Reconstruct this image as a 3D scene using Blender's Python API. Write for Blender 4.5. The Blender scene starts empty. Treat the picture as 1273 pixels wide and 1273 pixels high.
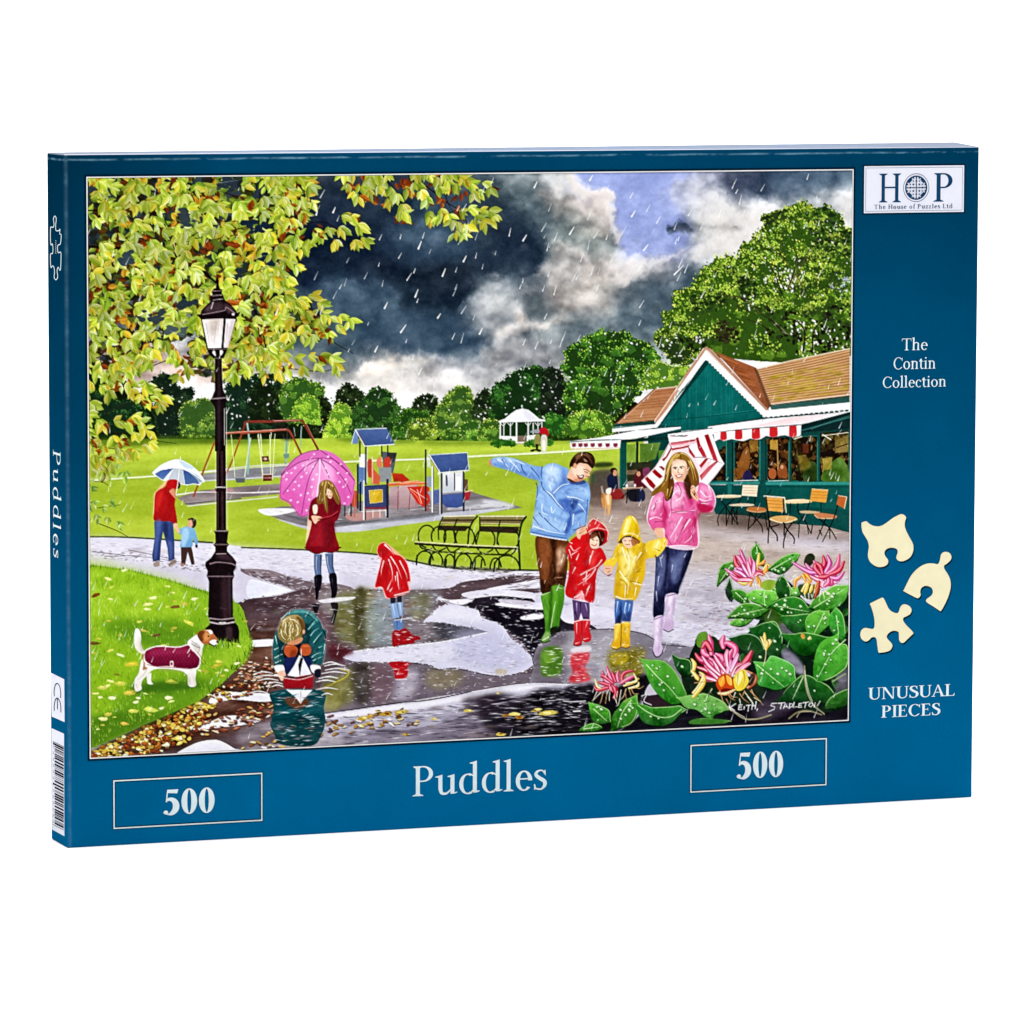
import bpy, bmesh, math
import numpy as np
from mathutils import Matrix, Vector

# ================================================================ camera, world, lamps, exposure
BH = 0.265                                   # box height in metres; the rest of the fit is in box heights
FOC, BWR, BDR, YAW, PIT, ROL, TX, TY, TZ = 5.043, 1.4398, 0.0941, 0.3544, 0.0990, 0.0024, 0.0344, 7.654, 0.0353
BW, BD = BWR*BH, BDR*BH
def rotm(a, b, c):
    ca, sa, cb, sb, cc, sc = math.cos(a), math.sin(a), math.cos(b), math.sin(b), math.cos(c), math.sin(c)
    return np.array([[cc, 0, sc], [0, 1, 0], [-sc, 0, cc]])@np.array([[1, 0, 0], [0, cb, -sb], [0, sb, cb]])@np.array([[ca, -sa, 0], [sa, ca, 0], [0, 0, 1]])
RM = rotm(YAW, PIT, ROL)                     # rows: right, forward, up of the camera
CEN = np.array([BW/2, 0, BH/2])
CPOS = CEN-RM.T@(np.array([TX, TY, TZ])*BH)
scene = bpy.context.scene
cam = bpy.data.cameras.new('camera'); camo = bpy.data.objects.new('camera', cam); scene.collection.objects.link(camo)
cam.sensor_width = 36; cam.lens = 36*FOC; cam.clip_start = .05; cam.clip_end = 60
camo.matrix_world = Matrix([[RM[0, i], RM[2, i], -RM[1, i], CPOS[i]] for i in range(3)]+[[0, 0, 0, 1]])
scene.camera = camo
world = bpy.data.worlds.new('World'); scene.world = world; world.use_nodes = True
bg = world.node_tree.nodes['Background']; bg.inputs[0].default_value = (1, 1, 1, 1); bg.inputs[1].default_value = .27
def lamp_area(name, loc, aim, sx, sy, watts, colr=(1, 1, 1)):
    l = bpy.data.lights.new(name, 'AREA'); l.shape = 'RECTANGLE'; l.size = sx; l.size_y = sy; l.energy = watts; l.color = colr
    o = bpy.data.objects.new(name, l); scene.collection.objects.link(o); o.location = loc
    o.rotation_euler = (Vector(aim)-Vector(loc)).to_track_quat('-Z', 'Y').to_euler(); return o
FWD = np.array([RM[1, 0], RM[1, 1]])/np.hypot(RM[1, 0], RM[1, 1]); RGT = np.array([FWD[1], -FWD[0]])
def stage(r, f, z):                          # right of / beyond the box as the camera sees it
    p = CEN[:2]+RGT*r+FWD*f; return (p[0], p[1], z)
lamp_area('overhead_softbox', stage(0, -.1, 1.9), stage(0, 0, 0), 2.6, 2.2, 78)
lamp_area('front_softbox', stage(.25, -1.5, .45), stage(0, 0, .05), 1.0, .6, 2.5)
lamp_area('backdrop_lamp', stage(0, .55, 2.1), stage(0, 2.0, .5), 3.2, 1.0, 52)
vs = scene.view_settings
scene.display_settings.display_device = 'sRGB'; vs.view_transform = 'Standard'; vs.look = 'None'; vs.exposure = 0; vs.gamma = 1; vs.use_curve_mapping = False
I_FRONT = 1.25                               # light the front of the lid receives; the inks are mixed for it

# ---------------------------------------------------------------- photo pixels -> the box's own planes
def ray(px):
    p = np.asarray(px, float).reshape(-1, 2)
    return np.stack([(p[:, 0]-636.5)/(FOC*1273), np.ones(len(p)), (636.5-p[:, 1])/(FOC*1273)], 1)@RM
def front(px):                               # -> x, z on the lid front (y = 0)
    d = ray(px); t = -CPOS[1]/d[:, 1]; q = CPOS+d*t[:, None]; return q[:, [0, 2]]
def spine(px):                               # -> y, z on the left side (x = 0)
    d = ray(px); t = -CPOS[0]/d[:, 0]; q = CPOS+d*t[:, None]; return q[:, [1, 2]]
def photo(X):
    q = (np.asarray(X, float)-CPOS)@RM.T
    return np.stack([636.5+FOC*1273*q[:, 0]/q[:, 1], 636.5-FOC*1273*q[:, 2]/q[:, 1]], 1)

# ---------------------------------------------------------------- helpers
def lin(c):
    c = np.asarray(c, float); return np.where(c <= .04045, c/12.92, ((c+.055)/1.055)**2.4)
def ink(h):
    c = np.array([int(h.lstrip('#')[i:i+2], 16) for i in (0, 2, 4)])/255; return tuple(np.clip(lin(c)/I_FRONT, 0, .95))+(1,)
def matte(m):
    """swap the Principled shader for plain diffuse ink on card; returns the node whose Color takes the pigment"""
    nt = m.node_tree; nt.nodes.remove(nt.nodes['Principled BSDF']); d = nt.nodes.new('ShaderNodeBsdfDiffuse'); d.inputs['Roughness'].default_value = .3
    nt.links.new(d.outputs[0], nt.nodes['Material Output'].inputs['Surface']); return d
def material(name, base, rough=.5, spec=.0, var=0., scale=60.):
    m = bpy.data.materials.new(name); m.use_nodes = True; nt = m.node_tree; b = matte(m); b.inputs['Color'].default_value = base
    if var:
        tc = nt.nodes.new('ShaderNodeTexCoord'); no = nt.nodes.new('ShaderNodeTexNoise'); no.inputs['Scale'].default_value = scale; no.inputs['Detail'].default_value = 4
        mr = nt.nodes.new('ShaderNodeMapRange'); mr.inputs['From Min'].default_value = .3; mr.inputs['From Max'].default_value = .7; mr.inputs['To Min'].default_value = 1-var; mr.inputs['To Max'].default_value = 1+var
        mx = nt.nodes.new('ShaderNodeMix'); mx.data_type = 'RGBA'; mx.blend_type = 'MULTIPLY'; mx.inputs[0].default_value = 1; mx.inputs[6].default_value = base
        nt.links.new(tc.outputs['Object'], no.inputs['Vector']); nt.links.new(no.outputs['Fac'], mr.inputs['Value']); nt.links.new(mr.outputs['Result'], mx.inputs[7]); nt.links.new(mx.outputs[2], b.inputs['Color'])
    return m
def obj(name, me, mat, parent=None, label=None):
    o = bpy.data.objects.new(name, me); scene.collection.objects.link(o)
    if mat is not None: me.materials.append(mat)
    if parent is not None: o.parent = parent
    if label: o['label'] = label
    return o
def polys_mesh(name, polys, place, dz=.000004):
    """flat printed sheet out of polygons; each next polygon a hair proud of the one before"""
    bm = bmesh.new()
    for i, p in enumerate(polys):
        bm.faces.new([bm.verts.new(Vector(place(float(x), float(y), (i % 60)*dz))*1000) for x, y in p]).normal_update()
    bmesh.ops.triangulate(bm, faces=bm.faces[:], ngon_method='EAR_CLIP')     # cut up at a thousand times the size: too small for it otherwise
    for v in bm.verts: v.co /= 1000
    me = bpy.data.meshes.new(name); bm.to_mesh(me); bm.free(); return me
def on_front(h):                             # x, z plane coordinates, h metres proud of the lid
    return lambda x, z, d=0.: (x, -h-d, z)
def on_spine(h):
    return lambda y, z, d=0.: (-h-d, y, z)
# ================================================================ the white studio sweep the box stands on
def backdrop():
    bm = bmesh.new(); prof = [(-5., 0.), (1.3, 0.)]+[(1.3+.7*math.sin(a), .7-.7*math.cos(a)) for a in np.linspace(0, math.pi/2, 14)[1:]]+[(2.0, 4.)]
    rows = []
    for f, z in prof: rows.append([bm.verts.new(stage(r, f, z)) for r in (-4.5, 4.5)])
    for a, b in zip(rows, rows[1:]): bm.faces.new((a[0], a[1], b[1], b[0]))
    me = bpy.data.meshes.new('studio_backdrop'); bm.to_mesh(me); bm.free()
    for p in me.polygons: p.use_smooth = True
    o = obj('studio_backdrop', me, material('white_paper', (.92, .92, .925, 1), .9, .05)); o['kind'] = 'structure'; o['label'] = 'seamless white paper sweep under and behind the box'
backdrop()
# ================================================================ the box
box = bpy.data.objects.new('puzzle_box', None); scene.collection.objects.link(box)
box['label'] = 'blue jigsaw puzzle box standing upright on white paper with a rainy park picture'; box['category'] = 'puzzle box'
def rounded(name, x0, x1, y0, y1, z0, z1, r, seg=4):
    bm = bmesh.new(); bmesh.ops.create_cube(bm, size=1)
    for v in bm.verts: v.co = Vector(((x0+x1)/2+v.co.x*(x1-x0), (y0+y1)/2+v.co.y*(y1-y0), (z0+z1)/2+v.co.z*(z1-z0)))
    bmesh.ops.bevel(bm, geom=bm.edges[:], offset=r, segments=seg, profile=.6, affect='EDGES')
    me = bpy.data.meshes.new(name); bm.to_mesh(me); bm.free()
    for p in me.polygons: p.use_smooth = True
    return me
def lid_material(name='blue_laminate', spec=0., rough=.5):
    """blue laminated print: fine mottling, scuffed top crease where the paper has lost its ink, painted spine-fold highlight"""
    m = bpy.data.materials.new(name); m.use_nodes = True; nt = m.node_tree
    if spec: b = nt.nodes['Principled BSDF']; b.inputs['Roughness'].default_value = rough; b.inputs['Specular IOR Level'].default_value = spec; cin = b.inputs['Base Color']
    else: b = matte(m); cin = b.inputs['Color']
    N = nt.nodes.new; L = nt.links.new
    tc = N('ShaderNodeTexCoord'); sep = N('ShaderNodeSeparateXYZ'); L(tc.outputs['Object'], sep.inputs[0])
    def math_(op, a, bb=None, clamp=False):
        n = N('ShaderNodeMath'); n.operation = op; n.use_clamp = clamp
        for i, v in enumerate((a, bb)):
            if v is None: continue
            if hasattr(v, 'links'): L(v, n.inputs[i])
            else: n.inputs[i].default_value = v
        return n.outputs[0]
    no = N('ShaderNodeTexNoise'); no.inputs['Scale'].default_value = 42; no.inputs['Detail'].default_value = 5; L(tc.outputs['Object'], no.inputs['Vector'])
    fi = N('ShaderNodeTexNoise'); fi.inputs['Scale'].default_value = 900; fi.inputs['Detail'].default_value = 2; L(tc.outputs['Object'], fi.inputs['Vector'])
    mot = math_('ADD', math_('MULTIPLY', math_('SUBTRACT', no.outputs['Fac'], .5), .22), math_('MULTIPLY', math_('SUBTRACT', fi.outputs['Fac'], .5), .24)); # light falloff mixed into the ink: darker towards top, left and far right
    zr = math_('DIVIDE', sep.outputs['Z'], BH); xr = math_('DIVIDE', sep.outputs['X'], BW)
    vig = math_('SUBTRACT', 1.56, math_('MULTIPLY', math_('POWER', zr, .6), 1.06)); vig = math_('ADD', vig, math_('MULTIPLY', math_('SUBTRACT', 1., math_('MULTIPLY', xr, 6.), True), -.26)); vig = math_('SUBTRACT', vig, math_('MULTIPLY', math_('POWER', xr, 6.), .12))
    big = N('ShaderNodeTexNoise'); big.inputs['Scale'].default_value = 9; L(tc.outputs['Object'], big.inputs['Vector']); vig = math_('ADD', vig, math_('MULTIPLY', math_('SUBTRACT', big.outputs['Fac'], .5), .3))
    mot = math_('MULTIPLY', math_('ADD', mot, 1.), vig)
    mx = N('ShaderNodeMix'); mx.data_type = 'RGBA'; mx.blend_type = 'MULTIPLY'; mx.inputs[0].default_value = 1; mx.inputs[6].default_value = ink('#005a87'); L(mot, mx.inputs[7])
    # scuff: a broken pale crease just inside the top edge; highlight painted along the spine fold
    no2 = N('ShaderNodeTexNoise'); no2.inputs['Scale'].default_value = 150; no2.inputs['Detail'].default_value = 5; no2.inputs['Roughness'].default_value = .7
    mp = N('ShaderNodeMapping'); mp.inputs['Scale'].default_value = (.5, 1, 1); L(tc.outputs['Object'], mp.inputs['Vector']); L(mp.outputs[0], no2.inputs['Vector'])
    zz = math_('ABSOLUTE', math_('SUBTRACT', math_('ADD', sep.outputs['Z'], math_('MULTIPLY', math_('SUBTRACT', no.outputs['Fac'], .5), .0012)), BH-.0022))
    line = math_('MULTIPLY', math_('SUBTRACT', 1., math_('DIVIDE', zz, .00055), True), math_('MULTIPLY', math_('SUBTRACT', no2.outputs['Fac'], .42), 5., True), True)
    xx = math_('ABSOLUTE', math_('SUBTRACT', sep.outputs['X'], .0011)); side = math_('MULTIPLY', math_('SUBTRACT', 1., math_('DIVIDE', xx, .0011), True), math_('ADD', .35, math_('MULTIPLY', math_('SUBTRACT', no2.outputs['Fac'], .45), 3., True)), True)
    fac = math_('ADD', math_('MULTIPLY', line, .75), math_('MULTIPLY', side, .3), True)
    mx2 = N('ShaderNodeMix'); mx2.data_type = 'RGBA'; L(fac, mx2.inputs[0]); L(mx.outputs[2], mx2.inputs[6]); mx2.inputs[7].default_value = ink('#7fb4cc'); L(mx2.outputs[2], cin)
    bp = N('ShaderNodeBump'); bp.inputs['Strength'].default_value = .08; bp.inputs['Distance'].default_value = .0004; L(fi.outputs['Fac'], bp.inputs['Height']); L(bp.outputs[0], b.inputs['Normal'])
    return m
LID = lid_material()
def lid_mesh():
    me = rounded('lid', 0, BW, 0, BD*.93, 0, BH, .0008)
    for v in me.vertices:                    # the card of the top edge has sprung up a little along the back
        if v.co.z > BH*.9 and v.co.y > BD*.45: v.co.z += .0011*v.co.x/BW
    return me
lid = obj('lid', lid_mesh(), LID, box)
def top_material():                          # the top edge: the same blue under a worn gloss film that takes the glare of the lamps
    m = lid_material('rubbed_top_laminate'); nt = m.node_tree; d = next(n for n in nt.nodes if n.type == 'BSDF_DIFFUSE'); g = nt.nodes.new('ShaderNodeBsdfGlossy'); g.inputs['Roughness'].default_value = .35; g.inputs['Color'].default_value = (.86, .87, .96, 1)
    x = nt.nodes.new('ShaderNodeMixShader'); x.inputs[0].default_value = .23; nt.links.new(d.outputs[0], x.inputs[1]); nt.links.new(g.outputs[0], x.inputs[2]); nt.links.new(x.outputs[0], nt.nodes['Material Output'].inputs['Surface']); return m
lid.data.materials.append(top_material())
for f_ in lid.data.polygons:
    if f_.normal.z > .45: f_.material_index = 1
obj('tray', rounded('tray', .0012, BW-.0012, BD*.5, BD, .0012, BH-.0012, .001), material('grey_card', (.32, .33, .35, 1), .8, .1, .06), box)
WHITE = material('white_ink', ink('#ffffff'), .5, .0, .03, 300); BLACK = material('black_ink', ink('#0a1420'), .5, .0); NAVY = material('deep_blue_ink', ink('#143f66'), .5, .0, .05, 400); CREAM = material('cream_ink', ink('#f2ebc6'), .5, .0, .03, 200)
PALE = material('pale_panel_ink', ink('#eaecf7'), .5, .0, .02, 300); FINE = material('pale_blue_ink', ink('#e6f6fa'), .5, .0, .03, 300); SHADE = material('shadow_ink', ink('#021c30'), .5, .0); GREYL = material('grey_line_ink', ink('#77809a'), .5, .0)
# ---------------------------------------------------------------- lettering, cut as outlines
def el(cx, cy, rx, ry, th, tv, a0=0, a1=360, n=40):
    t = np.radians(np.linspace(a0, a1, n)); o = np.stack([cx+rx*np.cos(t), cy+ry*np.sin(t)], 1); i = np.stack([cx+(rx-th)*np.cos(t), cy+(ry-tv)*np.sin(t)], 1)
    if abs(a1-a0) >= 359: return [np.vstack([o[:n//2+1], i[:n//2+1][::-1]]), np.vstack([o[n//2:], i[n//2:][::-1]])]
    return [np.vstack([o, i[::-1]])]
def rc(x0, y0, x1, y1): return [np.array([[x0, y0], [x1, y0], [x1, y1], [x0, y1]])]
def pg(*v): return [np.array(v, float).reshape(-1, 2)]
def cat(p, k=5):
    p = np.asarray(p, float); q = np.vstack([2*p[:1]-p[1:2], p, 2*p[-1:]-p[-2:-1]]); t = np.linspace(0, 1, k, endpoint=False)[None, :, None]
    a, b, c, d = q[:-3, None], q[1:-2, None], q[2:-1, None], q[3:, None]
    return np.vstack([(.5*(2*b+(c-a)*t+(2*a-5*b+4*c-d)*t*t+(3*b-a-3*c+d)*t**3)).reshape(-1, 2), p[-1:]])
def brush(pts, ws):
    """one curved stroke with a width at every point"""
    p = cat(pts); w = cat(np.stack([np.arange(len(ws)), np.array(ws, float)], 1))[:, 1]; g = np.gradient(p, axis=0); g /= np.hypot(g[:, 0], g[:, 1])[:, None]+1e-9
    n = np.stack([-g[:, 1], g[:, 0]], 1)*w[:, None]/2; return [np.array([p[i]+n[i], p[i+1]+n[i+1], p[i+1]-n[i+1], p[i]-n[i]]) for i in range(len(p)-1)]
def foot(xc, s, w, y=0, up=1, t=.03):      # bracketed serif under (up=1) or over (up=-1) a stem of width s
    h = t*up; b = t*2.2*up
    return pg(xc-w/2, y, xc+w/2, y, xc+w/2, y+h*.7, xc+s/2+.01, y+b, xc-s/2-.01, y+b, xc-w/2, y+h*.7)
def flag(x, s, y, t):                      # slanted head serif of a lowercase stem whose left side is x
    return pg(x+s, y, x+s, y+.03, x-.09, y-.03, x-.09, y-.055, x, y-.075)
def glyph(c, s=.125, t=.045):
    X = .67; G = []
    if c == 'P': G = rc(.09, 0, .09+s, 1)+foot(.09+s/2, s, s+.2)+foot(.09+s/2, s, s+.16, 1, -1)+el(.31, .735, .29, .265, s*1.02, t, -90, 90)+rc(.09+s, 1-t, .312, 1)+rc(.09+s, .47, .312, .47+t); a = .66
    elif c == 'H': G = rc(.1, 0, .1+s, 1)+rc(.62, 0, .62+s, 1)+rc(.1+s, .49, .62, .49+t*1.1)+sum((foot(x+s/2, s, s+.19, y, u) for x in (.1, .62) for y, u in ((0, 1), (1, -1))), []); a = .86
    elif c == 'T': G = rc(.34-s/2, 0, .34+s/2, 1)+foot(.34, s, s+.2)+rc(0, 1-t*1.1, .68, 1)+pg(0, 1, .03, 1-t, 0, .77, -.02, .77)+pg(.68, 1, .7, .77, .68, .77, .65, 1-t); a = .72
    elif c == 'I': G = rc(.1, 0, .1+s, 1)+foot(.1+s/2, s, s+.19)+foot(.1+s/2, s, s+.19, 1, -1); a = .30+s*.3
    elif c == 'L': G = rc(.1, 0, .1+s, 1)+foot(.1+s/2, s, s+.19, 1, -1)+foot(.1+s/2, s, s+.17)+rc(.1+s, 0, .58, t)+pg(.58, 0, .61, .24, .585, .24, .52, t); a = .66
    elif c == 'E': G = rc(.1, 0, .1+s, 1)+foot(.1+s/2, s, s+.17)+foot(.1+s/2, s, s+.17, 1, -1)+rc(.1+s, 0, .58, t)+rc(.1+s, 1-t, .56, 1)+rc(.1+s, .5, .46, .5+t)+pg(.58, 0, .61, .23, .585, .23, .52, t)+pg(.56, 1, .50, 1-t, .555, .79, .58, .79)+pg(.46, .65, .44, .65, .42, .53, .44, .4, .46, .4); a = .68
    elif c == 'C': G = el(.41, .5, .39, .515, s*1.05, t, 48, 318)+pg(.70, .98, .725, .98, .725, .70, .70, .70, .655, .85)+pg(.69, .15, .72, .20, .70, .22, .66, .18); a = .78
    elif c == 'U': G = rc(.1, .3, .1+s, 1)+rc(.62, .3, .62+t*1.3, 1)+el(.1+(.52+t*1.3)/2, .3, (.52+t*1.3)/2, .32, s, t*1.4, 180, 300)+el(.1+(.52+t*1.3)/2, .3, (.52+t*1.3)/2, .32, t*1.3, t*1.4, 300, 360)+foot(.1+s/2, s, s+.18, 1, -1)+foot(.62+t*.65, t, t+.2, 1, -1); a = .80
    elif c == 'N': G = rc(.11, 0, .11+t*1.2, 1)+rc(.68, 0, .68+t*1.2, 1)+pg(.08, 1, .10+s, 1, .68+t*1.2, 0, .64, 0)+foot(.11+t*.6, t, t+.2)+foot(.68+t*.6, t, t+.2, 1, -1)+rc(.0, 1-t*.8, .1, 1); a = .86
    elif c == 'A': G = pg(.33, 1, .39, 1, .10, 0, .05, 0)+pg(.33, 1, .40, 1, .72, 0, .72-s*1.15, 0)+rc(.2, .33, .55, .33+t)+foot(.08, t, t+.19)+foot(.66, s, s+.19); a = .76
    elif c == 'S': G = brush([(.47, .80), (.40, .94), (.27, .975), (.13, .90), (.11, .73), (.27, .56), (.45, .42), (.47, .22), (.36, .055), (.22, .025), (.09, .10), (.05, .24)], [t, t*1.2, t*1.2, s*.8, s, s*1.15, s*1.15, s, t*1.6, t*1.3, t*1.3, t])+pg(.46, .98, .485, .98, .495, .72, .47, .72, .42, .88)+pg(.03, .28, .055, .28, .11, .1, .055, .0, .035, .0); a = .58
    elif c == '5': G = pg(.14, 1, .52, 1, .48, 1-s*.95, .135, 1-s*.75)+pg(.14, 1, .17, 1, .135, .50, .085, .50)+brush([(.10, .545), (.22, .615), (.36, .56), (.435, .40), (.42, .20), (.30, .05), (.17, .015), (.07, .06)], [t, s*.75, s*1.05, s*1.25, s*1.25, s*.9, t*1.3, t*1.4])+el(.10, .085, s*.42, s*.42, s*.42, s*.42, 0, 359, 24)[:0]+pg(*[v for a_ in np.linspace(0, 6.283, 17)[:-1] for v in (.085+s*.45*math.cos(a_), .095+s*.45*math.sin(a_))]); a = .60
    elif c == '0': G = el(.29, .5, .27, .515, s*1.15, t*1.1); a = .60
    elif c == 'u': G = rc(.1, .18, .1+s, X-.03)+rc(.46, .02, .46+s, X-.03)+brush([(.1+s/2, .2), (.14+s/2, .06), (.25+s/2, .035), (.38, .07), (.47, .17)], [s, s*.8, t*1.7, t*1.3, t])+flag(.1, s, X-.02, t)+flag(.46, s, X-.02, t)+pg(.46+s, .02, .46+s+.09, .06, .46+s+.08, .08, .46+s, .07); a = .68
    elif c == 'd': G = el(.29, .325, .25, .345, s, t, 60, 300)+brush([(.41, .625), (.36, .655), (.28, .65)], [t, t, t])+brush([(.42, .03), (.36, .005), (.28, .0)], [t, t, t])+brush([(.40, .05), (.47, .12)], [t, t])+brush([(.40, .63), (.47, .58)], [t, t])+rc(.45, .02, .45+s, 1.05)+flag(.45, s, 1.06, t)+pg(.45+s, .02, .45+s+.09, .06, .45+s+.08, .085, .45+s, .08); a = .68
    elif c == 'l': G = rc(.1, 0, .1+s, 1.05)+flag(.1, s, 1.06, t)+foot(.1+s/2, s, s+.18); a = .31+s*.2
    elif c == 'i': G = rc(.1, 0, .1+s, X)+flag(.1, s, X+.01, t)+foot(.1+s/2, s, s+.18)+pg(*[v for a_ in np.linspace(0, 6.283, 15)[:-1] for v in (.1+s/2+s*.58*math.cos(a_), .92+s*.58*math.sin(a_))]); a = .31+s*.2
    elif c == 'e': G = el(.29, .33, .25, .345, s*1.05, t*1.1, 0, 318)+rc(.1, .37, .535, .37+t)+rc(.44, .33, .54, .37)[:0]; a = .56
    elif c == 'c': G = el(.29, .33, .25, .345, s*1.05, t*1.1, 42, 318)+pg(*[v for a_ in np.linspace(0, 6.283, 15)[:-1] for v in (.44+s*.5*math.cos(a_), .53+s*.5*math.sin(a_))]); a = .53
    elif c == 'o': G = el(.30, .33, .27, .345, s*1.05, t*1.1); a = .62
    elif c == 's': G = brush([(.36, .53), (.30, .63), (.21, .65), (.115, .60), (.105, .49), (.21, .385), (.345, .28), (.36, .15), (.28, .035), (.18, .018), (.08, .06), (.05, .17)], [t, t, t*1.2, s*.7, s*.9, s, s, s*.85, t*1.4, t*1.2, t, t])+pg(.355, .66, .38, .66, .385, .48, .365, .48, .33, .6)+pg(.035, .2, .055, .2, .1, .07, .055, .0, .035, .0); a = .46
    elif c in 'hn': top = 1.05 if c == 'h' else X; G = rc(.1, 0, .1+s, top)+flag(.1, s, top+.01, t)+foot(.1+s/2, s, s+.15)+rc(.44, 0, .44+s, .48)+foot(.44+s/2, s, s+.15)+brush([(.1+s*.9, .50), (.26, .625), (.38, .64), (.44+s*.4, .57), (.44+s/2, .46)], [t, t*1.3, s*.7, s*.9, s]); a = .66
    elif c == 't': G = rc(.12, .12, .12+s, .85)+rc(.02, X-.05, .36, X)+brush([(.12+s/2, .15), (.16+s/2, .04), (.25+s/2, .025), (.38, .08)], [s, s*.8, t*1.6, t*.8])+pg(.12, .85, .12+s, .85, .12+s, .66, .03, .66); a = .40
    elif c == 'f': G = rc(.12, 0, .12+s, .85)+foot(.12+s/2, s, s+.18)+rc(.03, X-.045, .36, X)+brush([(.12+s/2, .83), (.16+s/2, .98), (.27+s/2, 1.04), (.40, 1.0)], [s, s*.8, t*1.6, s*.8]); a = .36
    elif c == 'z': G = rc(.04, X-t*1.2, .46, X)+rc(.04, 0, .48, t*1.2)+pg(.33, X, .46, X, .18, 0, .04, 0)+pg(.04, X, .07, X-.05, .05, X-.18, .03, X-.18)+pg(.48, 0, .49, .18, .465, .18, .44, .05); a = .53
    else: a = .30
    return G, a
def lay_text(txt, p0, p1, cap, side, s=.125, t=.045, track=.0):
    """outlines of txt from baseline start p0 to baseline end p1 (plane metres), capitals cap metres tall"""
    out = []; x = 0; last = 0
    for ch in txt:
        g, a = glyph(ch, s, t)
        for q in g: out.append(q+np.array([x, 0])); last = max(last, out[-1][:, 0].max())
        x += a+track
    x0 = min(q[:, 0].min() for q in out); sx = np.hypot(*(np.array(p1)-np.array(p0)))/(last-x0); d = (np.array(p1)-np.array(p0)); d = d/np.hypot(*d); n = np.array([-d[1], d[0]])*side
    return [np.array(p0)+(q[:, :1]-x0)*sx*d+q[:, 1:]*cap*n for q in out]
def print_text(name, txt, a, b, top, mat, h=.00016, parent=None, plane='front', **k):
    """a, b: photo pixels of the baseline ends; top: photo pixel straight above a at cap height"""
    f = front if plane == 'front' else spine; A, B, T = f([a, b, top])
    if plane == 'front': A[1] = B[1] = (A[1]+B[1])/2; cap = abs(T[1]-f([a])[0][1])
    else: cap = abs(T[0]-A[0])
    pl = lay_text(txt, A, B, cap, 1 if plane == 'front' else -1, **k)
    return obj(name, polys_mesh(name, pl, (on_front if plane == 'front' else on_spine)(h)), mat, parent or box)
def frame(x0, x1, z0, z1, w):                # four butted strips, outer size given
    return rc(x0, z0, x1, z0+w)+rc(x0, z1-w, x1, z1)+rc(x0, z0+w, x0+w, z1-w)+rc(x1-w, z0+w, x1, z1-w)
def rect_of(q):                              # photo corners tl tr br bl -> x0 x1 z0 z1
    p = front(q); return (p[0, 0]+p[3, 0])/2, (p[1, 0]+p[2, 0])/2, (p[2, 1]+p[3, 1])/2, (p[0, 1]+p[1, 1])/2
PXM = float(np.diff(front([(600, 600), (601, 600)])[:, 0])[0])      # metres per photo pixel on the lid
print_text('title_lettering', 'Puddles', (512.6, 990.5), (679.5, 980.5), (512.6, 953.4), FINE, s=.12)
for q, a, b, top in (([(140.4, 970), (326, 960.5), (326, 1017.5), (141.2, 1033.5)], (203, 1013), (266.5, 1009.5), (203, 982)), ([(857.7, 927), (1028, 916.5), (1027, 975), (858.4, 986.5)], (915.5, 968.5), (973, 964.8), (915.5, 936.5))):
    x0, x1, z0, z1 = rect_of(q); w = 1.5*PXM
    f = obj('piece_count_frame', polys_mesh('piece_count_frame', frame(x0, x1, z0, z1, w), on_front(.00018)), FINE, box)
    obj('frame_shadow', polys_mesh('frame_shadow', frame(x0+w, x1-w, z0+w, z1-w, w*.7)+frame(x0-w*.5, x1+w*.5, z0-w*.5, z1+w*.5, w*.5), on_front(.00014)), SHADE, f)
    o = print_text('piece_count_numerals', '500', a, b, top, FINE, s=.175, t=.045)
for txt, a, b, top in (('The', (1120.9, 435.6), (1152.8, 434.8), (1120.9, 421)), ('Contin', (1110.7, 459), (1162.5, 458.2), (1110.7, 444.3)), ('Collection', (1097.3, 482.2), (1175.6, 480.4), (1097.3, 468.4))): print_text('collection_lettering', txt, a, b, top, FINE, s=.108, t=.045)
for txt, a, b, top in (('UNUSUAL', (1079, 870.3), (1186.4, 864.2), (1079, 855.6)), ('PIECES', (1095, 892.4), (1168.8, 888.2), (1095, 877.6))): print_text('slogan_lettering', txt, a, b, top, FINE, s=.15, t=.05)
# publisher's panel
x0, x1, z0, z1 = rect_of([(1074.4, 207), (1198.9, 205), (1197.4, 263.2), (1073.6, 265.2)]); w = PXM
panel = obj('publisher_panel', polys_mesh('publisher_panel', rc(x0, z0, x1, z1), on_front(.00016)), PALE, box)
obj('panel_shadow', polys_mesh('panel_shadow', frame(x0-1.6*w, x1+1.6*w, z0-1.6*w, z1+1.6*w, 1.6*w), on_front(.00012)), SHADE, panel)
obj('panel_rule', polys_mesh('panel_rule', frame(x0+1.9*w, x1-1.9*w, z0+1.9*w, z1-1.9*w, .55*w), on_front(.0002)), GREYL, panel)
print_text('panel_initial', 'H', (1092.4, 251.8), (1119.6, 251.3), (1092.4, 216), NAVY, .0002, panel, s=.13, t=.05); print_text('panel_initial', 'P', (1160, 250.8), (1183.6, 250.4), (1160, 215.3), NAVY, .0002, panel, s=.13, t=.05)
print_text('publisher_name', 'The House of Puzzles Ltd', (1086.5, 259.8), (1184, 258.8), (1086.5, 254.4), NAVY, .0002, panel, s=.15, t=.08, track=.1)
def globe():
    c = front([(1138.7, 233.3)])[0]; R = 14.6*PXM; P_ = []
    P_ += [q*R+c for q in el(0, 0, 1.17, 1.17, .045, .045)]; P_ += [q*R+c for q in el(0, 0, 1, 1, .12, .12)]
    dark = []
    for k in (-.62, -.2, .2, .62):                          # woven bands: pale ribbons with dark gaps
        pass
    return P_, c, R
gp, gc, gr = globe()
emblem = obj('globe_emblem', polys_mesh('globe_emblem', gp, on_front(.00022)), NAVY, panel)
dk = []
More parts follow.
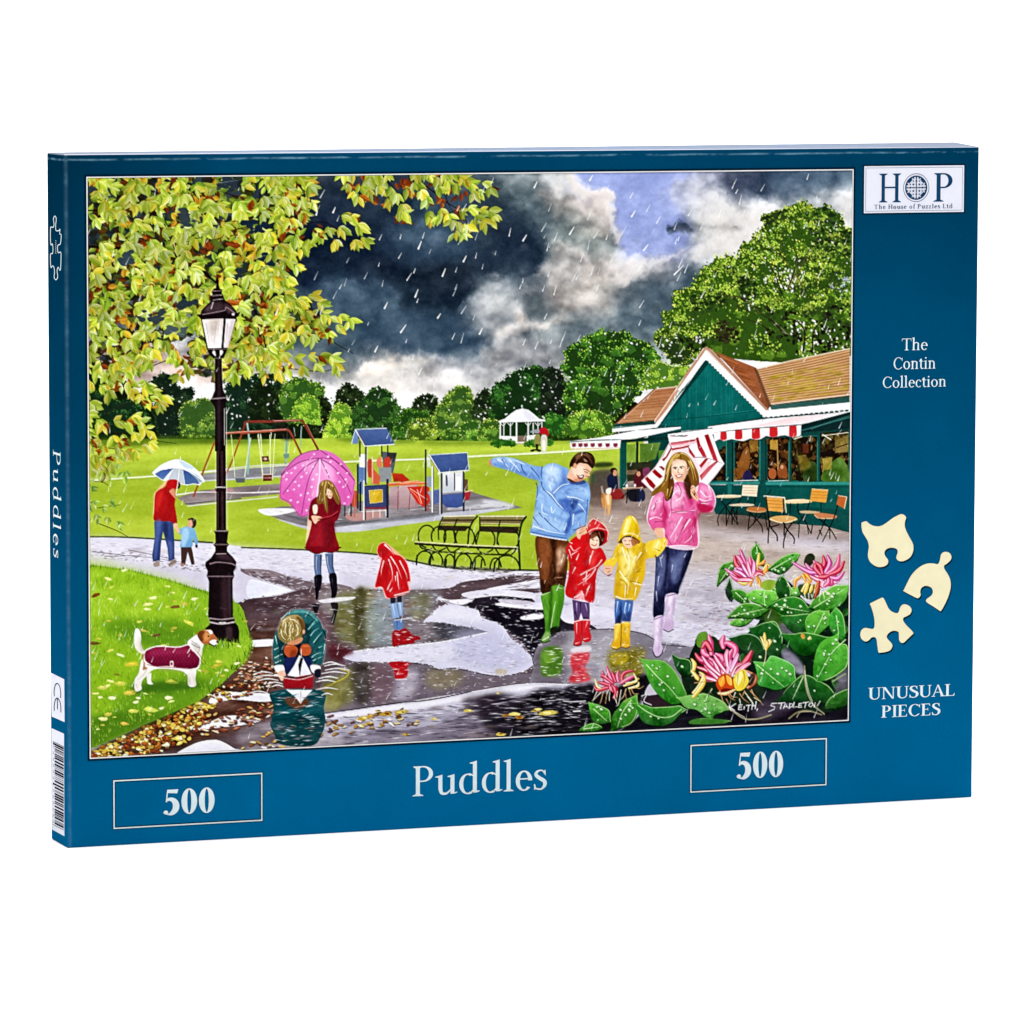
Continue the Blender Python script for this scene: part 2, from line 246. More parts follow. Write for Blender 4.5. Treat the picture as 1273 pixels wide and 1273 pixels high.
for i in range(-3, 4):
    for j in range(-3, 4):
        x, y = i*.27, j*.27
        if x*x+y*y < .82 and (i or j):
            r_ = .075 if (i+j) % 2 else .1; dk.append(np.array([[x-r_, y], [x, y-r_], [x+r_, y], [x, y+r_]])*gr+gc)
for v in (-.9, .9): pass
dk += [q*gr+gc for q in rc(-.035, -.9, .035, .9)+rc(-.9, -.035, -.04, .035)+rc(.04, -.035, .9, .035)]
for a in (45, 135, 225, 315): dk += [q*gr+gc for q in el(0, 0, .92, .92, .2, .2, a-16, a+16, 10)]
obj('woven_pattern', polys_mesh('woven_pattern', dk, on_front(.00026)), NAVY, panel)
# three loose puzzle pieces printed on the right
def zpx(s, ox, oy, k): return np.array([float(v) for v in s.replace(',', ' ').split()]).reshape(-1, 2)/k+np.array([ox, oy])
def closed(p, k=6):
    q = np.vstack([p[-1:], p, p[:2]]); t = np.linspace(0, 1, k, endpoint=False)[None, :, None]; a, b, c, d = q[:-3, None], q[1:-2, None], q[2:-1, None], q[3:, None]
    return (.5*(2*b+(c-a)*t+(2*a-5*b+4*c-d)*t*t+(3*b-a-3*c+d)*t**3)).reshape(-1, 2)
PIECES = ['196 190 200 186 228 178 240 182 262 200 290 213 325 218 360 210 395 188 440 155 475 135 505 122 530 126 548 148 540 180 538 215 550 255 575 305 600 350 607 390 600 430 578 465 545 486 515 495 488 490 472 472 474 448 482 425 478 402 455 390 425 388 398 396 380 415 378 440 390 462 406 485 404 512 385 530 350 540 318 537 285 520 258 490 246 450 250 410 254 375 245 335 225 300 205 265 196 225',
          '526 725 532 718 560 660 590 605 630 560 675 528 720 512 765 512 798 517 812 498 820 465 826 440 845 422 870 420 895 432 907 460 900 485 875 510 850 528 852 555 880 600 897 640 902 690 890 750 865 815 830 880 818 888 805 880 760 850 720 825 706 808 715 790 745 768 760 740 752 708 725 692 695 690 668 708 660 738 664 762 648 784 630 784 590 764 535 735',
          '262 832 275 822 350 785 362 782 372 790 390 825 410 868 440 895 475 905 490 895 500 862 520 838 548 836 578 852 592 880 582 910 555 928 528 942 526 965 550 1000 585 1035 606 1062 600 1072 560 1110 530 1138 508 1138 494 1118 492 1085 490 1058 470 1046 440 1046 412 1062 396 1085 402 1110 430 1140 440 1165 425 1195 395 1210 345 1218 330 1214 322 1170 315 1115 300 1095 275 1098 250 1122 222 1128 196 1108 186 1075 195 1040 220 1022 255 1026 285 1030 298 1010 298 960 288 905 272 855']
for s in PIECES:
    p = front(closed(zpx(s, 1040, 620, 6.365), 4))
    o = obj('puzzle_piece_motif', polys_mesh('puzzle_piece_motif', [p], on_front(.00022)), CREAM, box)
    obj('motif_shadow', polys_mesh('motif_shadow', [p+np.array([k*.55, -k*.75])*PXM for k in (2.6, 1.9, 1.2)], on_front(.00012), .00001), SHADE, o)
# ---------------------------------------------------------------- the spine
print_text('spine_title', 'Puddles', (66.6, 558.5), (67.3, 692), (75.6, 558.5), FINE, plane='spine', s=.095, t=.05, track=.12)
def spine_stroke(s, ox, oy, k, w):
    q_ = zpx(s, ox, oy, k)
    if k == 6.365: q_[:, 0] = 77.2-(77.6-q_[:, 0])*.82
    p = cat(spine(q_), 4)
    g = np.gradient(p, axis=0); g[:, 0] *= .35; g /= np.hypot(g[:, 0], g[:, 1])[:, None]+1e-9; n = np.stack([-g[:, 1]*2.7, g[:, 0]], 1)*w/2
    return [np.array([p[i]+n[i], p[i+1]+n[i+1], p[i+1]-n[i+1], p[i]-n[i]]) for i in range(len(p)-1)]
mot = spine_stroke('132 712 158 716 166 690 160 650 174 627 188 650 182 700 186 742 214 742 224 730 222 768 236 776 232 830 224 852 206 858 200 886 206 918 228 912 234 940 230 1040 222 1056 206 1032 196 1060 202 1110 184 1132 168 1110 172 1070 165 1030 150 1022 136 1032 133 930 150 926 156 890 150 846 136 856 131 780 133 715', 40, 170, 6.365, PXM*1.0)
sm = obj('spine_piece_motif', polys_mesh('spine_piece_motif', mot, on_spine(.00018), .000001), FINE, box)
tick = []
for i in range(7): tick += spine_stroke(f'178 {822+i*16} 188 {826+i*16}', 40, 170, 6.365, PXM*.6)
obj('motif_small_print', polys_mesh('motif_small_print', tick, on_spine(.00018), .000001), FINE, sm)
def quad(s, ox, oy, k): return [spine(zpx(s, ox, oy, k))]
ce = obj('safety_mark_label', polys_mesh('safety_mark_label', quad('99 238 171 273 173 500 105 470', 40, 780, 4.245), on_spine(.00014)), PALE, box)
g = []
for s in ('120 362 118 335 124 305 136 296 147 310 153 340 153 372', '120 440 119 412 126 380 137 374 149 392 154 420 154 448', '136 376 136 432'): g += spine_stroke(s, 40, 780, 4.245, PXM*1.15)
obj('safety_mark', polys_mesh('safety_mark', g, on_spine(.0002), .000001), BLACK, ce)
bc = obj('barcode_label', polys_mesh('barcode_label', quad('104 531 170 561 172 1102 107 1066', 40, 780, 4.245), on_spine(.00014)), PALE, box)
rb = np.random.default_rng(11); bars = []; y = 612.
while y < 1052:
    hgt = float(rb.choice([3.2, 3.2, 6.4, 9.6])); gap = float(rb.choice([3.2, 3.2, 6.4, 8])); x0b = 112 if y < 622 or 824 < y < 838 or y > 1036 else 121
    f0 = (x0b-104)*.5; f1 = (169-104)*.5
    bars += quad(f'{x0b} {y+f0-16} 169 {y+f1-16} 169 {y+f1-16+hgt} {x0b} {y+f0-16+hgt}', 40, 780, 4.245); y += hgt+gap
obj('barcode_bars', polys_mesh('barcode_bars', bars, on_spine(.0002), 0), BLACK, bc)
tk = []
for i in range(13): tk += spine_stroke(f'111 {622+i*33} 117 {628+i*33} 112 {636+i*33}', 40, 780, 4.245, PXM*.45)
obj('barcode_small_print', polys_mesh('barcode_small_print', tk, on_spine(.0002), .000001), BLACK, bc)
# ================================================================ the picture on the lid front
X0, X1, Z0, Z1 = rect_of([(110, 222.3), (1060.2, 211.6), (1052.3, 890.4), (112.4, 945.6)])
SC = 1.25; CW = int(round((X1-X0)/PXM*SC)); CH = int(round((Z1-Z0)/PXM*SC))
def T2C(p):
    q = front(p); return np.stack([(q[:, 0]-X0)/(X1-X0)*(CW-1), (Z1-q[:, 1])/(Z1-Z0)*(CH-1)], 1)
def C2T():
    gx, gz = np.meshgrid(np.linspace(X0, X1, CW), np.linspace(Z1, Z0, CH))
    p = photo(np.stack([gx.ravel(), np.zeros(gx.size), gz.ravel()], 1)).astype(np.float32)
    return p[:, 0].reshape(CH, CW), p[:, 1].reshape(CH, CW)
# ---------------------------------------------------------------- the printed picture: paint engine
# The picture on the lid is flat printed paper. It is painted here, stroke by stroke, on a colour array that
# becomes the vertex colours of flat paper sheets on the box front.
def hexc(h):
    h = h.lstrip('#')
    return np.array([int(h[i:i+2], 16) for i in (0, 2, 4)], np.float32)/255
COLC = {}
def col(c):
    if isinstance(c, str):
        if c not in COLC: COLC[c] = hexc(c)
        return COLC[c]
    return np.asarray(c, np.float32)
rng = np.random.default_rng(7)
CAN = np.zeros((CH, CW, 3), np.float32)
LAB = np.zeros((CH, CW), np.int16)
LNAMES = ['sky']
CUR = [0]
LTEXT = {}
MANY = ('person', 'umbrella', 'cafe_table', 'cafe_chair', 'cafe_customer')
def LB(name, text=None):
    if name not in LNAMES or name in MANY: LNAMES.append(name); CUR[0] = len(LNAMES)-1
    else: CUR[0] = LNAMES.index(name)
    if text: LTEXT[CUR[0]] = text
def vnoise(cell, seed, cy=None):
    r = np.random.default_rng(seed); cy = cy or cell
    gh, gw = int(CH/cy)+3, int(CW/cell)+3
    g = r.random((gh, gw)).astype(np.float32)
    y = np.arange(CH)/cy; x = np.arange(CW)/cell
    yi = y.astype(int); xi = x.astype(int); fy = (y-yi); fx = (x-xi)
    fy = (fy*fy*(3-2*fy))[:, None].astype(np.float32); fx = (fx*fx*(3-2*fx))[None].astype(np.float32)
    a = g[yi][:, xi]; b = g[yi][:, xi+1]; c = g[yi+1][:, xi]; d = g[yi+1][:, xi+1]
    return (a*(1-fx)+b*fx)*(1-fy)+(c*(1-fx)+d*fx)*fy
def fbm(cell, seed, octv=4, aspect=1.0):
    o = np.zeros((CH, CW), np.float32); amp = 1; t = 0
    for k in range(octv):
        o += amp*(vnoise(max(cell/2**k*aspect, 1.01), seed+k*17, max(cell/2**k, 1.01))-.5); t += amp; amp *= .55
    return o/t*2
NF = fbm(14, 5, 4)            # fine brush noise, about -1..1
NH = fbm(10, 9, 4, 4.0)       # noise drawn out sideways
NW = fbm(60, 21, 5)           # broad clouds
NW2 = fbm(60, 77, 5)
ZM = [0., 0., 1.]
def Zm(ox, oy, span=None, s=None):
    ZM[0], ZM[1] = ox, oy; ZM[2] = s if s else 1273./span
def P(s):
    a = np.array([float(v) for v in s.replace(',', ' ').split()] if isinstance(s, str) else s, float).reshape(-1, 2)
    return a/ZM[2]+np.array([ZM[0], ZM[1]])
def smooth(p, closed=True, k=5):
    n = len(p)
    if n < 3: return p
    if closed: q = np.vstack([p[-1:], p, p[:2]])
    else: q = np.vstack([p[:1]*2-p[1:2], p, p[-1:]*2-p[-2:-1]])
    t = np.linspace(0, 1, k, endpoint=False)[None, :, None]
    p0, p1, p2, p3 = q[:-3, None], q[1:-2, None], q[2:-1, None], q[3:, None]
    r = .5*((2*p1)+(-p0+p2)*t+(2*p0-5*p1+4*p2-p3)*t*t+(-p0+3*p1-3*p2+p3)*t**3)
    r = r.reshape(-1, 2)
    return r if closed else np.vstack([r, p[-1:]])
def cover(pc):
    """antialiased coverage of a polygon in canvas pixels -> x0, y0, mask"""
    x0 = int(max(0, math.floor(pc[:, 0].min()))); x1 = int(min(CW, math.ceil(pc[:, 0].max())+1))
    y0 = int(max(0, math.floor(pc[:, 1].min()))); y1 = int(min(CH, math.ceil(pc[:, 1].max())+1))
    if x1 <= x0 or y1 <= y0: return None
    w, h = x1-x0, y1-y0; SS = 4
    a = pc-np.array([x0, y0]); b = np.roll(a, -1, 0)
    ys = ((np.arange(h*SS)+.5)/SS)[:, None]
    ya, yb = a[None, :, 1], b[None, :, 1]
    up = (ya <= ys) & (yb > ys); dn = (yb <= ys) & (ya > ys)
    r, e = np.nonzero(up | dn)
    if len(r) == 0: return None
    sg = np.where(up[r, e], 1., -1.)
    y = (r+.5)/SS
    x = a[e, 0]+(y-a[e, 1])*(b[e, 0]-a[e, 0])/(b[e, 1]-a[e, 1])
    x = np.clip(x, 0, w); xi = np.minimum(x.astype(int), w); fr = x-xi
    acc = np.bincount(r*(w+2)+xi, weights=sg*(1-fr), minlength=h*SS*(w+2))+np.bincount(r*(w+2)+xi+1, weights=sg*fr, minlength=h*SS*(w+2))[:h*SS*(w+2)]
    m = np.clip(np.abs(np.cumsum(acc.reshape(h*SS, w+2), 1)[:, :w]), 0, 1)
    return x0, y0, m.reshape(h, SS, w).mean(1).astype(np.float32)
def blur(m, r):
    r = int(r)
    if r < 1: return m
    for _ in range(2):
        for ax in (0, 1):
            p = np.pad(m, [(r+1, r) if k == ax else (0, 0) for k in (0, 1)], mode='edge').cumsum(ax)
            n = m.shape[ax]
            hi = np.take(p, np.arange(2*r+1, 2*r+1+n), ax); lo = np.take(p, np.arange(0, n), ax)
            m = (hi-lo)/(2*r+1)
    return m
def comp(x0, y0, m, c, lab=True):
    h, w = m.shape
    s = CAN[y0:y0+h, x0:x0+w]
    s += (c-s)*m[..., None]
    if lab:
        l = LAB[y0:y0+h, x0:x0+w]; l[m > .5] = CUR[0]
def polyfill(p, c, a=1., f=0, c2=None, n=0, nh=0, lab=True, gx=False, edge=0):
    """p in photo pixels; c..c2 gradient down (or across) the shape; n, nh brush noise; f feather; edge wobble"""
    pc = T2C(p)
    if f:
        x0, y0 = pc.min(0); x1, y1 = pc.max(0); pad = 3*f*SC
        X0, Y0 = int(max(0, x0-pad)), int(max(0, y0-pad)); X1, Y1 = int(min(CW, x1+pad+1)), int(min(CH, y1+pad+1))
        if X1 <= X0 or Y1 <= Y0: return
        r = cover(pc)
        if r is None: return
        M = np.zeros((Y1-Y0, X1-X0), np.float32)
        M[r[1]-Y0:r[1]-Y0+r[2].shape[0], r[0]-X0:r[0]-X0+r[2].shape[1]] = r[2]
        r = (X0, Y0, blur(M, max(1, round(f*SC))).astype(np.float32))
    else:
        r = cover(pc)
        if r is None: return
    x0, y0, m = r; h, w = m.shape
    if edge:
        m = np.clip((m-.5)*1.6+.5+edge*NF[y0:y0+h, x0:x0+w]*(m > .02)*(m < .98), 0, 1)
    cc = col(c)
    if c2 is not None:
        t = (np.linspace(0, 1, w)[None, :, None] if gx else np.linspace(0, 1, h)[:, None, None]).astype(np.float32)
        cc = cc*(1-t)+col(c2)*t+np.zeros((h, w, 3), np.float32)
    if n: cc = cc+n*NF[y0:y0+h, x0:x0+w, None]
    if nh: cc = cc+nh*NH[y0:y0+h, x0:x0+w, None]
    comp(x0, y0, m*a, cc, lab and a > .5)
def F(c, s, sm=1, **k):
    p = P(s)
    polyfill(smooth(p) if sm else p, c, **k)
def ribbon(p, w0, w1, wm=None):
    n = len(p); t = np.linspace(0, 1, n)
    w = w0+(w1-w0)*t if wm is None else np.interp(t, [0, .5, 1], [w0, wm, w1])
    d = np.gradient(p, axis=0); d /= np.maximum(np.hypot(d[:, 0], d[:, 1]), 1e-6)[:, None]
    nn = np.stack([-d[:, 1], d[:, 0]], 1)*w[:, None]/2
    return np.vstack([p[:1]-d[:1]*w0/3, p+nn, p[-1:]+d[-1:]*w1/3, (p-nn)[::-1]])
def S(c, s, w=1., w1=None, wm=None, sm=1, **k):
    p = P(s)
    if sm and len(p) > 2: p = smooth(p, False)
    polyfill(ribbon(p, w, w if w1 is None else w1, wm), c, **k)
def E(c, x, y, rx, ry, ang=0, **k):
    t = np.linspace(0, 2*np.pi, 18, endpoint=False); a = math.radians(ang)
    q = np.stack([np.cos(t)*rx, np.sin(t)*ry], 1)@np.array([[math.cos(a), math.sin(a)], [-math.sin(a), math.cos(a)]])
    polyfill((q+[x, y])/ZM[2]+np.array([ZM[0], ZM[1]]), c, **k)
def inside(p, q):
    """which of the points q are inside polygon p"""
    x, y = q[:, 0:1], q[:, 1:2]; a = p[None]; b = np.roll(p, -1, 0)[None]
    c = ((a[..., 1] > y) != (b[..., 1] > y)) & (x < (b[..., 0]-a[..., 0])*(y-a[..., 1])/(b[..., 1]-a[..., 1]+1e-12)+a[..., 0])
    return c.sum(1) % 2 == 1
def scatter(s, n, sm=1):
    p = P(s) if not isinstance(s, np.ndarray) else s
    if sm: p = smooth(p)
    lo, hi = p.min(0), p.max(0); out = []
    q = lo+rng.random((n*4, 2))*(hi-lo)
    return q[inside(p, q)][:n]
DABT = np.linspace(0, 2*np.pi, 7, endpoint=False)
def dab(x, y, r, c, asp=1., ang=0, **k):
    rr = r*(.65+.7*rng.random(7))
    q = np.stack([np.cos(DABT)*rr, np.sin(DABT)*rr*asp], 1)
    if ang: ca, sa = math.cos(ang), math.sin(ang); q = q@np.array([[ca, sa], [-sa, ca]])
    polyfill(q+[x, y], c, **k)
def pick(cs): return cs[int(rng.integers(len(cs)))]
def flecks(s, n, cs, ln, wd, ang=0, jit=.2, sm=1, **k):
    for x, y in scatter(s, n, sm):
        a = math.radians(ang)+rng.normal()*jit; l = ln*(.5+rng.random()); w = wd*(.6+.8*rng.random())
        dx, dy = math.cos(a)*l/2, math.sin(a)*l/2
        polyfill(np.array([[x-dx, y-dy], [x-dy/l*w, y+dx/l*w], [x+dx, y+dy], [x+dy/l*w, y-dx/l*w]]), pick(cs), **k)
def cloth(s, cd, cl, n, ang, jit=.45, ln=7., wd=1.6, a=.5, bend=.35, sm=1):
    """folds: soft dark and light creases kept inside one garment's outline (lengths in photo pixels)"""
    p = smooth(P(s)) if sm else P(s); pc = T2C(p); r = cover(pc)
    if r is None: return
    x0, y0, m = r; h, w = m.shape; pad = int(25*SC)
    X0, Y0, X1, Y1 = max(0, x0-pad), max(0, y0-pad), min(CW, x0+w+pad), min(CH, y0+h+pad)
    old = CAN[Y0:Y1, X0:X1].copy(); M = np.zeros((Y1-Y0, X1-X0), np.float32); M[y0-Y0:y0-Y0+h, x0-X0:x0-X0+w] = m
    for x, y in scatter(p, n, 0):
        t = math.radians(ang)+rng.normal()*jit; l = ln*(.5+rng.random()); b = rng.normal()*bend*l; dx, dy = math.cos(t)*l/2, math.sin(t)*l/2
        q = smooth(np.array([[x-dx, y-dy], [x-dy/l*b*2, y+dx/l*b*2], [x+dx, y+dy]]), False); ww = wd*(.5+rng.random())
        dk, lt = col(pick(cd)), col(pick(cl))
        polyfill(ribbon(q+np.array([-dy, dx])/l*ww*.9, .2, .2, ww*1.2), dk, a=a*(.5+.5*rng.random()), f=.55, lab=False)
        polyfill(ribbon(q, .15, .15, ww*.8), lt, a=a*(.4+.5*rng.random()), f=.4, lab=False)
    CAN[Y0:Y1, X0:X1] = old*(1-M[..., None])+CAN[Y0:Y1, X0:X1]*M[..., None]
def rough(s, cs, n, r=1.3, jit=1.6, sm=1, asp=.4):
    """break a clean outline with little touches of the colours on both sides of it"""
    p = P(s) if not isinstance(s, np.ndarray) else s
    if sm: p = smooth(p)
    d = np.r_[0, np.cumsum(np.hypot(*np.diff(np.vstack([p, p[:1]]), axis=0).T))]; q = np.vstack([p, p[:1]])
    for t in rng.random(n)*d[-1]:
        x = np.interp(t, d, q[:, 0])+rng.normal()*jit*1.6; y = np.interp(t, d, q[:, 1])+rng.normal()*jit*.6
        dab(x, y, r*(.4+.9*rng.random()), pick(cs), asp, rng.normal()*.15, a=.85, lab=False)
# ---------------------------------------------------------------- sky of the printed picture
def sky():
    LB('sky')
    xs = [110, 180, 260, 340]+list(range(380, 1061, 40))
    R = {
     222: '2c3c48 2c3c48 2c3a46 33404c 3a4450 3d4852 2c3a4a 2a3848 2c3c4e 3c4c58 7d8a90 8b979b cfd0d2 8d9ad2 8e9ad6 949fd8 b4b9d8 8d8f9f 2f3f55 42566a 4a5f72 5a6f80',
     250: '2c3c48 2c3c48 2c3a46 25323e 1d2c3e 182a3e 2a3a4a 24384c 3f5568 44586a 2c3c48 5f7078 a8a4a0 c4bab6 8f9bd4 96a2da c2c3cf 8a919f 3c4a5e 4e6074 5d6f80 a6abb0',
     280: '2c3c48 2c3c48 2c3a46 1b2838 14233a 10203a 0f1f33 3a4f62 3d5468 4a6072 2a3946 4d5f6a 6e7a7c a8a6a0 8b98ce 8e9ad4 8f969c cfcac6 e4dfdc e0dddc e3e1e0 dfdede',
     310: '2c3c48 2c3c48 2c3a46 1b2838 0f2038 0c1c33 0e1d32 182a40 1d2f45 2a3d52 5a6874 243444 6f7e80 808a88 a9b0cc 8a97cc b8bcc6 dad5d0 c5c4c4 c8c8ca d5d5d5 d5d5d5',
     340: '33434c 33434c 33434c 1f2f40 12223a 1a2d42 12233a 0a1828 0a1420 121d2c 4b5a66 5f6870 a8a29e a09c98 c9c6c6 cfccd0 8d959d a9adb2 b0b5ba c0c0c0 c0c0c0 c0c0c0',
     370: '46545c 46545c 46545c 33454f 2b4054 3d5366 3f586a 2a3f50 152434 17283a 8c9599 b0aaa6 a9a29f aaa6a2 8a9094 556470 5a6a76 5b6c7a 9aa0a4 c8c8c8 c8c8c8 c8c8c8',
     400: '5a6870 5a6870 5a6870 4d5d66 3f5462 48606e 4f6676 486072 2c4356 4a5d6e a9abac 55636c 7d868a 76838a 596a74 4a5d6a 48606e 5a6c7a 9aa0a4 d8d8d8 d8d8d8 d8d8d8',
     430: '8a8f94 8a8f94 8a8f94 788086 5b6a72 4d606c 3c5364 44596a 4a5f70 4d6070 b3b0b0 8a8d92 8d9296 7c868e 748088 7d8992 7a8a94 90989c d8d8d8 e8e8e4 e8e8e4 e8e8e4',
     460: 'c9b0a8 c9b0a8 c9b0a8 b0a8a4 8f8e90 9b9ea0 d5c5b8 c9bdb6 a8a5a6 9a9ca2 8e9298 9a9ba0 a5a5a8 9a9da2 a0a5a8 b0b3b5 c8cac8 e0e0dc e8e8e4 e8e8e4 e8e8e4 e8e8e4',
     490: 'f0ecea f0ecea f0ecea eee9e6 eae2dc f0ebe6 f2efec ece9e8 e0dcda cdc9c8 d8d4d2 d2cccb c9c6c6 c9c6c6 d0d0ce dcdcd8 e8e8e4 e8e8e4 e8e8e4 e8e8e4 e8e8e4 e8e8e4',
     540: ' '.join(['f0ece8']*22)}
    ys = sorted(R); G = np.array([[hexc(c) for c in R[y].split()] for y in ys], np.float32)
    X, Y = C2T()                                        # photo pixel of every canvas point
    wob = 26*NW+7*NF; wob2 = 18*NW2+6*NF
    X = X+wob; Y = Y+wob2
    xi = np.clip(np.searchsorted(xs, X)-1, 0, len(xs)-2); yi = np.clip(np.searchsorted(ys, Y)-1, 0, len(ys)-2)
    xa = np.array(xs, np.float32); ya = np.array(ys, np.float32)
    fx = np.clip((X-xa[xi])/(xa[xi+1]-xa[xi]), 0, 1)[..., None]; fy = np.clip((Y-ya[yi])/(ya[yi+1]-ya[yi]), 0, 1)[..., None]
    fx = fx*fx*(3-2*fx)*.6+fx*.4; fy = fy*fy*(3-2*fy)*.6+fy*.4
    c = (G[yi, xi]*(1-fx)+G[yi, xi+1]*fx)*(1-fy)+(G[yi+1, xi]*(1-fx)+G[yi+1, xi+1]*fx)*fy
    CAN[:] = np.clip(c+.035*NF[..., None]+.03*NW2[..., None], 0, 1)
    ZM[:] = [0, 0, 1]
    # deep storm bank
    F('#142233', '385 318 430 312 500 325 560 322 600 335 585 372 545 392 505 395 495 365 440 345 395 345', a=.5, f=9)
    F('#16263c', '400 240 470 262 452 300 420 320 380 300', a=.5, f=10)
    F('#566c7e', '400 362 450 342 490 352 500 385 470 405 410 400', a=.55, f=9)
    F('#4c6478', '480 300 520 280 570 290 580 318 530 330 495 325', a=.5, f=8)
    F('#31475c', '440 390 520 392 600 412 620 425 560 437 470 442 430 430', a=.6, f=7)
    F('#1d2f42', '590 300 640 292 690 330 640 345 600 335', a=.8, f=7)
    F('#15243a', '617 262 650 270 672 300 640 318 620 310', a=.65, f=8)
    # pale banks
    F('#a9adb2', '575 388 600 362 625 345 640 352 650 390 640 430 612 432 592 408', a=.6, f=8)
    F('#c2bdb9', '672 332 690 310 712 306 735 318 738 345 715 358 685 352', a=.75, f=5)
    F('#e0d4cc', '683 308 705 305 728 318 738 335 736 350 728 352 726 332 712 316', a=.4, f=4)
    F('#5a6870', '648 372 665 362 690 378 690 392 680 402 655 396', a=.75, f=5)
    F('#d8cabf', '642 382 648 394 666 402 690 398 700 392 690 402 660 408 640 402', a=.75, f=3)
    F('#d8cfc8', '625 410 665 404 700 402 690 407 650 412 628 418', a=.8, f=3)
    F('#6b7a82', '660 412 740 406 800 415 780 424 700 424', a=.5, f=6)
    F('#3f5464', '760 350 800 345 850 330 880 345 860 380 800 395 760 385', a=.55, f=9)
    F('#46596a', '880 330 845 350 835 400 860 395 890 355', a=.5, f=8)
    F('#e6dcd6', '712 232 735 238 752 250 760 268 757 290 742 285 735 262', a=.6, f=5)
    F('#94a1d6', '703 213 722 222 738 236 757 240 761 258 766 280 770 300 776 314 796 322 818 316 834 302 832 290 842 276 834 262 826 240 836 226 856 212', c2='#a3afdf', f=3)
    F('#f4efec', '772 312 784 318 800 324 820 318 838 310 850 302 842 314 824 328 800 338 770 350 748 358 770 344 788 334 776 326', a=.75, f=3)
    F('#ece4de', '694 214 706 216 722 226 736 236 756 238 760 250 750 248 730 244 712 232', a=.85, f=2)
    F('#efe8e4', '756 240 762 262 767 285 771 305 764 302 758 282 752 262', a=.7, f=2)
    F('#d9cec8', '760 320 790 332 780 345 740 352 720 340 735 322', a=.5, f=5)
    F('#4a5562', '828 285 836 279 848 278 856 282 846 287 832 289', a=.85, f=2)
    F('#c9cbd6', '825 238 840 225 880 215 885 240 860 265 848 270 835 256', a=.6, f=6)
    F('#1f2d46', '895 222 925 218 950 224 940 236 905 240', a=.55, f=6)
    F('#50647a', '960 215 1050 215 1060 235 1000 242 960 238', a=.5, f=6)
    F('#eeeae7', '862 262 890 246 930 250 960 254 1000 246 1030 240 1062 236 1062 300 1000 300 950 290 905 305 868 300', a=.65, f=8)
    F('#f0ebe6', '858 308 880 300 905 306 920 318 895 318 870 320', a=.7, f=4)
    F('#b7b2ae', '888 285 905 281 922 286 915 294 895 295', a=.6, f=5)
    F('#f6f2ee', '440 468 480 452 520 444 545 440 540 452 510 462 560 470 600 466 640 464 640 474 560 482 480 486 440 490', a=.7, f=6)
    F('#efddcd', '445 462 470 452 500 448 530 440 525 450 490 458 460 468', a=.6, f=4)
    F('#e9c4b4', '212 455 262 448 268 468 225 474', a=.6, f=6)
    F('#fbf8f6', '200 478 265 470 330 478 420 478 430 500 200 510', a=.7, f=7)
    for k in range(170):      # small brushed puffs along the bright banks
        x, y = (610+rng.random()*210, 300+rng.random()*130) if k < 80 else (850+rng.random()*180, 245+rng.random()*80) if k < 120 else (400+rng.random()*400, 440+rng.random()*40)
        dab(x, y, 3+rng.random()*6, pick(['#d8d2cd', '#b9b6b4', '#6d7a82', '#c9c2bd', '#8f989c']), .55, rng.normal()*.4, a=.16, f=2)
    # billow everything: cloud edges are pushed about by turbulence, then lit along their upper rims
    def warp(ax, ay, dx, dy):
        yy = np.clip(np.arange(CH)[:, None]+ay*dy, 0, CH-1).astype(int); xx = np.clip(np.arange(CW)[None]+ax*dx, 0, CW-1).astype(int)
        CAN[:] = CAN[yy, xx]
    keep = CAN.copy()
    warp(15*SC/1.25, 12*SC/1.25, fbm(34, 301, 4), fbm(34, 302, 4)); warp(5, 5, fbm(9, 303, 3), fbm(9, 304, 3))
    B1 = np.abs(fbm(46, 311, 5, 1.5)); B2 = np.abs(fbm(22, 312, 4, 1.4))
    bl = blur(B1*.65+B2*.35, 1); bl = (bl-bl.mean())/bl.std()
    lum = CAN.mean(2); amt = .026+.06*np.clip((lum-.25)*2.2, 0, 1)*np.clip((.93-lum)*5, 0, 1)
    blue = np.clip((CAN[..., 2]-CAN[..., 0]-.16)*8, 0, 1)*np.clip((lum-.45)*6, 0, 1)
    CAN[:] = np.clip(CAN+(bl*amt*(1-.85*blue))[..., None]*np.array([1.05, 1., .95], np.float32), 0, 1)
    gy = blur(lum, 3); rim = np.clip(np.roll(gy, 3, 0)-np.roll(gy, -3, 0), -.1, .1)
    hot = np.clip((CAN.mean(2)-.82)*6, 0, 1)*np.clip((C2T()[1] < 425)*1., 0, 1); CAN[:] = CAN-(hot*.09)[..., None]
    CAN[:] = np.clip(CAN-(rim*.55*(lum > .3))[..., None], 0, 1)
    gr = CAN.mean(2, keepdims=True); k_ = (.08*(1-blue))[..., None]; CAN[:] = np.clip(CAN*(1-k_)+(gr+.012)*k_, 0, 1); CAN[:] = CAN+.03*np.clip(1-CAN.mean(2, keepdims=True)*3, 0, 1)
    ZM[:] = [0, 0, 1]
    for s, w, a in (('700 214 716 219 734 233 755 238 759 247', 1.8, .6), ('757 262 764 284 770 306', 1.4, .4), ('760 325 790 331 806 330', 1.6, .4), ('780 340 800 336 822 328', 1.6, .35)):
        p = smooth(P(s), False); p = p+rng.normal(0, 1.1, p.shape); polyfill(ribbon(p, w*.4, w*.4, w), '#fbf7f3', a=a, f=1.2)
sky()
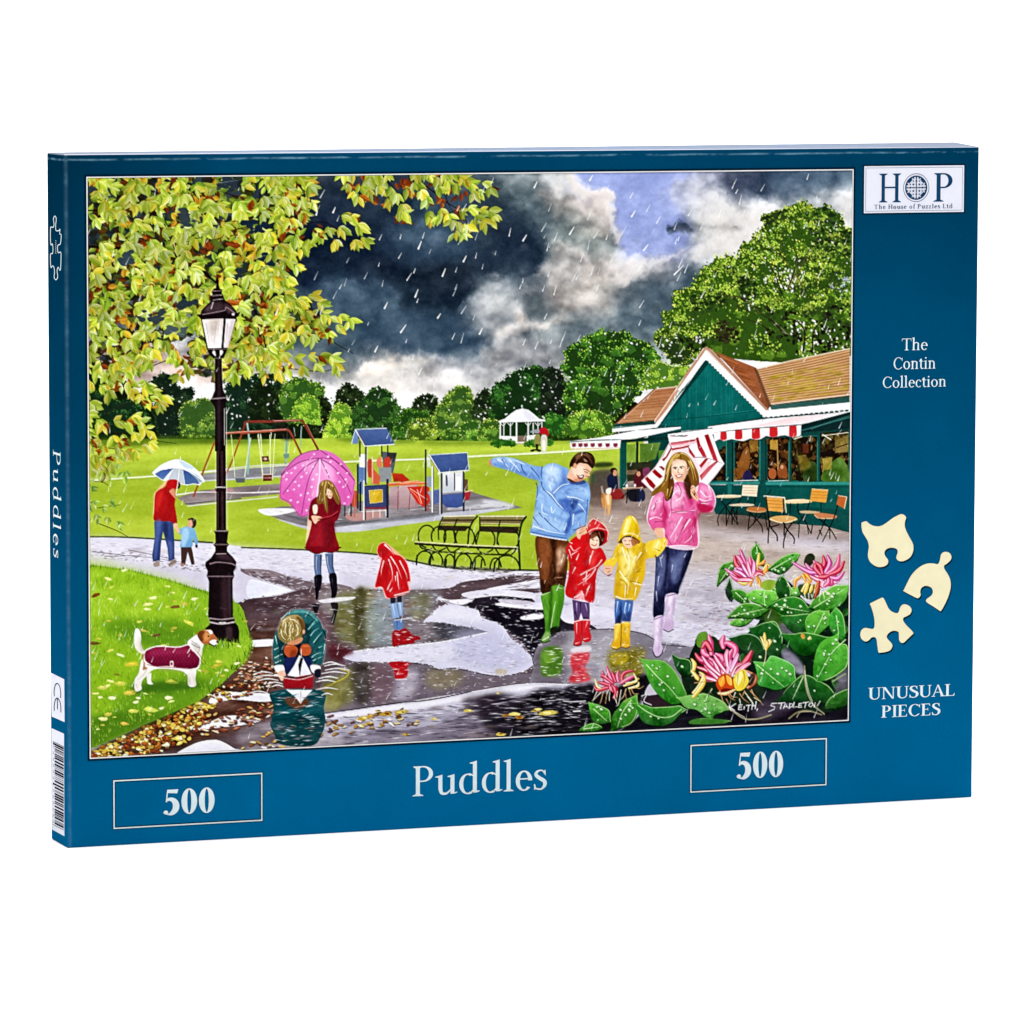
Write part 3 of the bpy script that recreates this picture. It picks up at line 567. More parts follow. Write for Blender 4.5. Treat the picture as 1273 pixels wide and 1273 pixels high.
# ---------------------------------------------------------------- trees, lawn, paths
DKG = ['#0f1a12', '#15231a', '#1a2c1b']
def tree(s, base, mids, lights, r=2.2, n=260, hole=None, nh=0, rag=1.0, lo=.5):
    p = smooth(P(s)); lo_, hi_ = p.min(0), p.max(0); H = hi_[1]-lo_[1]
    base = np.clip(col(base)*.62+col(mids[0])*.5, 0, 1); mids = [np.clip(col(c)*np.array([1.34, 1.22, 1.1])+.02, 0, 1) for c in mids]; lights = [np.clip(col(c)*np.array([1.3, 1.17, 1.05])+.03, 0, 1) for c in lights]
    polyfill(p, base, edge=.3)
    for i in range(0, len(p), 1):                 # ragged outline
        if rng.random() < .75: dab(*(p[i]+rng.normal(0, r*.45*rag, 2)), r*(.5+.6*rng.random()), base)
    ctr = scatter(p, max(6, n//9), 0)
    ctr = ctr[np.argsort(ctr[:, 1])]
    for cx, cy in ctr:                            # leaf clumps, dark below and light above
        t = (cy-lo_[1])/max(H, 1)
        q = r*(1.1+1.2*rng.random())
        dab(cx, cy+q*.5, q*1.2, mids[0] if rng.random() < .6 else base, .8)
        for k in range(9):
            dab(cx+rng.normal()*q*.9, cy+rng.normal()*q*.5, r*(.25+.38*rng.random()), pick(mids), .75, rng.random()*3)
        if rng.random() > t*lo:
            for k in range(8): dab(cx-q*.2+rng.normal()*q*.75, cy-q*.5+rng.normal()*q*.38, r*(.16+.26*rng.random()), pick(lights), .7, rng.random()*3)
    for i in range(len(p)):                       # sunlit sprigs along the edge
        for k in range(3): dab(*(p[i]+rng.normal(0, r*.6, 2)), r*(.18+.3*rng.random()), pick(mids+lights), .75, rng.random()*3)
    if nh:
        for x, y in scatter(p, nh, 0): dab(x, y, .45+.75*rng.random(), hole, .9+.9*rng.random(), rng.random()*3, a=.9)
def trunk(c, s, w, w1): S(c, s, w, w1, lab=False)
W = '#eeebe6'
def trees():
    LB('distant_trees')
    Zm(0, 0, s=1)
    F('#14200f', '108 545 108 470 150 470 200 500 330 500 420 510 520 522 600 510 700 500 790 500 800 545 600 552 300 552', edge=.2)
    Zm(100, 420, 240)
    tree('50 620 50 200 110 190 150 260 160 380 220 420 330 420 420 470 440 620', '#13251a', ['#16301c', '#1f4023', '#2b5a2a'], ['#356b2c', '#2c5a2c'], 2.4, 200)
    tree('400 400 430 320 500 265 560 240 620 270 650 330 740 340 740 400 690 440 690 630 590 660 520 640 500 560 480 500', '#121e17', ['#17291c', '#1f3a22'], ['#2c4f2a', '#27462a'], 2.0, 190, W, 14)
    tree('655 500 700 430 760 420 800 400 870 420 895 500 885 640 690 645', '#27401c', ['#44662a', '#5f8430'], ['#8fae44', '#a5c255', '#7da03a'], 2.0, 170)
    tree('950 480 970 400 960 330 1010 300 1080 265 1140 250 1230 240 1290 255 1330 300 1340 590 1100 600 950 625', '#13211a', ['#15301f', '#1d3d25'], ['#2a5b35', '#24492b'], 2.2, 230, W, 40)
    Zm(320, 480, 200)
    tree('-60 20 60 -20 130 10 180 60 190 120 240 150 250 260 0 290 -60 270', '#10190f', ['#16240f', '#1b2e16'], ['#24401d'], 2.2, 110, W, 14)
    tree('190 40 240 -30 330 -60 430 -30 520 10 520 80 480 130 470 260 210 260', '#24401a', ['#3b6124', '#517d2c'], ['#7ba23b', '#8db546'], 2.3, 150)
    tree('480 110 520 90 570 140 580 240 560 420 460 400 440 250', '#10160f', ['#182412', '#1c2c18'], ['#2e4a20'], 2.0, 80)
    tree('285 200 330 110 400 85 480 120 490 210 480 290 300 290', '#3c601f', ['#5c8a2b', '#6f9c30'], ['#9fc445', '#8fb83c', '#b2d053'], 2.1, 140)
    tree('620 120 650 40 700 -10 770 10 830 60 850 140 800 300 700 330', '#12190f', ['#192614', '#20321a'], ['#33521f'], 2.0, 120, W, 14)
    tree('535 400 560 280 600 180 650 145 730 170 745 280 745 410 640 420', '#41651f', ['#6b962f', '#84ae3a'], ['#a9cb52', '#c0db6a', '#97bb46'], 2.0, 190)
    tree('750 330 760 190 830 110 900 40 980 20 1050 60 1100 150 1130 210 1110 390 780 400', '#172a14', ['#22441d', '#2f5a23'], ['#47772b', '#3c6a28'], 2.3, 260, W, 10)
    tree('1080 350 1100 250 1180 190 1260 210 1300 300 1290 400 1090 410', '#1d3a16', ['#2f5a1f', '#447526'], ['#6f9f35'], 2.0, 110)
    Zm(500, 480, 200)
    tree('80 190 100 120 160 75 250 80 290 150 290 240 200 260 100 240', '#131a10', ['#1b2a15', '#223a18'], ['#34541f'], 1.9, 110, W, 10)
    tree('-20 260 40 190 130 200 210 230 230 400 -20 400', '#17300f', ['#28501b', '#3a6a22'], ['#5d8f2f'], 2.0, 110)
    tree('255 230 310 130 370 60 440 10 520 20 560 90 560 200 590 280 560 400 330 420 260 330', '#25401a', ['#44662a', '#5a7f2e'], ['#86a83c', '#9abb4a', '#729634'], 2.2, 270, W, 12)
    tree('560 170 600 80 650 30 700 60 750 130 770 260 760 340 600 330 580 260', '#121a10', ['#1b2b17', '#22371c'], ['#34542a'], 2.1, 140, W, 22)
    tree('705 150 730 20 800 -50 950 -140 1100 -140 1200 -60 1290 30 1310 370 1150 390 750 380', '#122411', ['#1a3d18', '#25531f'], ['#39742a', '#2f6425'], 2.6, 420, W, 46)
    tree('35 400 60 310 140 260 220 280 260 330 240 440 60 455', '#26330f', ['#5c7d2a', '#78993a'], ['#b3cc5a', '#9fb94c'], 1.9, 130, W, 10)
    tree('320 400 350 350 410 340 450 380 440 440 330 445', '#1c3514', ['#37601f', '#4a7526'], ['#7ea23b'], 1.8, 60)
    tree('460 330 520 280 600 280 630 330 610 440 490 445', '#1f3a16', ['#41702a', '#55832e'], ['#8fb352', '#a3c465'], 1.9, 110)
    tree('600 350 640 290 700 270 760 290 770 420 630 440', '#233c17', ['#46702a', '#5a842d'], ['#8fb03f', '#b3c860'], 1.9, 90)
    Zm(680, 420, 200)
    tree('-40 340 -10 260 40 240 110 270 140 380 130 640 -40 640', '#11180f', ['#18241a', '#203220'], ['#2d4c26'], 2.1, 120, W, 24)
    tree('130 260 160 160 150 110 260 40 330 -10 460 -40 640 -30 690 20 790 40 850 110 870 190 800 240 760 290 740 400 620 560 520 640 400 640 280 600 160 560 150 430 190 340', '#15270f', ['#28501b', '#376a22'], ['#69a030', '#85b83c', '#55892a'], 2.9, 560, W, 46)
    tree('735 390 780 290 840 220 900 195 1000 230 1100 220 1130 270 1040 390 900 410', '#35531c', ['#5f8730', '#7a9f36'], ['#a3c24a', '#90b440'], 2.1, 140, W, 12)
    tree('-20 750 -10 620 60 605 130 640 150 760', '#173a14', ['#2a5f20', '#37722a'], ['#5c9538'], 1.9, 70)
    tree('140 760 160 660 260 600 380 580 480 620 530 700 500 780 300 790', '#233d14', ['#4b7a27', '#5f8c2d'], ['#9cc24b', '#b0cf60', '#82aa3a'], 2.1, 190)
    for s in ('330 620 350 540 300 460', '350 560 420 500 470 420', '560 640 600 560 640 520'): trunk('#2a2018', s, 1.6, .6)
    LB('park_tree')
    Zm(840, 200, 240)
    tree('-130 1150 -60 1090 -80 1010 -10 980 10 880 100 840 150 760 220 690 330 640 410 650 440 560 520 540 550 480 600 430 580 370 660 340 770 300 840 285 920 320 1000 310 1090 370 1100 440 1150 460 1175 560 1175 1280 150 1290 -60 1270', '#24390f', ['#3c5f1b', '#4f7a22', '#33531a'], ['#8cae3c', '#a5c048', '#7ea034', '#b4cc58'], 3.1, 1150, W, 60)
    for x, y in scatter('0 1000 100 860 230 700 430 580 560 450 760 310 960 330 1090 420 1150 620 1140 1000 800 1010 500 960 200 1160 0 1150', 62, 0):
        q = 5.5+3.5*rng.random(); tone = rng.random()
        for k in range(16): dab(x+q*.15+rng.normal()*q*.7, y+q*.75+rng.normal()*q*.3, 1.2+1.8*rng.random(), pick(['#26381a', '#2e4220', '#384f24', '#33481c']), .7, rng.random()*3, a=.8)
        for k in range(44): dab(x+rng.normal()*q*.75, y-q*.1+rng.normal()*q*.36, .6+1.1*rng.random(), np.clip(col(pick(['#7e9c34', '#8cab38', '#6c8c2c', '#9ab844', '#b6cc56', '#aaa83c']))*(.86+.3*tone), 0, 1), .7, rng.random()*3)
    for s, d, li, n in (('580 380 680 340 760 320 700 420 620 440', '#27351c', '#33451f', 40), ('890 330 1000 310 1090 370 1150 470 1150 620 1000 600 900 560 880 440', '#23331a', '#3d5a25', 110),
                        ('400 760 520 800 560 900 480 960 430 860', '#1f2f16', '#2f4a20', 50), ('100 900 300 870 330 960 150 990', '#1f2c14', '#30481c', 60), ('260 1040 380 1080 420 1200 280 1180', '#2b2418', '#3a3a1c', 50),
                        ('560 960 820 1010 960 1000 1150 900 1160 1240 620 1240 600 1100', '#1d1a14', '#2c3a1a', 150), ('0 1180 160 1150 180 1260 0 1270', '#1a2012', '#2a3a18', 40)):
        for x, y in scatter(s, n): dab(x, y, 1.6+1.8*rng.random(), d if rng.random() < .6 else li, .8)
    for s, n in (('210 700 420 660 430 760 300 860 220 900 140 840', 120), ('440 570 560 540 640 600 560 680 450 660', 60), ('680 370 790 320 800 440 700 520 620 480', 70), ('890 620 1060 600 1060 720 960 740', 60),
                 ('520 860 640 830 690 900 830 880 800 960 640 990', 70), ('480 1170 560 1140 660 1180 700 1260 500 1270', 60), ('0 1040 120 1060 160 1140 0 1140', 40), ('20 890 90 880 100 980 20 980', 30), ('1050 880 1150 860 1160 1000 1060 1000', 30)):
        for x, y in scatter(s, n): dab(x, y, .7+1.4*rng.random(), pick(['#93b53a', '#a5c244', '#86a835', '#b0c94f', '#7c9c30', '#6a8c2a', '#5c7d26']), .65, rng.random()*3)
    for s, n, c in (('560 760 700 730 830 720 810 840 740 880 680 860 600 830', 45, W), ('1000 820 1070 760 1150 770 1150 850 1080 870 1010 850', 0, W), ('640 1060 960 1060 1000 1260 820 1270 760 1150', 44, '#f3efe8'), ('1020 1090 1150 1080 1150 1240 1030 1230', 16, '#e9e6cf'),
                    ('120 1150 210 1140 220 1200 150 1200', 12, W), ('450 880 520 900 500 990 460 960', 10, W)):
        for x, y in scatter(s, n): dab(x, y, .6+.9*rng.random(), np.clip(col(c)*(.8+.2*rng.random()), 0, 1), 1.2+.6*rng.random(), rng.normal()*.5)
    for x, y in scatter('0 1000 100 860 230 700 430 580 560 420 760 310 1000 330 1100 470 1150 800 1140 1000 600 1000 200 1160 0 1150', 900, 0):
        dab(x, y, .5+1.1*rng.random(), pick(['#1d2c10', '#2c4216', '#86a83a', '#9fbd48', '#4c6a20', '#35501a', '#5a7c28']), .7, rng.random()*3)
    for x, y in scatter('330 700 440 560 600 420 760 330 1000 340 1120 470 1150 760 1000 800 600 780', 70, 0): dab(x, y, .5+.7*rng.random(), pick(['#c9cccc', '#a8b2b6', '#e2e0da']), 1.1, rng.random()*3)
    for s in ('860 900 800 760 700 640 620 560', '800 760 860 640 940 520', '820 700 900 640 1000 600', '560 1010 440 900 340 800', '440 900 380 900 300 880', '700 640 690 520 730 420'): S('#4a3a2a', s, 1.1, .4, a=.8); S('#8a7a64', s, .4, .2, a=.6)
    for x, y in scatter('1000 830 1060 770 1150 770 1150 850 1080 870', 26, 0): dab(x, y, 1+1.3*rng.random(), pick(['#9fb0bb', '#8fa2b0', '#b4c0c8']), .9, rng.random()*3)
    for s, w in (('700 880 660 760 630 700', 1.6), ('740 850 780 740 800 640 780 580', 2.2), ('790 700 860 620 900 560', 1.2), ('720 860 690 790 680 740', 1.2), ('880 910 940 860 1000 820 1040 750', 1.4), ('720 1150 640 1060 560 1010', 2), ('840 1270 850 1130 800 1060 720 1040', 2.4), ('900 1270 910 1130 960 1060 1040 1010', 2.2), ('640 1140 560 1080 480 1050', 1.6), ('380 1160 320 1080 280 1040', 1.5)):
        S('#2b2119', s, w, w*.5)
    for s, w in (('745 845 785 745 802 650', .6), ('730 1140 655 1060', .7), ('700 1130 760 1150', .6)): S('#a58f80', s, w, .3)
    for x, y in scatter('960 860 1020 760 1110 740 1175 750 1170 880 1080 900', 90, 0): dab(x, y, 1+1.6*rng.random(), pick(['#2c4216', '#55742a', '#86a83a', '#33501c']), .7, rng.random()*3) if rng.random() < .55 else None
    for s in ('1000 860 1060 800 1130 770', '1040 870 1090 800 1150 790', '1010 830 1070 850 1140 830'): S('#3a3024', s, .8, .4)
    Zm(680, 420, 200)
    tree('860 40 900 -20 1010 -30 1060 60 1150 110 1120 190 1000 210 960 130', '#1e2a12', ['#2c451a', '#3f5f22'], ['#6d9331', '#8fb13c'], 2.2, 100, W, 20)
trees()
def land():
    LB('lawn'); Zm(0, 0, s=1)
    F('#a6bb3e', '105 548 200 546 300 547 420 545 520 548 640 549 740 548 800 545 800 720 105 720', c2='#9bb02a', sm=0, nh=.06)
    for s, a in (('105 545 250 543 270 549 200 555 105 556', .75), ('255 545 330 546 330 552 255 553', .6), ('420 544 510 546 505 552 440 551', .5), ('530 548 625 549 620 555 540 555', .4), ('680 540 790 540 800 551 690 552', .3)):
        F('#4d6b1a', s, a=a, f=1.5)
    F('#c2d64e', '110 560 300 556 420 553 520 556 700 552 780 552 780 560 600 562 420 566 110 574', a=.7, f=3)
    F('#d2e060', '120 640 200 650 280 655 300 668 140 664', a=.35, f=5)
    F('#8ea523', '440 600 520 596 660 585 730 584 730 612 600 604', a=.35, f=5)
    F('#8fa626', '110 600 200 600 260 625 180 640 110 634', a=.35, f=6)
    flecks('110 552 790 550 740 705 520 690 300 672 110 664', 900, ['#b4c64a', '#92a82c', '#bfcf58', '#88a02a', '#a3b936'], 9, .7, -3, .12, sm=0, a=.45)
    S('#dde3c2', '108 598 150 595 195 592 280 585 430 574.5 520 571.5 600 567 690 562.5 790 555.5', 1.8, 2.6)
    S('#8aa43a', '108 600.5 195 594.5 430 577 600 569.5 790 558', .7, .7, a=.8)
    LB('playground')
    F('#8a898f', '252 590 300 583 362 579 362 592 300 597 252 598', sm=0, nh=.12)
    S('#cfd0d6', '258 586 310 580 362 577', 1.2); S('#c3c6cf', '252 598 310 595 365 591', 1.6)
    F('#8b7f80', '220 619 250 610 300 605 355 601 352 614 300 619 235 629', sm=0, nh=.16)
    S('#e3dfe2', '216 616 250 612 300 613 355 611', 1.8, wm=1); S('#5f6166', '230 627 270 623 300 620', 1.4); S('#d4d3d6', '233 629.5 300 622.5 345 618', 1.2)
    F('#d9938f', '262 610 285 607 290 611 268 613', a=.5, f=1)
    F('#827c80', '321 635 350 630 440 626 500 610 587 612 626 624 650 631.5 585 640 547 646 500 652 455 659 420 661 385 658 345 645', sm=0, nh=.15)
    F('#b9bac6', '348 646 385 655 425 655 470 648 550 638 600 634 640 631 585 641 547 647 500 653 455 660 420 662 385 659 350 648', nh=.12)
    F('#e6e4ea', '321 634 345 632 372 634 350 640 332 641', nh=.08); F('#55575e', '352 640 420 648 480 646 540 638 540 642 470 650 420 653 385 650', a=.7, f=1)
    F('#dadbe2', '585 622 620 623 640 630 600 632 560 634 560 630', a=.8, f=1); F('#5b5b60', '560 616 590 618 600 626 560 632', a=.5, f=2)
    flecks('330 637 420 650 500 640 640 630 500 615 440 632', 160, ['#d8d8e0', '#5f5d63', '#a9a6ad', '#9b8f90'], 10, .8, -4, .1, sm=0, a=.7)
    F('#b88a84', '430 640 470 637 474 643 440 648', a=.9)
    # ------------- wet path and promenade
    LB('wet_path')
    F('#cdc9da', '100 667 163 668 265 675 310 681 380 684 420 686 440 688 471 690 518 699 550 706 600 709 647 709.5 737 710 738 612 745 598 900 585 1064 640 1064 960 100 960', sm=0, nh=.05)
    F('#ddd9e6', '105 668 265 677 420 688 520 701 640 712 700 712 700 735 560 722 300 705 105 692', a=.75, f=4)
    F('#8d7b72', '735 600 800 590 1064 630 1064 672 990 668 900 662 830 654 735 668', a=.9, f=6, nh=.12)
    F('#b7a69a', '735 640 880 662 1000 682 1064 690 1064 720 900 712 735 700', a=.9, f=8, nh=.1)
    F('#b9b2ba', '735 680 900 702 1000 716 1000 760 735 740', a=.55, f=10)
    F('#4d4640', '735 588 765 586 765 612 737 616', f=2, a=.9); F('#6b5a50', '735 610 770 606 790 615 737 630', f=2, a=.8)
    flecks('740 640 1060 640 1060 720 880 740 740 690', 520, ['#9a897d', '#cbbfb6', '#7d6c62', '#e0d8d3', '#a7988f'], 13, .9, 2, .08, sm=0, a=.5)
    flecks('640 712 1060 712 1000 800 640 800', 900, ['#efeef6', '#a7a0b2', '#8d869a', '#f4f3fa', '#b4a49a', '#857d90'], 11, .9, 0, .1, sm=0, a=.6)
    flecks('110 672 300 684 640 715 560 722 380 712 110 694', 800, ['#f6f4fb', '#b3adbd', '#9a92a2', '#f0eef6'], 9, .8, 3, .1, sm=0, a=.55)
    for s in ('845 738 900 732 980 744 900 750', '850 765 905 758 930 770 880 776', '700 735 740 732 750 736'): F('#8e8694', s, a=.35, f=2)
    flecks('850 750 930 745 945 790 880 800', 130, ['#6e6672', '#8c7a70', '#b59a86', '#4d4650', '#e8e4ee'], 7, 1, 2, .15, sm=0, a=.7)
    for x, y in scatter('105 672 300 690 520 708 640 716 1060 716 1060 800 830 800 735 770 640 735 560 722 300 704 105 696', 120, 0):
        dab(x, y, 4+7*rng.random(), pick(['#a99fb8', '#c4b8ac', '#9892a4', '#ece8f2', '#b8b0c0', '#a8a4b8', '#f4f2f8']), .22, -.03, a=.45, f=1)
    S('#44522a', '105 667.5 163 668.5 265 675', 1.6, 2.2); S('#3f4d26', '300 681 360 683 420 686 471 690 518 699 550 705 600 708 647 709 700 709.5', 1.8, 2.6)
    flecks('440 690 520 701 600 710 600 714 500 703 440 694', 60, ['#5a5a50', '#8a8a80', '#f4f2f8'], 3, .8, 10, .3, sm=0)
    for s in ('115 686 150 690 190 694 230 700', '130 692 180 691', '160 684 190 690 215 696'): S('#6b6470', s, 1.2, .5, a=.75)
    flecks('115 684 215 690 240 704 130 696', 60, ['#4b4650', '#7a7480', '#efedf4'], 5, .9, 6, .2, sm=0, a=.85)
    flecks('190 697 262 704 262 712 200 706', 50, ['#3f3c42', '#77717a', '#efedf4'], 5, .9, 4, .2, sm=0, a=.85)
land()
# ---------------------------------------------------------------- bandstand, swings, play houses, cafe, benches
def built():
    LB('bandstand'); Zm(500, 480, 200)
    F('#1c3a18', '770 280 1120 270 1120 410 780 410', sm=0)
    F('#e9ebea', '770 395 915 400 915 440 770 425', sm=0); F('#dfe2e0', '985 395 1060 385 1060 420 985 440', sm=0)
    F('#7d6a5c', '910 395 985 395 985 440 910 440', sm=0); S('#d9d4cf', '890 448 985 448', 1.6); S('#b9a79b', '900 458 975 460', 1.2)
    for x, y0, y1, w in ((776, 285, 410, 1.6), (805, 290, 395, 1.2), (857, 295, 395, 1.3), (906, 290, 440, 1.9), (998, 290, 410, 1.7), (1037, 292, 380, 1.1), (1075, 290, 350, 1.1), (1106, 285, 360, 1.2)):
        S('#f0f1ef', f'{x} {y0} {x} {y1}', w)
    for x in (800, 857, 998, 1075): S('#e4e6e4', f'{x-25} 290 {x} 315 {x+22} 290', .8)
    F('#efeff2', '765 290 770 275 810 262 860 220 905 190 950 180 1000 190 1045 225 1085 260 1130 268 1132 280 950 282', sm=0, c2='#dcdde3')
    F('#c9c9d4', '950 182 990 190 1040 230 1075 262 1000 270', a=.5, f=1); S('#f6f6f8', '765 284 950 280 1132 274', 1.3)
    E('#f4f4f4', 948, 160, 6, 9); S('#eeeeee', '948 160 948 182', .8)
    Zm(500, 480, 200); LB('clipped_hedge')
    tree('710 470 725 440 780 428 850 430 885 445 890 475', '#1d4314', ['#2b5f1d'], ['#3f7d28'], 1.3, 40); tree('975 470 990 445 1040 430 1070 440 1075 472', '#1d4314', ['#2b5f1d'], ['#3f7d28'], 1.3, 30)
    tree('1150 465 1155 430 1180 425 1192 465', '#1d3a14', ['#2b5f1d'], ['#3f7d28'], 1.2, 16)
    LB('strolling_couple')
    F('#8d8a4a', '1045 420 1060 385 1085 385 1095 420 1085 470 1050 470'); F('#2a2620', '1055 460 1080 460 1075 515 1060 515', sm=0)
    F('#c8c3b4', '1100 400 1120 385 1145 400 1148 460 1135 520 1105 520 1098 450'); F('#efeadc', '1108 440 1130 430 1135 510 1110 510', a=.7)
    F('#b5182a', '1080 360 1095 335 1130 330 1158 360 1155 400 1125 380 1095 385'); F('#8e949c', '1010 365 1050 345 1085 350 1080 375 1040 372')
    for x in (1030, 1085): E('#1f1c1c', x, 513, 17, 9)
    F('#2f2b28', '1030 500 1085 500 1080 512 1035 512', sm=0)
    # ------------- swings
    LB('swing_set'); Zm(320, 480, 200)
    RD, RDL = '#8c3b2c', '#c4685a'
    for s, w in (('-240 445 -120 365 -55 280 60 282 340 278 365 290 480 505', 0),): pass
    Zm(100, 420, 240)
    S('#a04a2c', '885 690 800 910 745 1050', 2.2); S('#a04a2c', '1090 560 1010 790 955 910', 1.9); S('#7e2f24', '1060 640 1095 560 1115 555', 2.2)
    for s, w, c in (('1100 560 1112 680 1105 900', 2.2, '#8fb0a8'), ('1085 930 1125 660', 1, '#a9c9cf')): S(c, s, w)
    for s in ('995 640 1020 925', '1080 930 1120 660', '1170 640 1205 910', '1190 640 1200 800', '1250 640 1255 910'): S('#dfe6b2', s, .8)
    F('#5d656a', '1020 925 1085 925 1085 955 1030 958', sm=0); S('#8e999e', '1018 925 1088 923', 1)
    F('#7b3328', '1200 790 1245 785 1245 818 1203 820', sm=0); E('#c4b0a0', 1222, 800, 12, 8); F('#7b3328', '1200 905 1262 905 1262 945 1205 945', sm=0); S('#c2b6a8', '1198 903 1265 903', 1); S('#d2b8a8', '1205 925 1262 925', .7)
    Zm(320, 480, 200)
    for s in ('10 380 45 740', '110 370 95 580', '140 380 120 740', '25 380 40 560'): S('#e4eaba', s, .9)
    for s, c, w in (('240 330 225 620', '#7fa69e', 2), ('205 380 230 600', '#9dbcae', 1), ('265 390 240 560', '#d9e3a6', .8), ('350 320 340 490', '#8fb0a8', 1.2), ('290 330 300 400', '#8fb0a8', 1)): S(c, s, w)
    F('#6c332a', '35 558 92 556 92 600 40 602', sm=0); E('#cdb5a6', 64, 578, 14, 10); F('#6f3029', '45 705 118 702 114 752 48 754', sm=0); S('#d8c7bd', '42 700 120 698', .9); S('#cbb0a8', '50 728 114 727', .7)
    F('#6f8f8c', '205 540 255 535 250 570 215 575', sm=0)
    F('#1d1a14', '150 300 240 310 300 400 250 430 160 400', f=1.5, a=.8)
    S('#7d342a', '-60 285 100 283 240 276 345 275 365 290 420 390 482 505', 2.9, 2.6); S('#c98b80', '-60 280 100 278 340 270', .8)
    S('#92402f', '-130 378 -40 368 100 356 230 348 262 370 300 440 350 545', 2.7, 2.4); S('#d39a8e', '-120 370 100 350 230 343', .7)
    S('#b57a58', '388 300 470 470', .8)
    Zm(100, 420, 240); S('#a8543a', '950 632 1060 625 1275 615', 2.6); S('#d8a090', '955 627 1270 610', .8); S('#7d342a', '1085 580 1100 555 1275 552', 2.6)
    # ------------- play houses
    LB('play_house'); Zm(320, 480, 200)
    BL, BD, WH = '#4a5f94', '#38446c', '#dfe3ea'
    F('#5a6169', '985 520 1105 530 1075 690 1000 680', sm=0); F('#39383a', '1030 530 1105 530 1080 600 1050 610', sm=0)
    F('#c23a24', '1065 690 1150 695 1210 750 1080 760', sm=0, c2='#a02c1c')
    F('#b4422e', '870 600 905 585 920 700 880 720'); F('#d87a62', '945 590 975 560 985 640 950 640'); F('#bf3f30', '1000 590 1040 560 1060 620 1010 650')
    F('#8a8f92', '960 645 1060 645 1060 760 970 760', sm=0); F('#c95f42', '905 640 975 720 965 780 905 775', sm=0)
    F('#6d87b0', '785 630 860 640 860 760 790 740', sm=0); F('#eef0f2', '805 540 855 540 855 645 810 645', sm=0)
    F('#5d7dab', '795 645 840 650 838 860 800 850', sm=0)
    for x, y0, y1, w in ((812, 440, 560, 2), (860, 480, 780, 2.4), (985, 470, 560, 1.6), (1032, 470, 560, 1.6), (795, 620, 970, 2.2)): S('#2d2f38', f'{x} {y0} {x} {y1}', w)
    S('#e8ebef', '870 490 868 770', .7); S('#e4c9b8', '910 560 912 770', 1)
    F('#b9492f', '745 830 790 830 785 960 745 950', sm=0)
    F(BD, '840 790 1020 780 1030 960 850 970', sm=0); F('#424b74', '865 800 1005 795 1015 950 865 955', sm=0)
    F('#c7a01c', '885 828 990 820 992 918 892 930', sm=0); F('#d9bb3c', '900 840 975 835 930 915 898 918', sm=0, a=.6); S('#efe6c0', '885 828 990 820 992 918 892 930 885 828', .6, sm=0)
    S('#8e2f3e', '850 970 1020 966', 2.4); S('#e7c7c0', '805 990 850 995 1025 985', 1.2)
    for x, y0, y1, w, c in ((693, 940, 1030, 1.8, '#2f3038'), (742, 930, 1030, 1.8, '#2f3038'), (770, 840, 1040, 1.6, '#b96a55'), (815, 760, 990, 2.6, '#23252e'), (842, 750, 1060, 1.6, '#e6e9ee'), (856, 990, 1060, 1.4, '#2a2c34'), (1030, 740, 1040, 3, '#2a2e3c'), (1018, 980, 1030, 1.2, '#e0e2ea'), (970, 980, 1040, 1.2, '#d8c7c4'), (915, 985, 1040, 1.2, '#d8c7c4')): S(c, f'{x} {y0} {x} {y1}', w)
    F('#4d6698', '790 350 1025 335 1085 460 850 475', sm=0, c2='#41578a'); F('#6a84b4', '745 455 775 345 800 360 795 460', sm=0)
    S('#dfe6ee', '775 345 850 478 1088 462', 1.3, sm=0); S('#cfd8e4', '745 460 775 345 1022 335', 1.1, sm=0); S('#8e3f52', '790 352 855 470', .5)
    F('#b79aa0', '1045 800 1273 780 1273 960 1050 970', sm=0, c2='#9a7c82', nh=.1)
    for x in (1115, 1205): S('#8a3d34', f'{x} 795 {x-4} 985', .8)
    S('#d2603f', '1040 782 1280 762', 3.6); S('#f0b49a', '1040 772 1280 752', .8)
    Zm(500, 480, 200)
    F('#c0a5a8', '-20 790 110 785 100 960 -20 965', sm=0, c2='#a4868a'); F('#c5301e', '40 800 215 790 220 920 175 960 120 930', sm=0)
    S('#e77a60', '60 820 120 880 150 940', 1.1); S('#f2c5b8', '120 820 155 930', .8); S('#f2c5b8', '60 810 200 900', .7); S('#8a3d34', '65 830 55 960', .8)
    F('#b92c20', '-10 700 60 750 -10 765', sm=0); S('#d8653f', '-20 778 240 768', 3.4); S('#f3bba2', '-20 770 240 760', .8)
    F('#8a98a8', '195 720 250 715 250 800 200 800', sm=0); F('#d8dade', '320 690 490 680 490 840 320 850', sm=0, c2='#b9bfc9'); F('#8d97a8', '200 840 300 810 300 900 250 930', sm=0)
    F('#e8e8ea', '425 720 465 715 465 830 425 830', sm=0); S('#3a4050', '352 710 354 790', 2.2); S('#3a4050', '415 690 415 840', 1.4); S('#b4b4ba', '385 840 470 835', 1.4)
    F('#4c629e', '318 862 490 850 480 950 440 965 350 962 318 930', sm=0, c2='#3f5288'); F('#55689a', '250 830 300 820 300 920 250 940', sm=0)
    F('#a52a34', '492 845 548 828 530 900 495 910', sm=0); S('#e9c1bd', '490 842 560 826', 1)
    F('#6b4a3a', '495 740 520 740 520 830 495 830', sm=0)
    for x, y0, y1, w, c in ((187, 505, 990, 2.2, '#2e2d34'), (240, 640, 1000, 2.2, '#e3e4ea'), (248, 640, 1000, 1.0, '#2a2c34'), (300, 680, 1010, 1.4, '#e9eaf0'), (312, 680, 1012, 2.2, '#23262f'), (487, 670, 990, 2.4, '#2b3040'), (205, 930, 990, 1.6, '#b24232')): S(c, f'{x} {y0} {x} {y1}', w)
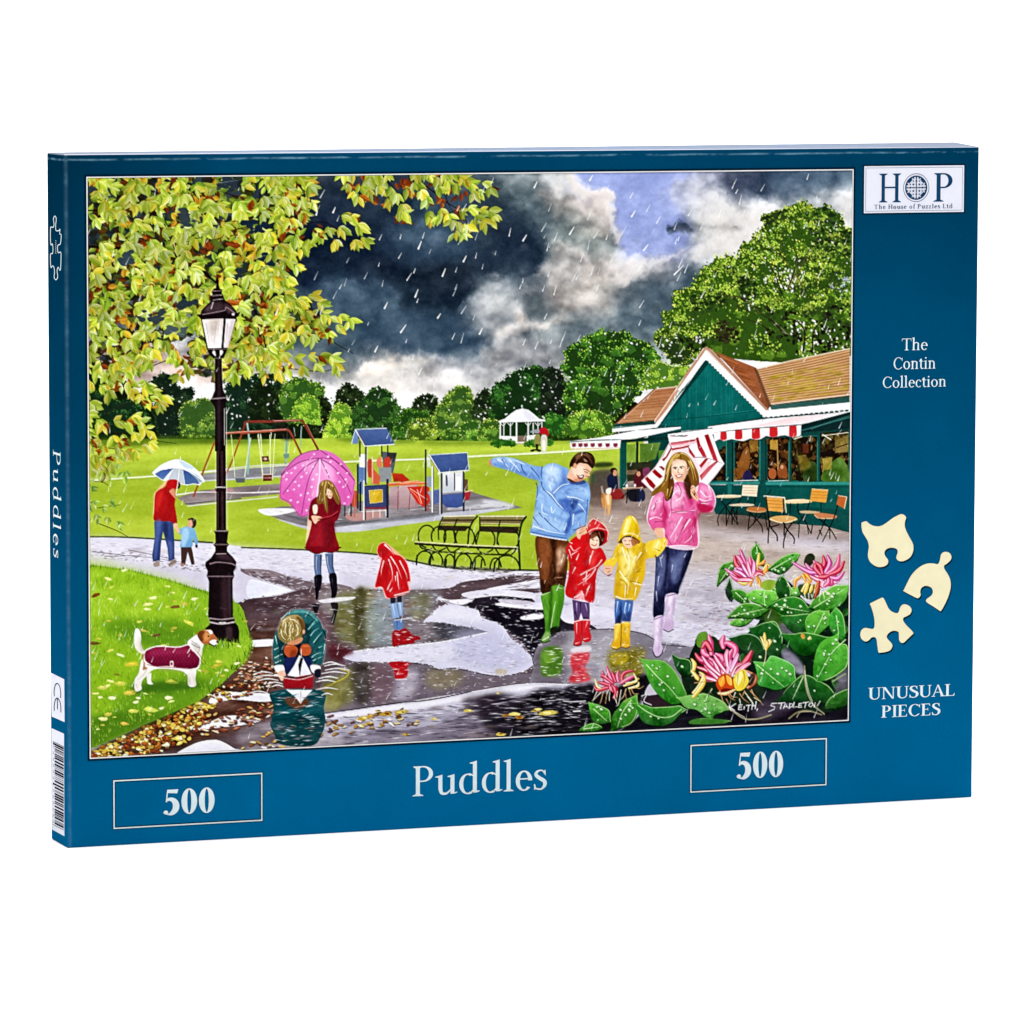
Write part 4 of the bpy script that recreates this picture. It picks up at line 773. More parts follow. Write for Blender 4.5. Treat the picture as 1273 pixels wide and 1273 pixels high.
    F('#4a6196', '215 545 515 530 528 665 300 685', sm=0, c2='#405589'); S('#dde5ee', '215 545 300 688 530 668', 1.3, sm=0); S('#cfd8e4', '200 548 515 528 530 660', 1, sm=0); F('#c8d4da', '195 560 220 560 230 650 200 640', sm=0, a=.8); S('#7d2f48', '215 560 290 680', .5)
    # ------------- cafe
    LB('cafe'); Zm(860, 420, 210)
    TE, TD, TL = '#0e5c56', '#0b3a38', '#1f7a72'
    F('#0f4340', '-330 640 1200 560 1200 1190 700 1120 150 1100 -330 1000', sm=0)                 # dark inside and wall
    F('#4b7a28', '-250 850 -30 850 -60 1010 -250 1020', sm=0, n=.1); F('#76862a', '-200 870 -150 870 -150 1000 -200 1000', sm=0, a=.7); F('#232c16', '-250 1000 -40 990 -60 1100 -250 1100', sm=0)
    F('#175f58', '180 780 1190 720 1190 1180 700 1130 150 1090', sm=0)
    # window panes
    def pane(s, cols, n):
        F('#1c120c', s, sm=0)
        for x, y in scatter(s, n, 0): dab(x, y, 1.2+2.6*rng.random(), pick(cols), .6+.8*rng.random(), a=.75)
        F('#1c120c', s, sm=0, a=.12)
    pane('170 860 255 830 255 1075 150 1080', ['#4a3316', '#2e1d10', '#6d4a20', '#1f140c'], 30)
    pane('325 790 505 760 505 1068 325 1075', ['#5a3614', '#8a5a1e', '#2a170c', '#3d2410', '#b07a2a', '#4a2a12'], 60)
    pane('570 760 735 750 735 1075 570 1075', ['#5a3614', '#7a4a1a', '#2a170c', '#4f2c14', '#94622a', '#241510'], 55)
    pane('750 755 945 745 945 1080 750 1075', ['#4d3a16', '#26190e', '#5c5220', '#3a4a1a', '#2a1a10', '#6a4a20'], 60)
    pane('965 720 1180 700 1180 1085 965 1080', ['#5c4a1a', '#7c6a24', '#3a3214', '#8a7a30', '#4a3a1c', '#2a2412'], 70)
    for s_ in ('330 800 500 775 500 1060 330 1070', '575 765 730 755 730 1070 575 1070', '755 760 940 750 940 1070 755 1070', '970 725 1178 705 1178 1075 970 1075'):
        flecks(s_, 34, ['#d8b060', '#8a5a2a', '#e8d8a8', '#5a2c18', '#b07838', '#3a4a28', '#c89a50'], 7, 1.3, 85, .7, sm=0, a=.6)
    F('#b98a35', '430 780 500 765 500 850 440 870', sm=0, a=.6, n=.15); F('#7d4c1c', '375 880 420 820 440 900 425 990 360 1070 340 1010', n=.1); F('#2a2350', '385 1070 400 1010 435 1000 460 1070')
    F('#c49a3a', '590 775 650 770 640 850 590 840', sm=0, a=.8, n=.1); S('#b98a48', '645 800 650 1000', 1.2); F('#8a4e26', '650 1040 655 980 690 955 715 985 715 1060'); E('#a35a30', 608, 1025, 30, 42); E('#c0906a', 680, 975, 12, 16)
    F('#33481f', '850 1080 840 1000 880 930 945 960 945 1080', n=.12); F('#8a7a2a', '790 850 850 880 900 960 830 1000', a=.7, f=1, n=.1); F('#241208', '790 790 900 800 890 880 800 890', sm=0, a=.8); S('#d6c9a8', '770 765 830 745', 1.4); F('#5c2c16', '835 800 880 800 880 870 840 870', sm=0)
    F('#4d6f28', '985 1080 1000 1000 1080 920 1130 910 1180 990 1180 1085', n=.14); F('#a08a44', '1080 780 1180 730 1180 860 1080 870', sm=0, a=.7, n=.1); F('#a8963c', '985 910 1060 900 1050 990 990 1000', sm=0, a=.8, n=.1); S('#e8e0c8', '985 730 1050 770', 1.3); S('#d8cfa8', '980 740 1180 715', 1)
    F('#1c1410', '965 860 1080 850 1080 890 965 900', sm=0); S('#2a1c12', '1090 830 1180 800', 1.4)
    for x, w, y0, y1 in ((285, 8.5, 770, 1180), (537, 8, 740, 1250), (742, 2.6, 740, 1080), (957, 3.2, 710, 1090)): S('#114a46', f'{x} {y0} {x} {y1}', w)
    for x in (262, 515, 733, 948): S('#2e857c', f'{x} 780 {x} 1075', .9)
    S('#0a2422', '308 790 308 1180', 1.8); S('#0a2422', '560 770 560 1070', 1.4)
    S('#cfd9d6', '320 1078 500 1076', 1); S('#a9c9c4', '575 1080 730 1078', .9); S('#2f8a82', '135 1098 510 1096', 2.4); S('#2f8a82', '560 1100 1185 1098', 3.4); S('#0b3d3a', '560 1122 1185 1122', 1)
    F('#0d4a47', '135 1110 1190 1118 1190 1190 1190 1470 1000 1420 700 1400 400 1340 180 1330 150 1250', sm=0, n=.03); F('#116058', '560 1130 1190 1130 1190 1300 560 1250', sm=0, a=.6, n=.04)
    S('#1d6d66', '285 1100 285 1180', 5)
    # posts and counter at the left end
    Zm(680, 420, 200)
    S('#0f4d47', '605 830 603 1190', 8.5); S('#1a6a60', '583 830 580 1190', 1.6); S('#0c2f2d', '715 830 712 1060', 3.4)
    F('#6f8f2a', '632 845 700 845 700 990 632 1000', sm=0, n=.1); F('#55752a', '735 840 900 830 860 960 735 1000', sm=0, n=.12); F('#2a2e1c', '632 990 850 980 800 1120 632 1140', sm=0, n=.06); S('#0d3532', '590 820 960 795', 4)
    F('#8a6a52', '630 1050 720 1045 720 1080 630 1085', sm=0, a=.7, n=.1)
    # roof
    LB('cafe_roof')
    Zm(860, 420, 210)
    F('#a0613c', '180 105 340 170 480 225 500 240 590 520 575 545', sm=0, c2='#8a5232', nh=.06)
    for i in range(15):
        t = i/14; S(pick(['#7a3d1c', '#c07a44', '#6b371a']), f'{185+380*t:.0f} {112+400*t:.0f} {330+165*min(1,t*1.6):.0f} {172+330*t:.0f}', .7, a=.7)
    S('#6b4a34', '480 235 590 520', 2); F('#6d4a34', '470 240 500 240 610 500 580 530', sm=0, a=.9)
    F('#b98f60', '495 240 760 175 1190 85 1190 440 900 470 600 505', sm=0, nh=.05)
    for i in range(17):
        t = i/16; y0 = 245+258*t; y1 = 90+350*t; x0 = 498+100*t
        S(pick(['#8a5230', '#7d4a2a', '#96603a']), f'{x0:.0f} {y0:.0f} 850 {(y0*.52+y1*.48)+3:.0f} 1190 {y1:.0f}', .9, a=.8); S('#dcb28c', f'{x0:.0f} {y0+8:.0f} 850 {(y0*.52+y1*.48)+11:.0f} 1190 {y1+9:.0f}', .7, a=.7)
    flecks('560 290 1180 180 1190 400 700 470 600 470', 150, ['#a09020', '#b5a428', '#8a7c1c', '#c4b040'], 16, 1.6, -9, .08, sm=0, a=.6)
    S('#d9c4b0', '490 238 760 172 1190 84', 1.3); S('#ead9c8', '1190 430 900 465 600 502', .8)
    F('#2d5550', '590 515 1190 442 1190 490 600 545', sm=0, c2='#3f6a64'); S('#16302e', '590 512 1190 440', 1)
    F('#f1f0f4', '575 548 1190 488 1190 548 560 605', sm=0)
    for i in range(17): x = 560+i*38; E('#1c3a3a', x, 606-i*3.5, 16, 7, -5) if x < 1190 else None
    F('#f3e8ea', '200 660 560 612 1190 560 1190 566 820 655 430 690 -60 760 -80 700', sm=0)
    for i in range(12): S('#e4c4c8', f'{760+30*i} {600-3*i} {430+40*i} {678-3*i}', .8, a=.8)
    F('#0f2b2c', '820 660 1190 560 1190 690 830 715', sm=0); S('#2f6663', '830 700 1190 600', 1.6); S('#3d7a75', '900 690 1000 650 1185 590', .7)
    LB('cafe_awning')
    F('#f3eef0', '165 715 500 680 825 655 822 735 800 745 770 750 740 745 700 735 640 745 610 750 560 740 520 765 480 770 440 760 390 780 350 775 300 765 240 780 210 765 170 785', sm=0)
    for x, y0, y1, w in ((240, 705, 773, 46), (354, 692, 768, 54), (484, 680, 765, 60), (617, 672, 748, 60), (763, 660, 748, 56)):
        F('#c92a30', f'{x-w/2} {y0+4} {x+w/2-2} {y0} {x+w/2+2} {y1-10} {x+w/4} {y1} {x-w/4} {y1+2} {x-w/2-2} {y1-8}', sm=0); S('#e88a8a', f'{x-w/2} {y0+5} {x+w/2} {y0+1}', .6)
    S('#1b2f30', '170 712 500 682 825 656', .9)
    LB('cafe_gable')
    F('#0f6d68', '-320 740 -30 330 105 165 150 190 300 320 540 600 300 640 -50 690', sm=0, c2='#0c5f5b', n=.03)
    for i in range(36):
        x = -200+i*21; yt = max(175, 165+abs(x-105)*1.02); S(pick(['#0a4f4c', '#15807a', '#0c5854']), f'{x} {yt+30:.0f} {x+3} {625-(x*.08):.0f}', .6, a=.6)
    S('#0a4643', '-140 620 0 605 480 555', .9); S('#1c857e', '-140 613 0 598 480 548', .6)
    F('#0a3230', '-30 340 105 165 130 180 0 330 -180 560 -320 745 -320 720', sm=0, a=.75)
    Zm(680, 420, 200)
    F('#0f6a65', '880 700 1060 450 1273 190 1273 720 1060 740 1060 700', sm=0, c2='#0c5f5b', n=.03)
    for i in range(20): x = 930+i*18; S(pick(['#0a4f4c', '#15807a', '#0c5854']), f'{x} {max(200, 700-(x-880)*1.28)+20:.0f} {x} 720', .6, a=.6)
    S('#0a4643', '960 650 1273 625', .9); F('#0a3230', '1100 400 1273 190 1273 215 1110 420 900 690 880 690', sm=0, a=.8)
    S('#0b3a38', '880 700 1060 705', 1)
    # left roof slope
    F('#a8714e', '548 682 860 405 1030 385 1010 440 850 655', sm=0, c2='#b98a62', nh=.06)
    for i in range(13):
        t = i/12; S(pick(['#8a4d28', '#7c4424', '#d09a70']), f'{560+300*t:.0f} {672-262*t:.0f} {850+180*t:.0f} {650-262*t:.0f}', .6, a=.7)
    S('#e3cbb8', '860 408 1030 388', 1.1); S('#7c4a2c', '545 684 855 408', 1.8); S('#d0a58a', '560 680 860 412', .8)
    F('#1d4a44', '525 690 850 655 850 690 520 715', sm=0); S('#87b3ac', '525 712 850 690', .8)
    F('#f4f4f6', '515 722 860 685 870 712 700 735 520 748', sm=0)
    F('#c08a6a', '850 660 1010 440 1230 90 1273 70 1273 95 1100 330 880 680', sm=0); S('#e8d0c0', '855 655 1240 85', .9)
    F('#f1f1f5', '850 690 1100 390 1273 100 1273 170 1240 190 1150 320 880 705 860 715', sm=0)
    for i in range(16): t = i/15; E('#0c3a38', 1262-375*t, 185+520*t, 8, 8)
    Zm(860, 420, 210)
    F('#f1f1f5', '-110 400 105 95 125 90 570 550 590 575 545 605 105 165 -60 380', sm=0)
    F('#b58a76', '105 70 150 88 580 545 560 550 105 85 -60 310 -60 290', sm=0); F('#d9c2b4', '105 92 130 100 560 552 105 98', sm=0, a=.7)
    for i in range(22): t = i/21; E('#0e6460', 120+425*t, 182+425*t, 8, 8)
    S('#9a7a68', '105 70 580 548', .8)
    # left awning
    LB('cafe_awning'); Zm(680, 420, 200)
    F('#f4f1f2', '175 822 420 790 700 735 1060 705 1060 720 950 745 700 800 580 810 185 838', sm=0); S('#1c4a46', '175 826 400 812 590 808', 1)
    F('#f5eaec', '180 840 585 808 580 870 190 880', sm=0); S('#d9a4ac', '190 880 300 882 580 870', .8)
    for x in (213, 265, 308, 362, 420, 480, 542): F('#8e3a4e', f'{x-18} 838 {x+16} 834 {x+18} 860 {x} 868 {x-15} 862', sm=0)
    Zm(760, 530, 160)
    F('#f3eef0', '560 75 700 60 1000 20 1273 0 1273 30 1010 65 850 75 560 105', sm=0); S('#143a3a', '560 76 1000 20', .9)
    for x in (605, 730): F('#8a4a56', f'{x-25} 95 {x+25} 88 {x+25} 130 {x-25} 140', sm=0)
    # ------------- customers at the far tables
    LB('cafe_customer'); Zm(680, 420, 200)
    F('#1a2240', '475 1120 500 1080 550 1080 562 1200 530 1240 490 1190'); E('#2a1c18', 528, 1052, 28, 24); F('#c98a6a', '530 1050 552 1055 550 1090 525 1090')
    F('#8e2a2a', '500 1210 580 1200 610 1273 500 1273'); F('#e6d6c8', '470 1200 510 1190 500 1240 470 1235')
    F('#e0d6ce', '425 1180 440 1170 450 1240 435 1240', sm=0); F('#c88a50', '430 1240 470 1240 480 1310 460 1345 440 1340')
    F('#5a1a24', '690 1090 730 1060 790 1080 800 1180 700 1190'); E('#3a2218', 745, 1055, 32, 22); E('#c08a6a', 725, 1078, 16, 20); F('#7a3a5a', '760 1040 810 1030 815 1090 770 1110')
    F('#232a4a', '650 1210 760 1200 770 1290 660 1290'); S('#c8a080', '600 1196 760 1188', 1.6); S('#e6d2bc', '600 1190 700 1186', .7)
    E('#ece8e6', 632, 1172, 9, 14); E('#e6dcd8', 697, 1170, 9, 13); S('#1a1614', '640 1200 630 1310', 1.6); S('#1a1614', '590 1270 640 1220', 1.2); S('#1d1814', '700 1200 700 1290', 1.2)
    F('#18140f', '640 1205 720 1200 720 1280 650 1290', a=.6, f=2)
    Zm(600, 540, 160); S('#2c5a3c', '1095 400 1098 470', 2.2); F('#5c4a40', '1060 500 1200 500 1190 630 1070 630', sm=0, a=.55, f=1); F('#2f3c1c', '1120 285 1273 280 1273 320 1120 330', a=.9, f=1)
    LB('cafe_dog'); F('#d8a468', '1210 620 1240 600 1273 610 1273 690 1255 790 1240 800 1230 710 1215 795 1205 800 1215 690'); F('#f0d8b8', '1225 610 1250 605 1255 690 1235 690', a=.8)
    # ------------- terrace tables and chairs
    Zm(860, 560, 210)
    def legs(ss, w=1.3, c='#17120f'):
        for s in ss: S(c, s, w, w*.8)
    LB('cafe_table'); F('#2c2018', '220 480 560 470 800 560 560 600 280 570', a=.45, f=3)
    legs(['205 360 260 430 330 540', '330 360 260 420 200 500 200 570', '260 430 260 570', '300 440 305 560'], 1.5)
    F('#d9bd98', '185 345 260 335 370 340 375 352 290 360 190 358'); S('#f0dcc0', '190 344 370 340', .7)
    LB('cafe_chair'); F('#e6d2b8', '385 262 500 262 490 350 375 342', sm=0)
    for y in (282, 302, 322): S('#b89470', f'382 {y} 494 {y+3}', .5)
    legs(['380 345 345 420 340 560', '480 350 470 420', '300 415 350 560', '345 440 300 550', '330 420 290 470 260 570'], 1.3); F('#c9b49a', '290 410 380 400 470 408 440 422 300 420')
    F('#b06a34', '415 450 440 428 540 432 560 460 480 468'); S('#e0b080', '412 452 480 466 555 462', .8)
    legs(['440 470 430 540 425 605', '540 470 430 590', '440 470 520 560 535 620', '550 470 570 600', '490 470 465 560'], 1.5); legs(['570 340 600 295'], 1.4)
    LB('cafe_table'); F('#e0c294', '700 385 740 372 850 370 905 380 890 395 780 402 700 398'); S('#f3e2c4', '705 380 850 371', .7); legs(['745 400 740 470', '800 400 805 470 870 560', '880 400 870 450 800 560', '870 560 880 630', '810 560 805 660', '840 500 900 630'], 1.4)
    LB('cafe_chair'); F('#d8963c', '905 292 1028 300 1012 395 890 382', sm=0)
    for y in (312, 334, 356): S('#a0641e', f'902 {y} 1018 {y+6}', .5)
    S('#f0d8a8', '905 292 1028 300', .7); legs(['975 395 975 460', '890 385 860 480'], 1.1); F('#b9a078', '815 460 870 455 965 465 930 478 830 474')
    F('#b5602c', '1105 342 1168 352 1150 440 1090 410', sm=0); S('#f0c8a0', '1150 440 1168 352', 1); S('#e8d0b0', '1105 342 1168 352', .8)
    F('#b9744a', '920 480 970 472 1085 490 1075 515 960 512'); S('#e6c49c', '925 490 960 512 1075 515', .8)
    legs(['1100 415 1075 500 1030 600 985 690', '960 515 1040 590 1090 670', '1010 515 945 670', '1040 600 1040 670', '960 600 980 640', '910 560 900 630'], 1.6)
    F('#d99a48', '555 352 698 360 700 468 570 455', sm=0, n=.04)
    for y in (378, 402, 428): S('#a0661e', f'560 {y} 698 {y+8}', .6)
    S('#f3e4c8', '542 345 700 357', 1.4); S('#e6cda4', '700 357 712 470', 1.2); S('#1a1410', '560 350 575 470', 1.6); S('#1a1410', '690 365 695 550', 1.8)
    F('#c99a5c', '585 515 640 495 740 495 795 515 760 540 690 548 610 535', n=.05); S('#ecd4a8', '585 518 690 548 795 520', 1)
    legs(['590 530 580 600 575 700', '575 470 590 570 640 640 645 685', '690 545 720 600 770 660 770 705', '770 535 720 600 695 680 692 735', '700 550 695 640', '600 580 660 560'], 1.9)
    # ------------- benches
    LB('park_bench'); Zm(440, 630, 220)
    IR = '#1c2a1a'
    flecks('440 400 640 440 900 470 1050 480 1200 455 1000 440 600 420', 140, ['#5a5348', '#3f3b34', '#8a8478'], 9, 1, 4, .15, sm=0, a=.7)
    F('#8d8152', '640 70 870 66 850 120 620 130', sm=0, c2='#6b5f38'); F('#8d8152', '905 66 1235 66 1195 130 900 130', sm=0, c2='#6b5f38')
    S('#e3dcb8', '645 72 875 66', 1.3); S('#e3dcb8', '905 70 1235 70', 1.4); S('#c9bd84', '622 116 850 122', 1); S('#cfc48e', '905 120 1195 126', 1); S('#3a2d1e', '640 98 860 98', 1.8); S('#3a2d1e', '905 98 1215 100', 1.8)
    F('#3b2a22', '610 135 840 140 800 178 600 170', sm=0); F('#3b2a22', '900 140 1190 145 1180 195 910 180', sm=0)
    for s, w in (('890 68 855 110 830 170 820 270', 2.3), ('1240 72 1205 130 1185 250 1190 330 1195 460', 2.6), ('745 90 720 160 730 260', 1.8), ('1055 95 1040 160 1030 270', 1.8), ('640 75 610 150 610 240', 1.6), ('905 75 905 160 880 270', 1.6)): S(IR, s, w)
    def ring(cx, cy, rx, ry, a0, a1, w, ang=0):
        t = np.radians(np.linspace(a0, a1, 14)); S(IR, [v for q in zip(cx+np.cos(t)*rx, cy+np.sin(t)*ry) for v in q], w)
    for cx, cy, rx, ry in ((525, 215, 62, 80), (610, 215, 52, 70), (690, 225, 42, 65), (800, 225, 68, 78), (945, 240, 70, 80), (1110, 235, 78, 82)): ring(cx, cy, rx, ry, 95 if cx == 525 else 150, 400 if cx != 525 else 330, 1.9)
    for s in ('470 270 490 300 540 310 560 300', '560 275 600 320 660 300', '660 280 700 330 760 300', '880 290 930 340 1000 310', '1010 290 1060 350 1140 300', '1180 300 1130 350'): S(IR, s, 1.9)
    for cx, cy, rx, ry in ((510, 400, 62, 80), (590, 410, 50, 80), (690, 425, 40, 80), (790, 430, 60, 90), (900, 440, 45, 85), (1100, 440, 90, 88), (1020, 450, 40, 80)): ring(cx, cy, rx, ry, 180, 350, 2)
    for x, y0, y1 in ((450, 350, 420), (548, 360, 425), (634, 380, 420), (660, 380, 440), (720, 340, 450), (838, 390, 450), (868, 380, 460), (915, 380, 440), (1008, 400, 470), (1042, 360, 450)): S(IR, f'{x+6} {y0} {x} {y1}', 2)
    S('#2a2a1c', '440 266 800 290 1170 302', 3); S('#d9d0a0', '440 254 800 276 1175 292', 1.4); S('#1f2414', '500 320 800 335 1000 345 1120 345', 2.4, a=.8)
    flecks('490 300 900 310 1000 345 560 335', 40, ['#e8e6c8', '#8aa028', '#c9d06a'], 5, .9, 3, .3, sm=0, a=.8)
built()
# ---------------------------------------------------------------- puddles, reflections, fallen leaves
def puddles():
    LB('puddle'); Zm(0, 0, s=1)
    # wet streak behind
    F('#85757c', '300 708 335 709 362 718 390 724 420 726 440 733 425 740 395 738 370 735 345 726 310 716', nh=.16)
    flecks('300 708 360 716 420 728 430 738 380 736 320 720', 190, ['#b9b2bd', '#5a4a50', '#d8d5e0', '#7a6258', '#4a4048'], 7, 1, 8, .3, sm=0, a=.8)
    F('#dfe0ee', '310 722 335 726 362 735 345 739 310 744', nh=.05); S('#f4f3f8', '312 721 340 728 362 735', 1)
    # big dark puddle, left of the pale island
    MAIN = '294 752 310 745 345 741 364 736 390 731 425 733 440 733 470 733 505 733.5 537 733 561 730.5 575 724 604 720 640 716 662 716 700 722 690 730 650 745 620 770 640 790 664 815 668 840 720 852 720 925 420 945 300 945 250 940 160 938 120 935 112 944 112 936 204 890 247 871 276 849 295 830 312 805 306 780 298 765'
    F('#5c4a50', MAIN, nh=.08)
    F('#564348', '294 754 345 742 380 736 386 770 380 800 330 830 310 800 305 775', a=.9, f=2, nh=.15)
    F('#5d3f35', '312 778 345 782 340 830 318 860 260 880 280 850 300 830', a=.8, f=4, nh=.18)
    F('#8f8788', '395 736 440 734 470 734 480 740 470 800 440 808 420 770 400 760', a=.85, f=3, nh=.15)
    # reflected trees: olive and grey columns
    F('#70703e', '418 742 440 736 462 735 466 790 440 800 418 790', a=.85, f=3, n=.12)
    F('#4c4a2c', '441 738 455 736 457 800 442 802', a=.8, f=2, n=.12)
    F('#8b8a5a', '457 742 468 740 470 790 458 796', a=.6, f=3, n=.1)
    F('#8b9aa0', '462 745 490 740 492 800 470 804 455 790', a=.75, f=4, n=.1)
    F('#7d7a80', '500 736 545 735 548 745 530 765 500 772', a=.9, f=3, nh=.14)
    F('#7d7c5c', '510 742 535 740 530 770 512 772', a=.7, f=3, n=.1)
    F('#6b6468', '500 774 526 772 560 774 607 786 555 797 500 803', nh=.12, a=.95); F('#3b3d46', '540 776 560 775 607 786 560 796 545 790', a=.8, f=2)
    F('#80757c', '505 776 535 776 530 798 505 800', a=.7, f=2, nh=.12)
    F('#a5707a', '386 770 405 765 412 800 395 815 388 800', a=.25, f=3)
    flecks('312 748 390 735 500 735 560 732 600 722 545 745 525 770 600 786 540 800 440 808 395 806 390 770 350 760 320 790', 520, ['#d8d4e2', '#efeef6', '#8a7f88', '#3f353c', '#a89ba2'], 7, .8, 0, .12, sm=0, a=.7)
    for x, y in scatter('312 748 390 737 500 737 560 734 545 745 530 770 600 786 540 798 440 806 395 804 350 800 320 790', 70, 0): dab(x, y, 5+6*rng.random(), pick(['#7a8494', '#6a4a3c', '#8d8a98', '#4a3c44', '#9aa0ae', '#5a5a3a', '#b4b0bc']), .16, 0, a=.45, f=.8)
    # lower strip of water with reflections
    F('#6e6470', '424 820 460 822 490 824 505 824 533 827 545 832 566 830 600 838 621 841 660 838 720 838 722 851 656 850 630 853 586 860 535 870 500 874 440 882 395 888 400 850 420 830', nh=.12)
    F('#77743c', '402 850 425 838 440 830 440 870 405 880', a=.8, f=3, n=.14); F('#8a8648', '406 860 424 850 422 880 404 884', a=.6, f=2, n=.15)
    F('#3f3a34', '440 825 462 824 460 870 442 872', a=.8, f=3, n=.12); F('#6d4a50', '462 826 490 830 485 870 462 872', a=.45, f=4)
    F('#c3bdcc', '496 838 520 832 512 866 492 868', a=.65, f=4, nh=.1); F('#7d7358', '535 832 572 834 575 850 545 858 530 850', a=.75, f=3, n=.1)
    F('#6a5f68', '580 840 660 842 700 846 640 850 590 858', a=.7, f=3)
    flecks('424 824 500 826 545 834 621 843 715 843 640 850 535 868 430 880', 230, ['#d8d4e2', '#efeef6', '#9a8f98', '#4a4048', '#b9a88a'], 6, .8, 0, .15, sm=0, a=.7)
    # brown floor of leaves left of the boy
    F('#5e3c2e', '312 800 345 798 350 850 330 880 250 895 210 900 276 860', a=.7, f=5, nh=.2)
    rough(MAIN, ['#d8d4e2', '#efeef6', '#5c4a50', '#8a7f88', '#3f353c'], 420, 1.5, 1.8)
    # dark water right of the island
    F('#2a2430', '578 744 604 735 640 735 662 745 672 757 690 752 700 762 740 780 735 788 720 800 690 830 668 838 664 826 661 815 650 800 638 790 618 776 598 770 585 760', edge=.25)
    F('#15121c', '600 752 640 757 674 768 690 775 672 800 664 815 640 788 612 772', f=2)
    rough('578 744 604 735 640 735 662 745 672 757 690 752 700 762 740 780 735 788 720 800 690 830 668 838 664 826 661 815 650 800 638 790 618 776 598 770 585 760', ['#d8d4e2', '#f2f0f8', '#2a2430', '#6a6070', '#15121c'], 260, 1.6, 2)
    # pale streaks crossing it
    for s, c in (('544 742 560 746 590 744 575 752 555 748', '#e3e0ec'), ('575 738 612 733 662 737 660 744 620 741 585 744', '#d8d4e2'), ('615 752 640 748 700 752 690 758 650 757', '#d9d5e4'), ('648 767 672 762 674 769 652 771', '#e6e4f0'), ('697 757 735 755 760 757 760 771 720 776 700 772', '#d6d2e2'), ('622 745 660 748 650 752 625 750', '#b9b2c2'), ('604 733 660 722 700 716 735 716 735 728 660 732', '#dcd9e6')): F(c, s, nh=.08)
    flecks('576 742 640 735 662 745 690 775 668 830 640 790 600 770', 130, ['#e8e6f0', '#b6aebc', '#5b4a58', '#8c7f8a', '#f4f4fa'], 7, .9, 0, .12, sm=0, a=.85)
    flecks('610 716 662 712 735 714 735 735 640 735', 120, ['#5c525c', '#8d8490', '#f2f0f6', '#3b343c'], 12, .9, -6, .1, sm=0, a=.7)
    # puddle under the family
    FAM = '664 815 672 800 690 790 698 785 734 783 762 782 788 785 803 789 811 793 824 801 838 800 853 803.5 870 806 880 830 860 850 770 852 740 852 687 850 660 850 664 830'
    F('#8d8892', FAM, nh=.1); rough(FAM, ['#d8d4e2', '#efeef6', '#8d8892', '#5d5660'], 200, 1.4, 1.6); F('#5d5560', '664 815 690 790 705 788 700 850 664 850', a=.7, f=4, nh=.12); F('#a9a6ae', '700 800 760 790 770 850 725 850', a=.7, f=6, nh=.08)
    F('#7b7684', '780 786 811 794 840 802 870 808 870 830 815 835 800 810', a=.7, f=3); S('#4a4450', '698 785 734 783 762 782.5 788 785.5 803 789.5 811 794 824 801.5 853 804', 1.3, a=.9)
    F('#4f7d22', '674 808 697 806 698 836 686 841 673 838', a=.9, n=.1, f=1); F('#79a63a', '676 812 690 810 688 822 678 824', a=.7, f=1)
    flecks('672 806 699 806 698 840 672 840', 26, ['#d9e8c0', '#a5c26a', '#3f6420', '#e8f0dc'], 9, .9, 0, .1, sm=0)
    F('#c9303c', '713 811 732 811 732 820 728 830 734 846 708 848 712 835 709 825', a=.9, f=1, n=.1)
    flecks('708 811 733 811 735 848 706 848', 34, ['#f0b4ba', '#e86a70', '#a81c2c', '#f8dcdc'], 9, .9, 0, .1, sm=0)
    F('#e6dfe6', '712 806 732 803 734 810 712 812', a=.8, f=1)
    F('#7a7016', '757 810 780 808 800 806 800 830 790 850 770 845 757 830', a=.85, f=3, n=.14); F('#b09a1c', '760 814 772 812 782 816 776 826 762 826', a=.8, f=1)
    flecks('757 808 802 804 800 846 765 846', 120, ['#cabb40', '#5c5412', '#9a8c28', '#e6dd90', '#8c8460'], 4, 1, 0, .4, sm=0, a=.85)
    flecks('690 788 811 796 860 806 850 830 740 850 690 848', 190, ['#d8d6de', '#6d6672', '#f2f2f6', '#a39ca6'], 5, .8, 0, .2, sm=0, a=.7)
    # pale island
    LB('dry_patch')
    ISL = '544 742 548 743.5 552 748 559 751 564 751 580 755 595 759 597 766 604 770 618 774 626 780 632 789 636 795 640 798 647 801 652 808 660 815 663 827 655 833 640 838 625 841.5 621 840.5 600 838 582 833 566 830.5 552 833 545 832 533 826.5 518 824 500 823.5 470 823 440 822.5 426 818 432 813 441 810 470 806.5 495 804 525 800.5 551 798 580 792 600 787.5 608 786 590 781 570 778 551 774 526 773 530 769 538 763 544 756 551 753 559 750.5 552 747 545 746'
    F('#cbc9dc', ISL, nh=.06, sm=0, edge=.3)
    F('#b7b7d4', '570 785 620 785 655 815 650 830 600 832 560 815', a=.7, f=6); F('#e6e4ee', '530 768 560 754 590 762 600 772 560 770', a=.7, f=3); F('#e0deea', '440 814 520 804 560 800 560 818 520 822 450 820', a=.6, f=3)
    S('#f7f6fb', '441 810 470 806.5 495 804 551 798 606 786.5', 1.2); S('#2c2730', '500 824 533 827 545 832.5 566 831 600 838.5 621 841 640 838.5', 1)
    flecks('440 814 540 800 600 790 640 802 660 822 620 838 550 828 450 820', 200, ['#f0eff6', '#9d97a8', '#8a8390', '#dcdae8', '#e8e6f2'], 8, .8, -2, .12, sm=0, a=.65)
    F('#b5a684', '618 832 630 833 628 839 616 838', a=.7, f=1)
    for k in range(26): x, y = 628+rng.random()*36, 780+rng.random()*52; flecks(f'{x-3} {y-1} {x+3} {y-1} {x+3} {y+1} {x-3} {y+1}', 1, ['#e4e2ec'], 7, .8, 0, .1, sm=0)
    for x, y in scatter('640 855 700 850 760 800 850 800 860 840 740 850', 50, 0): dab(x, y, 4+5*rng.random(), pick(['#a8a4b2', '#6a6472', '#c4c0cc', '#8a8070', '#7c7888']), .18, 0, a=.5, f=.8)
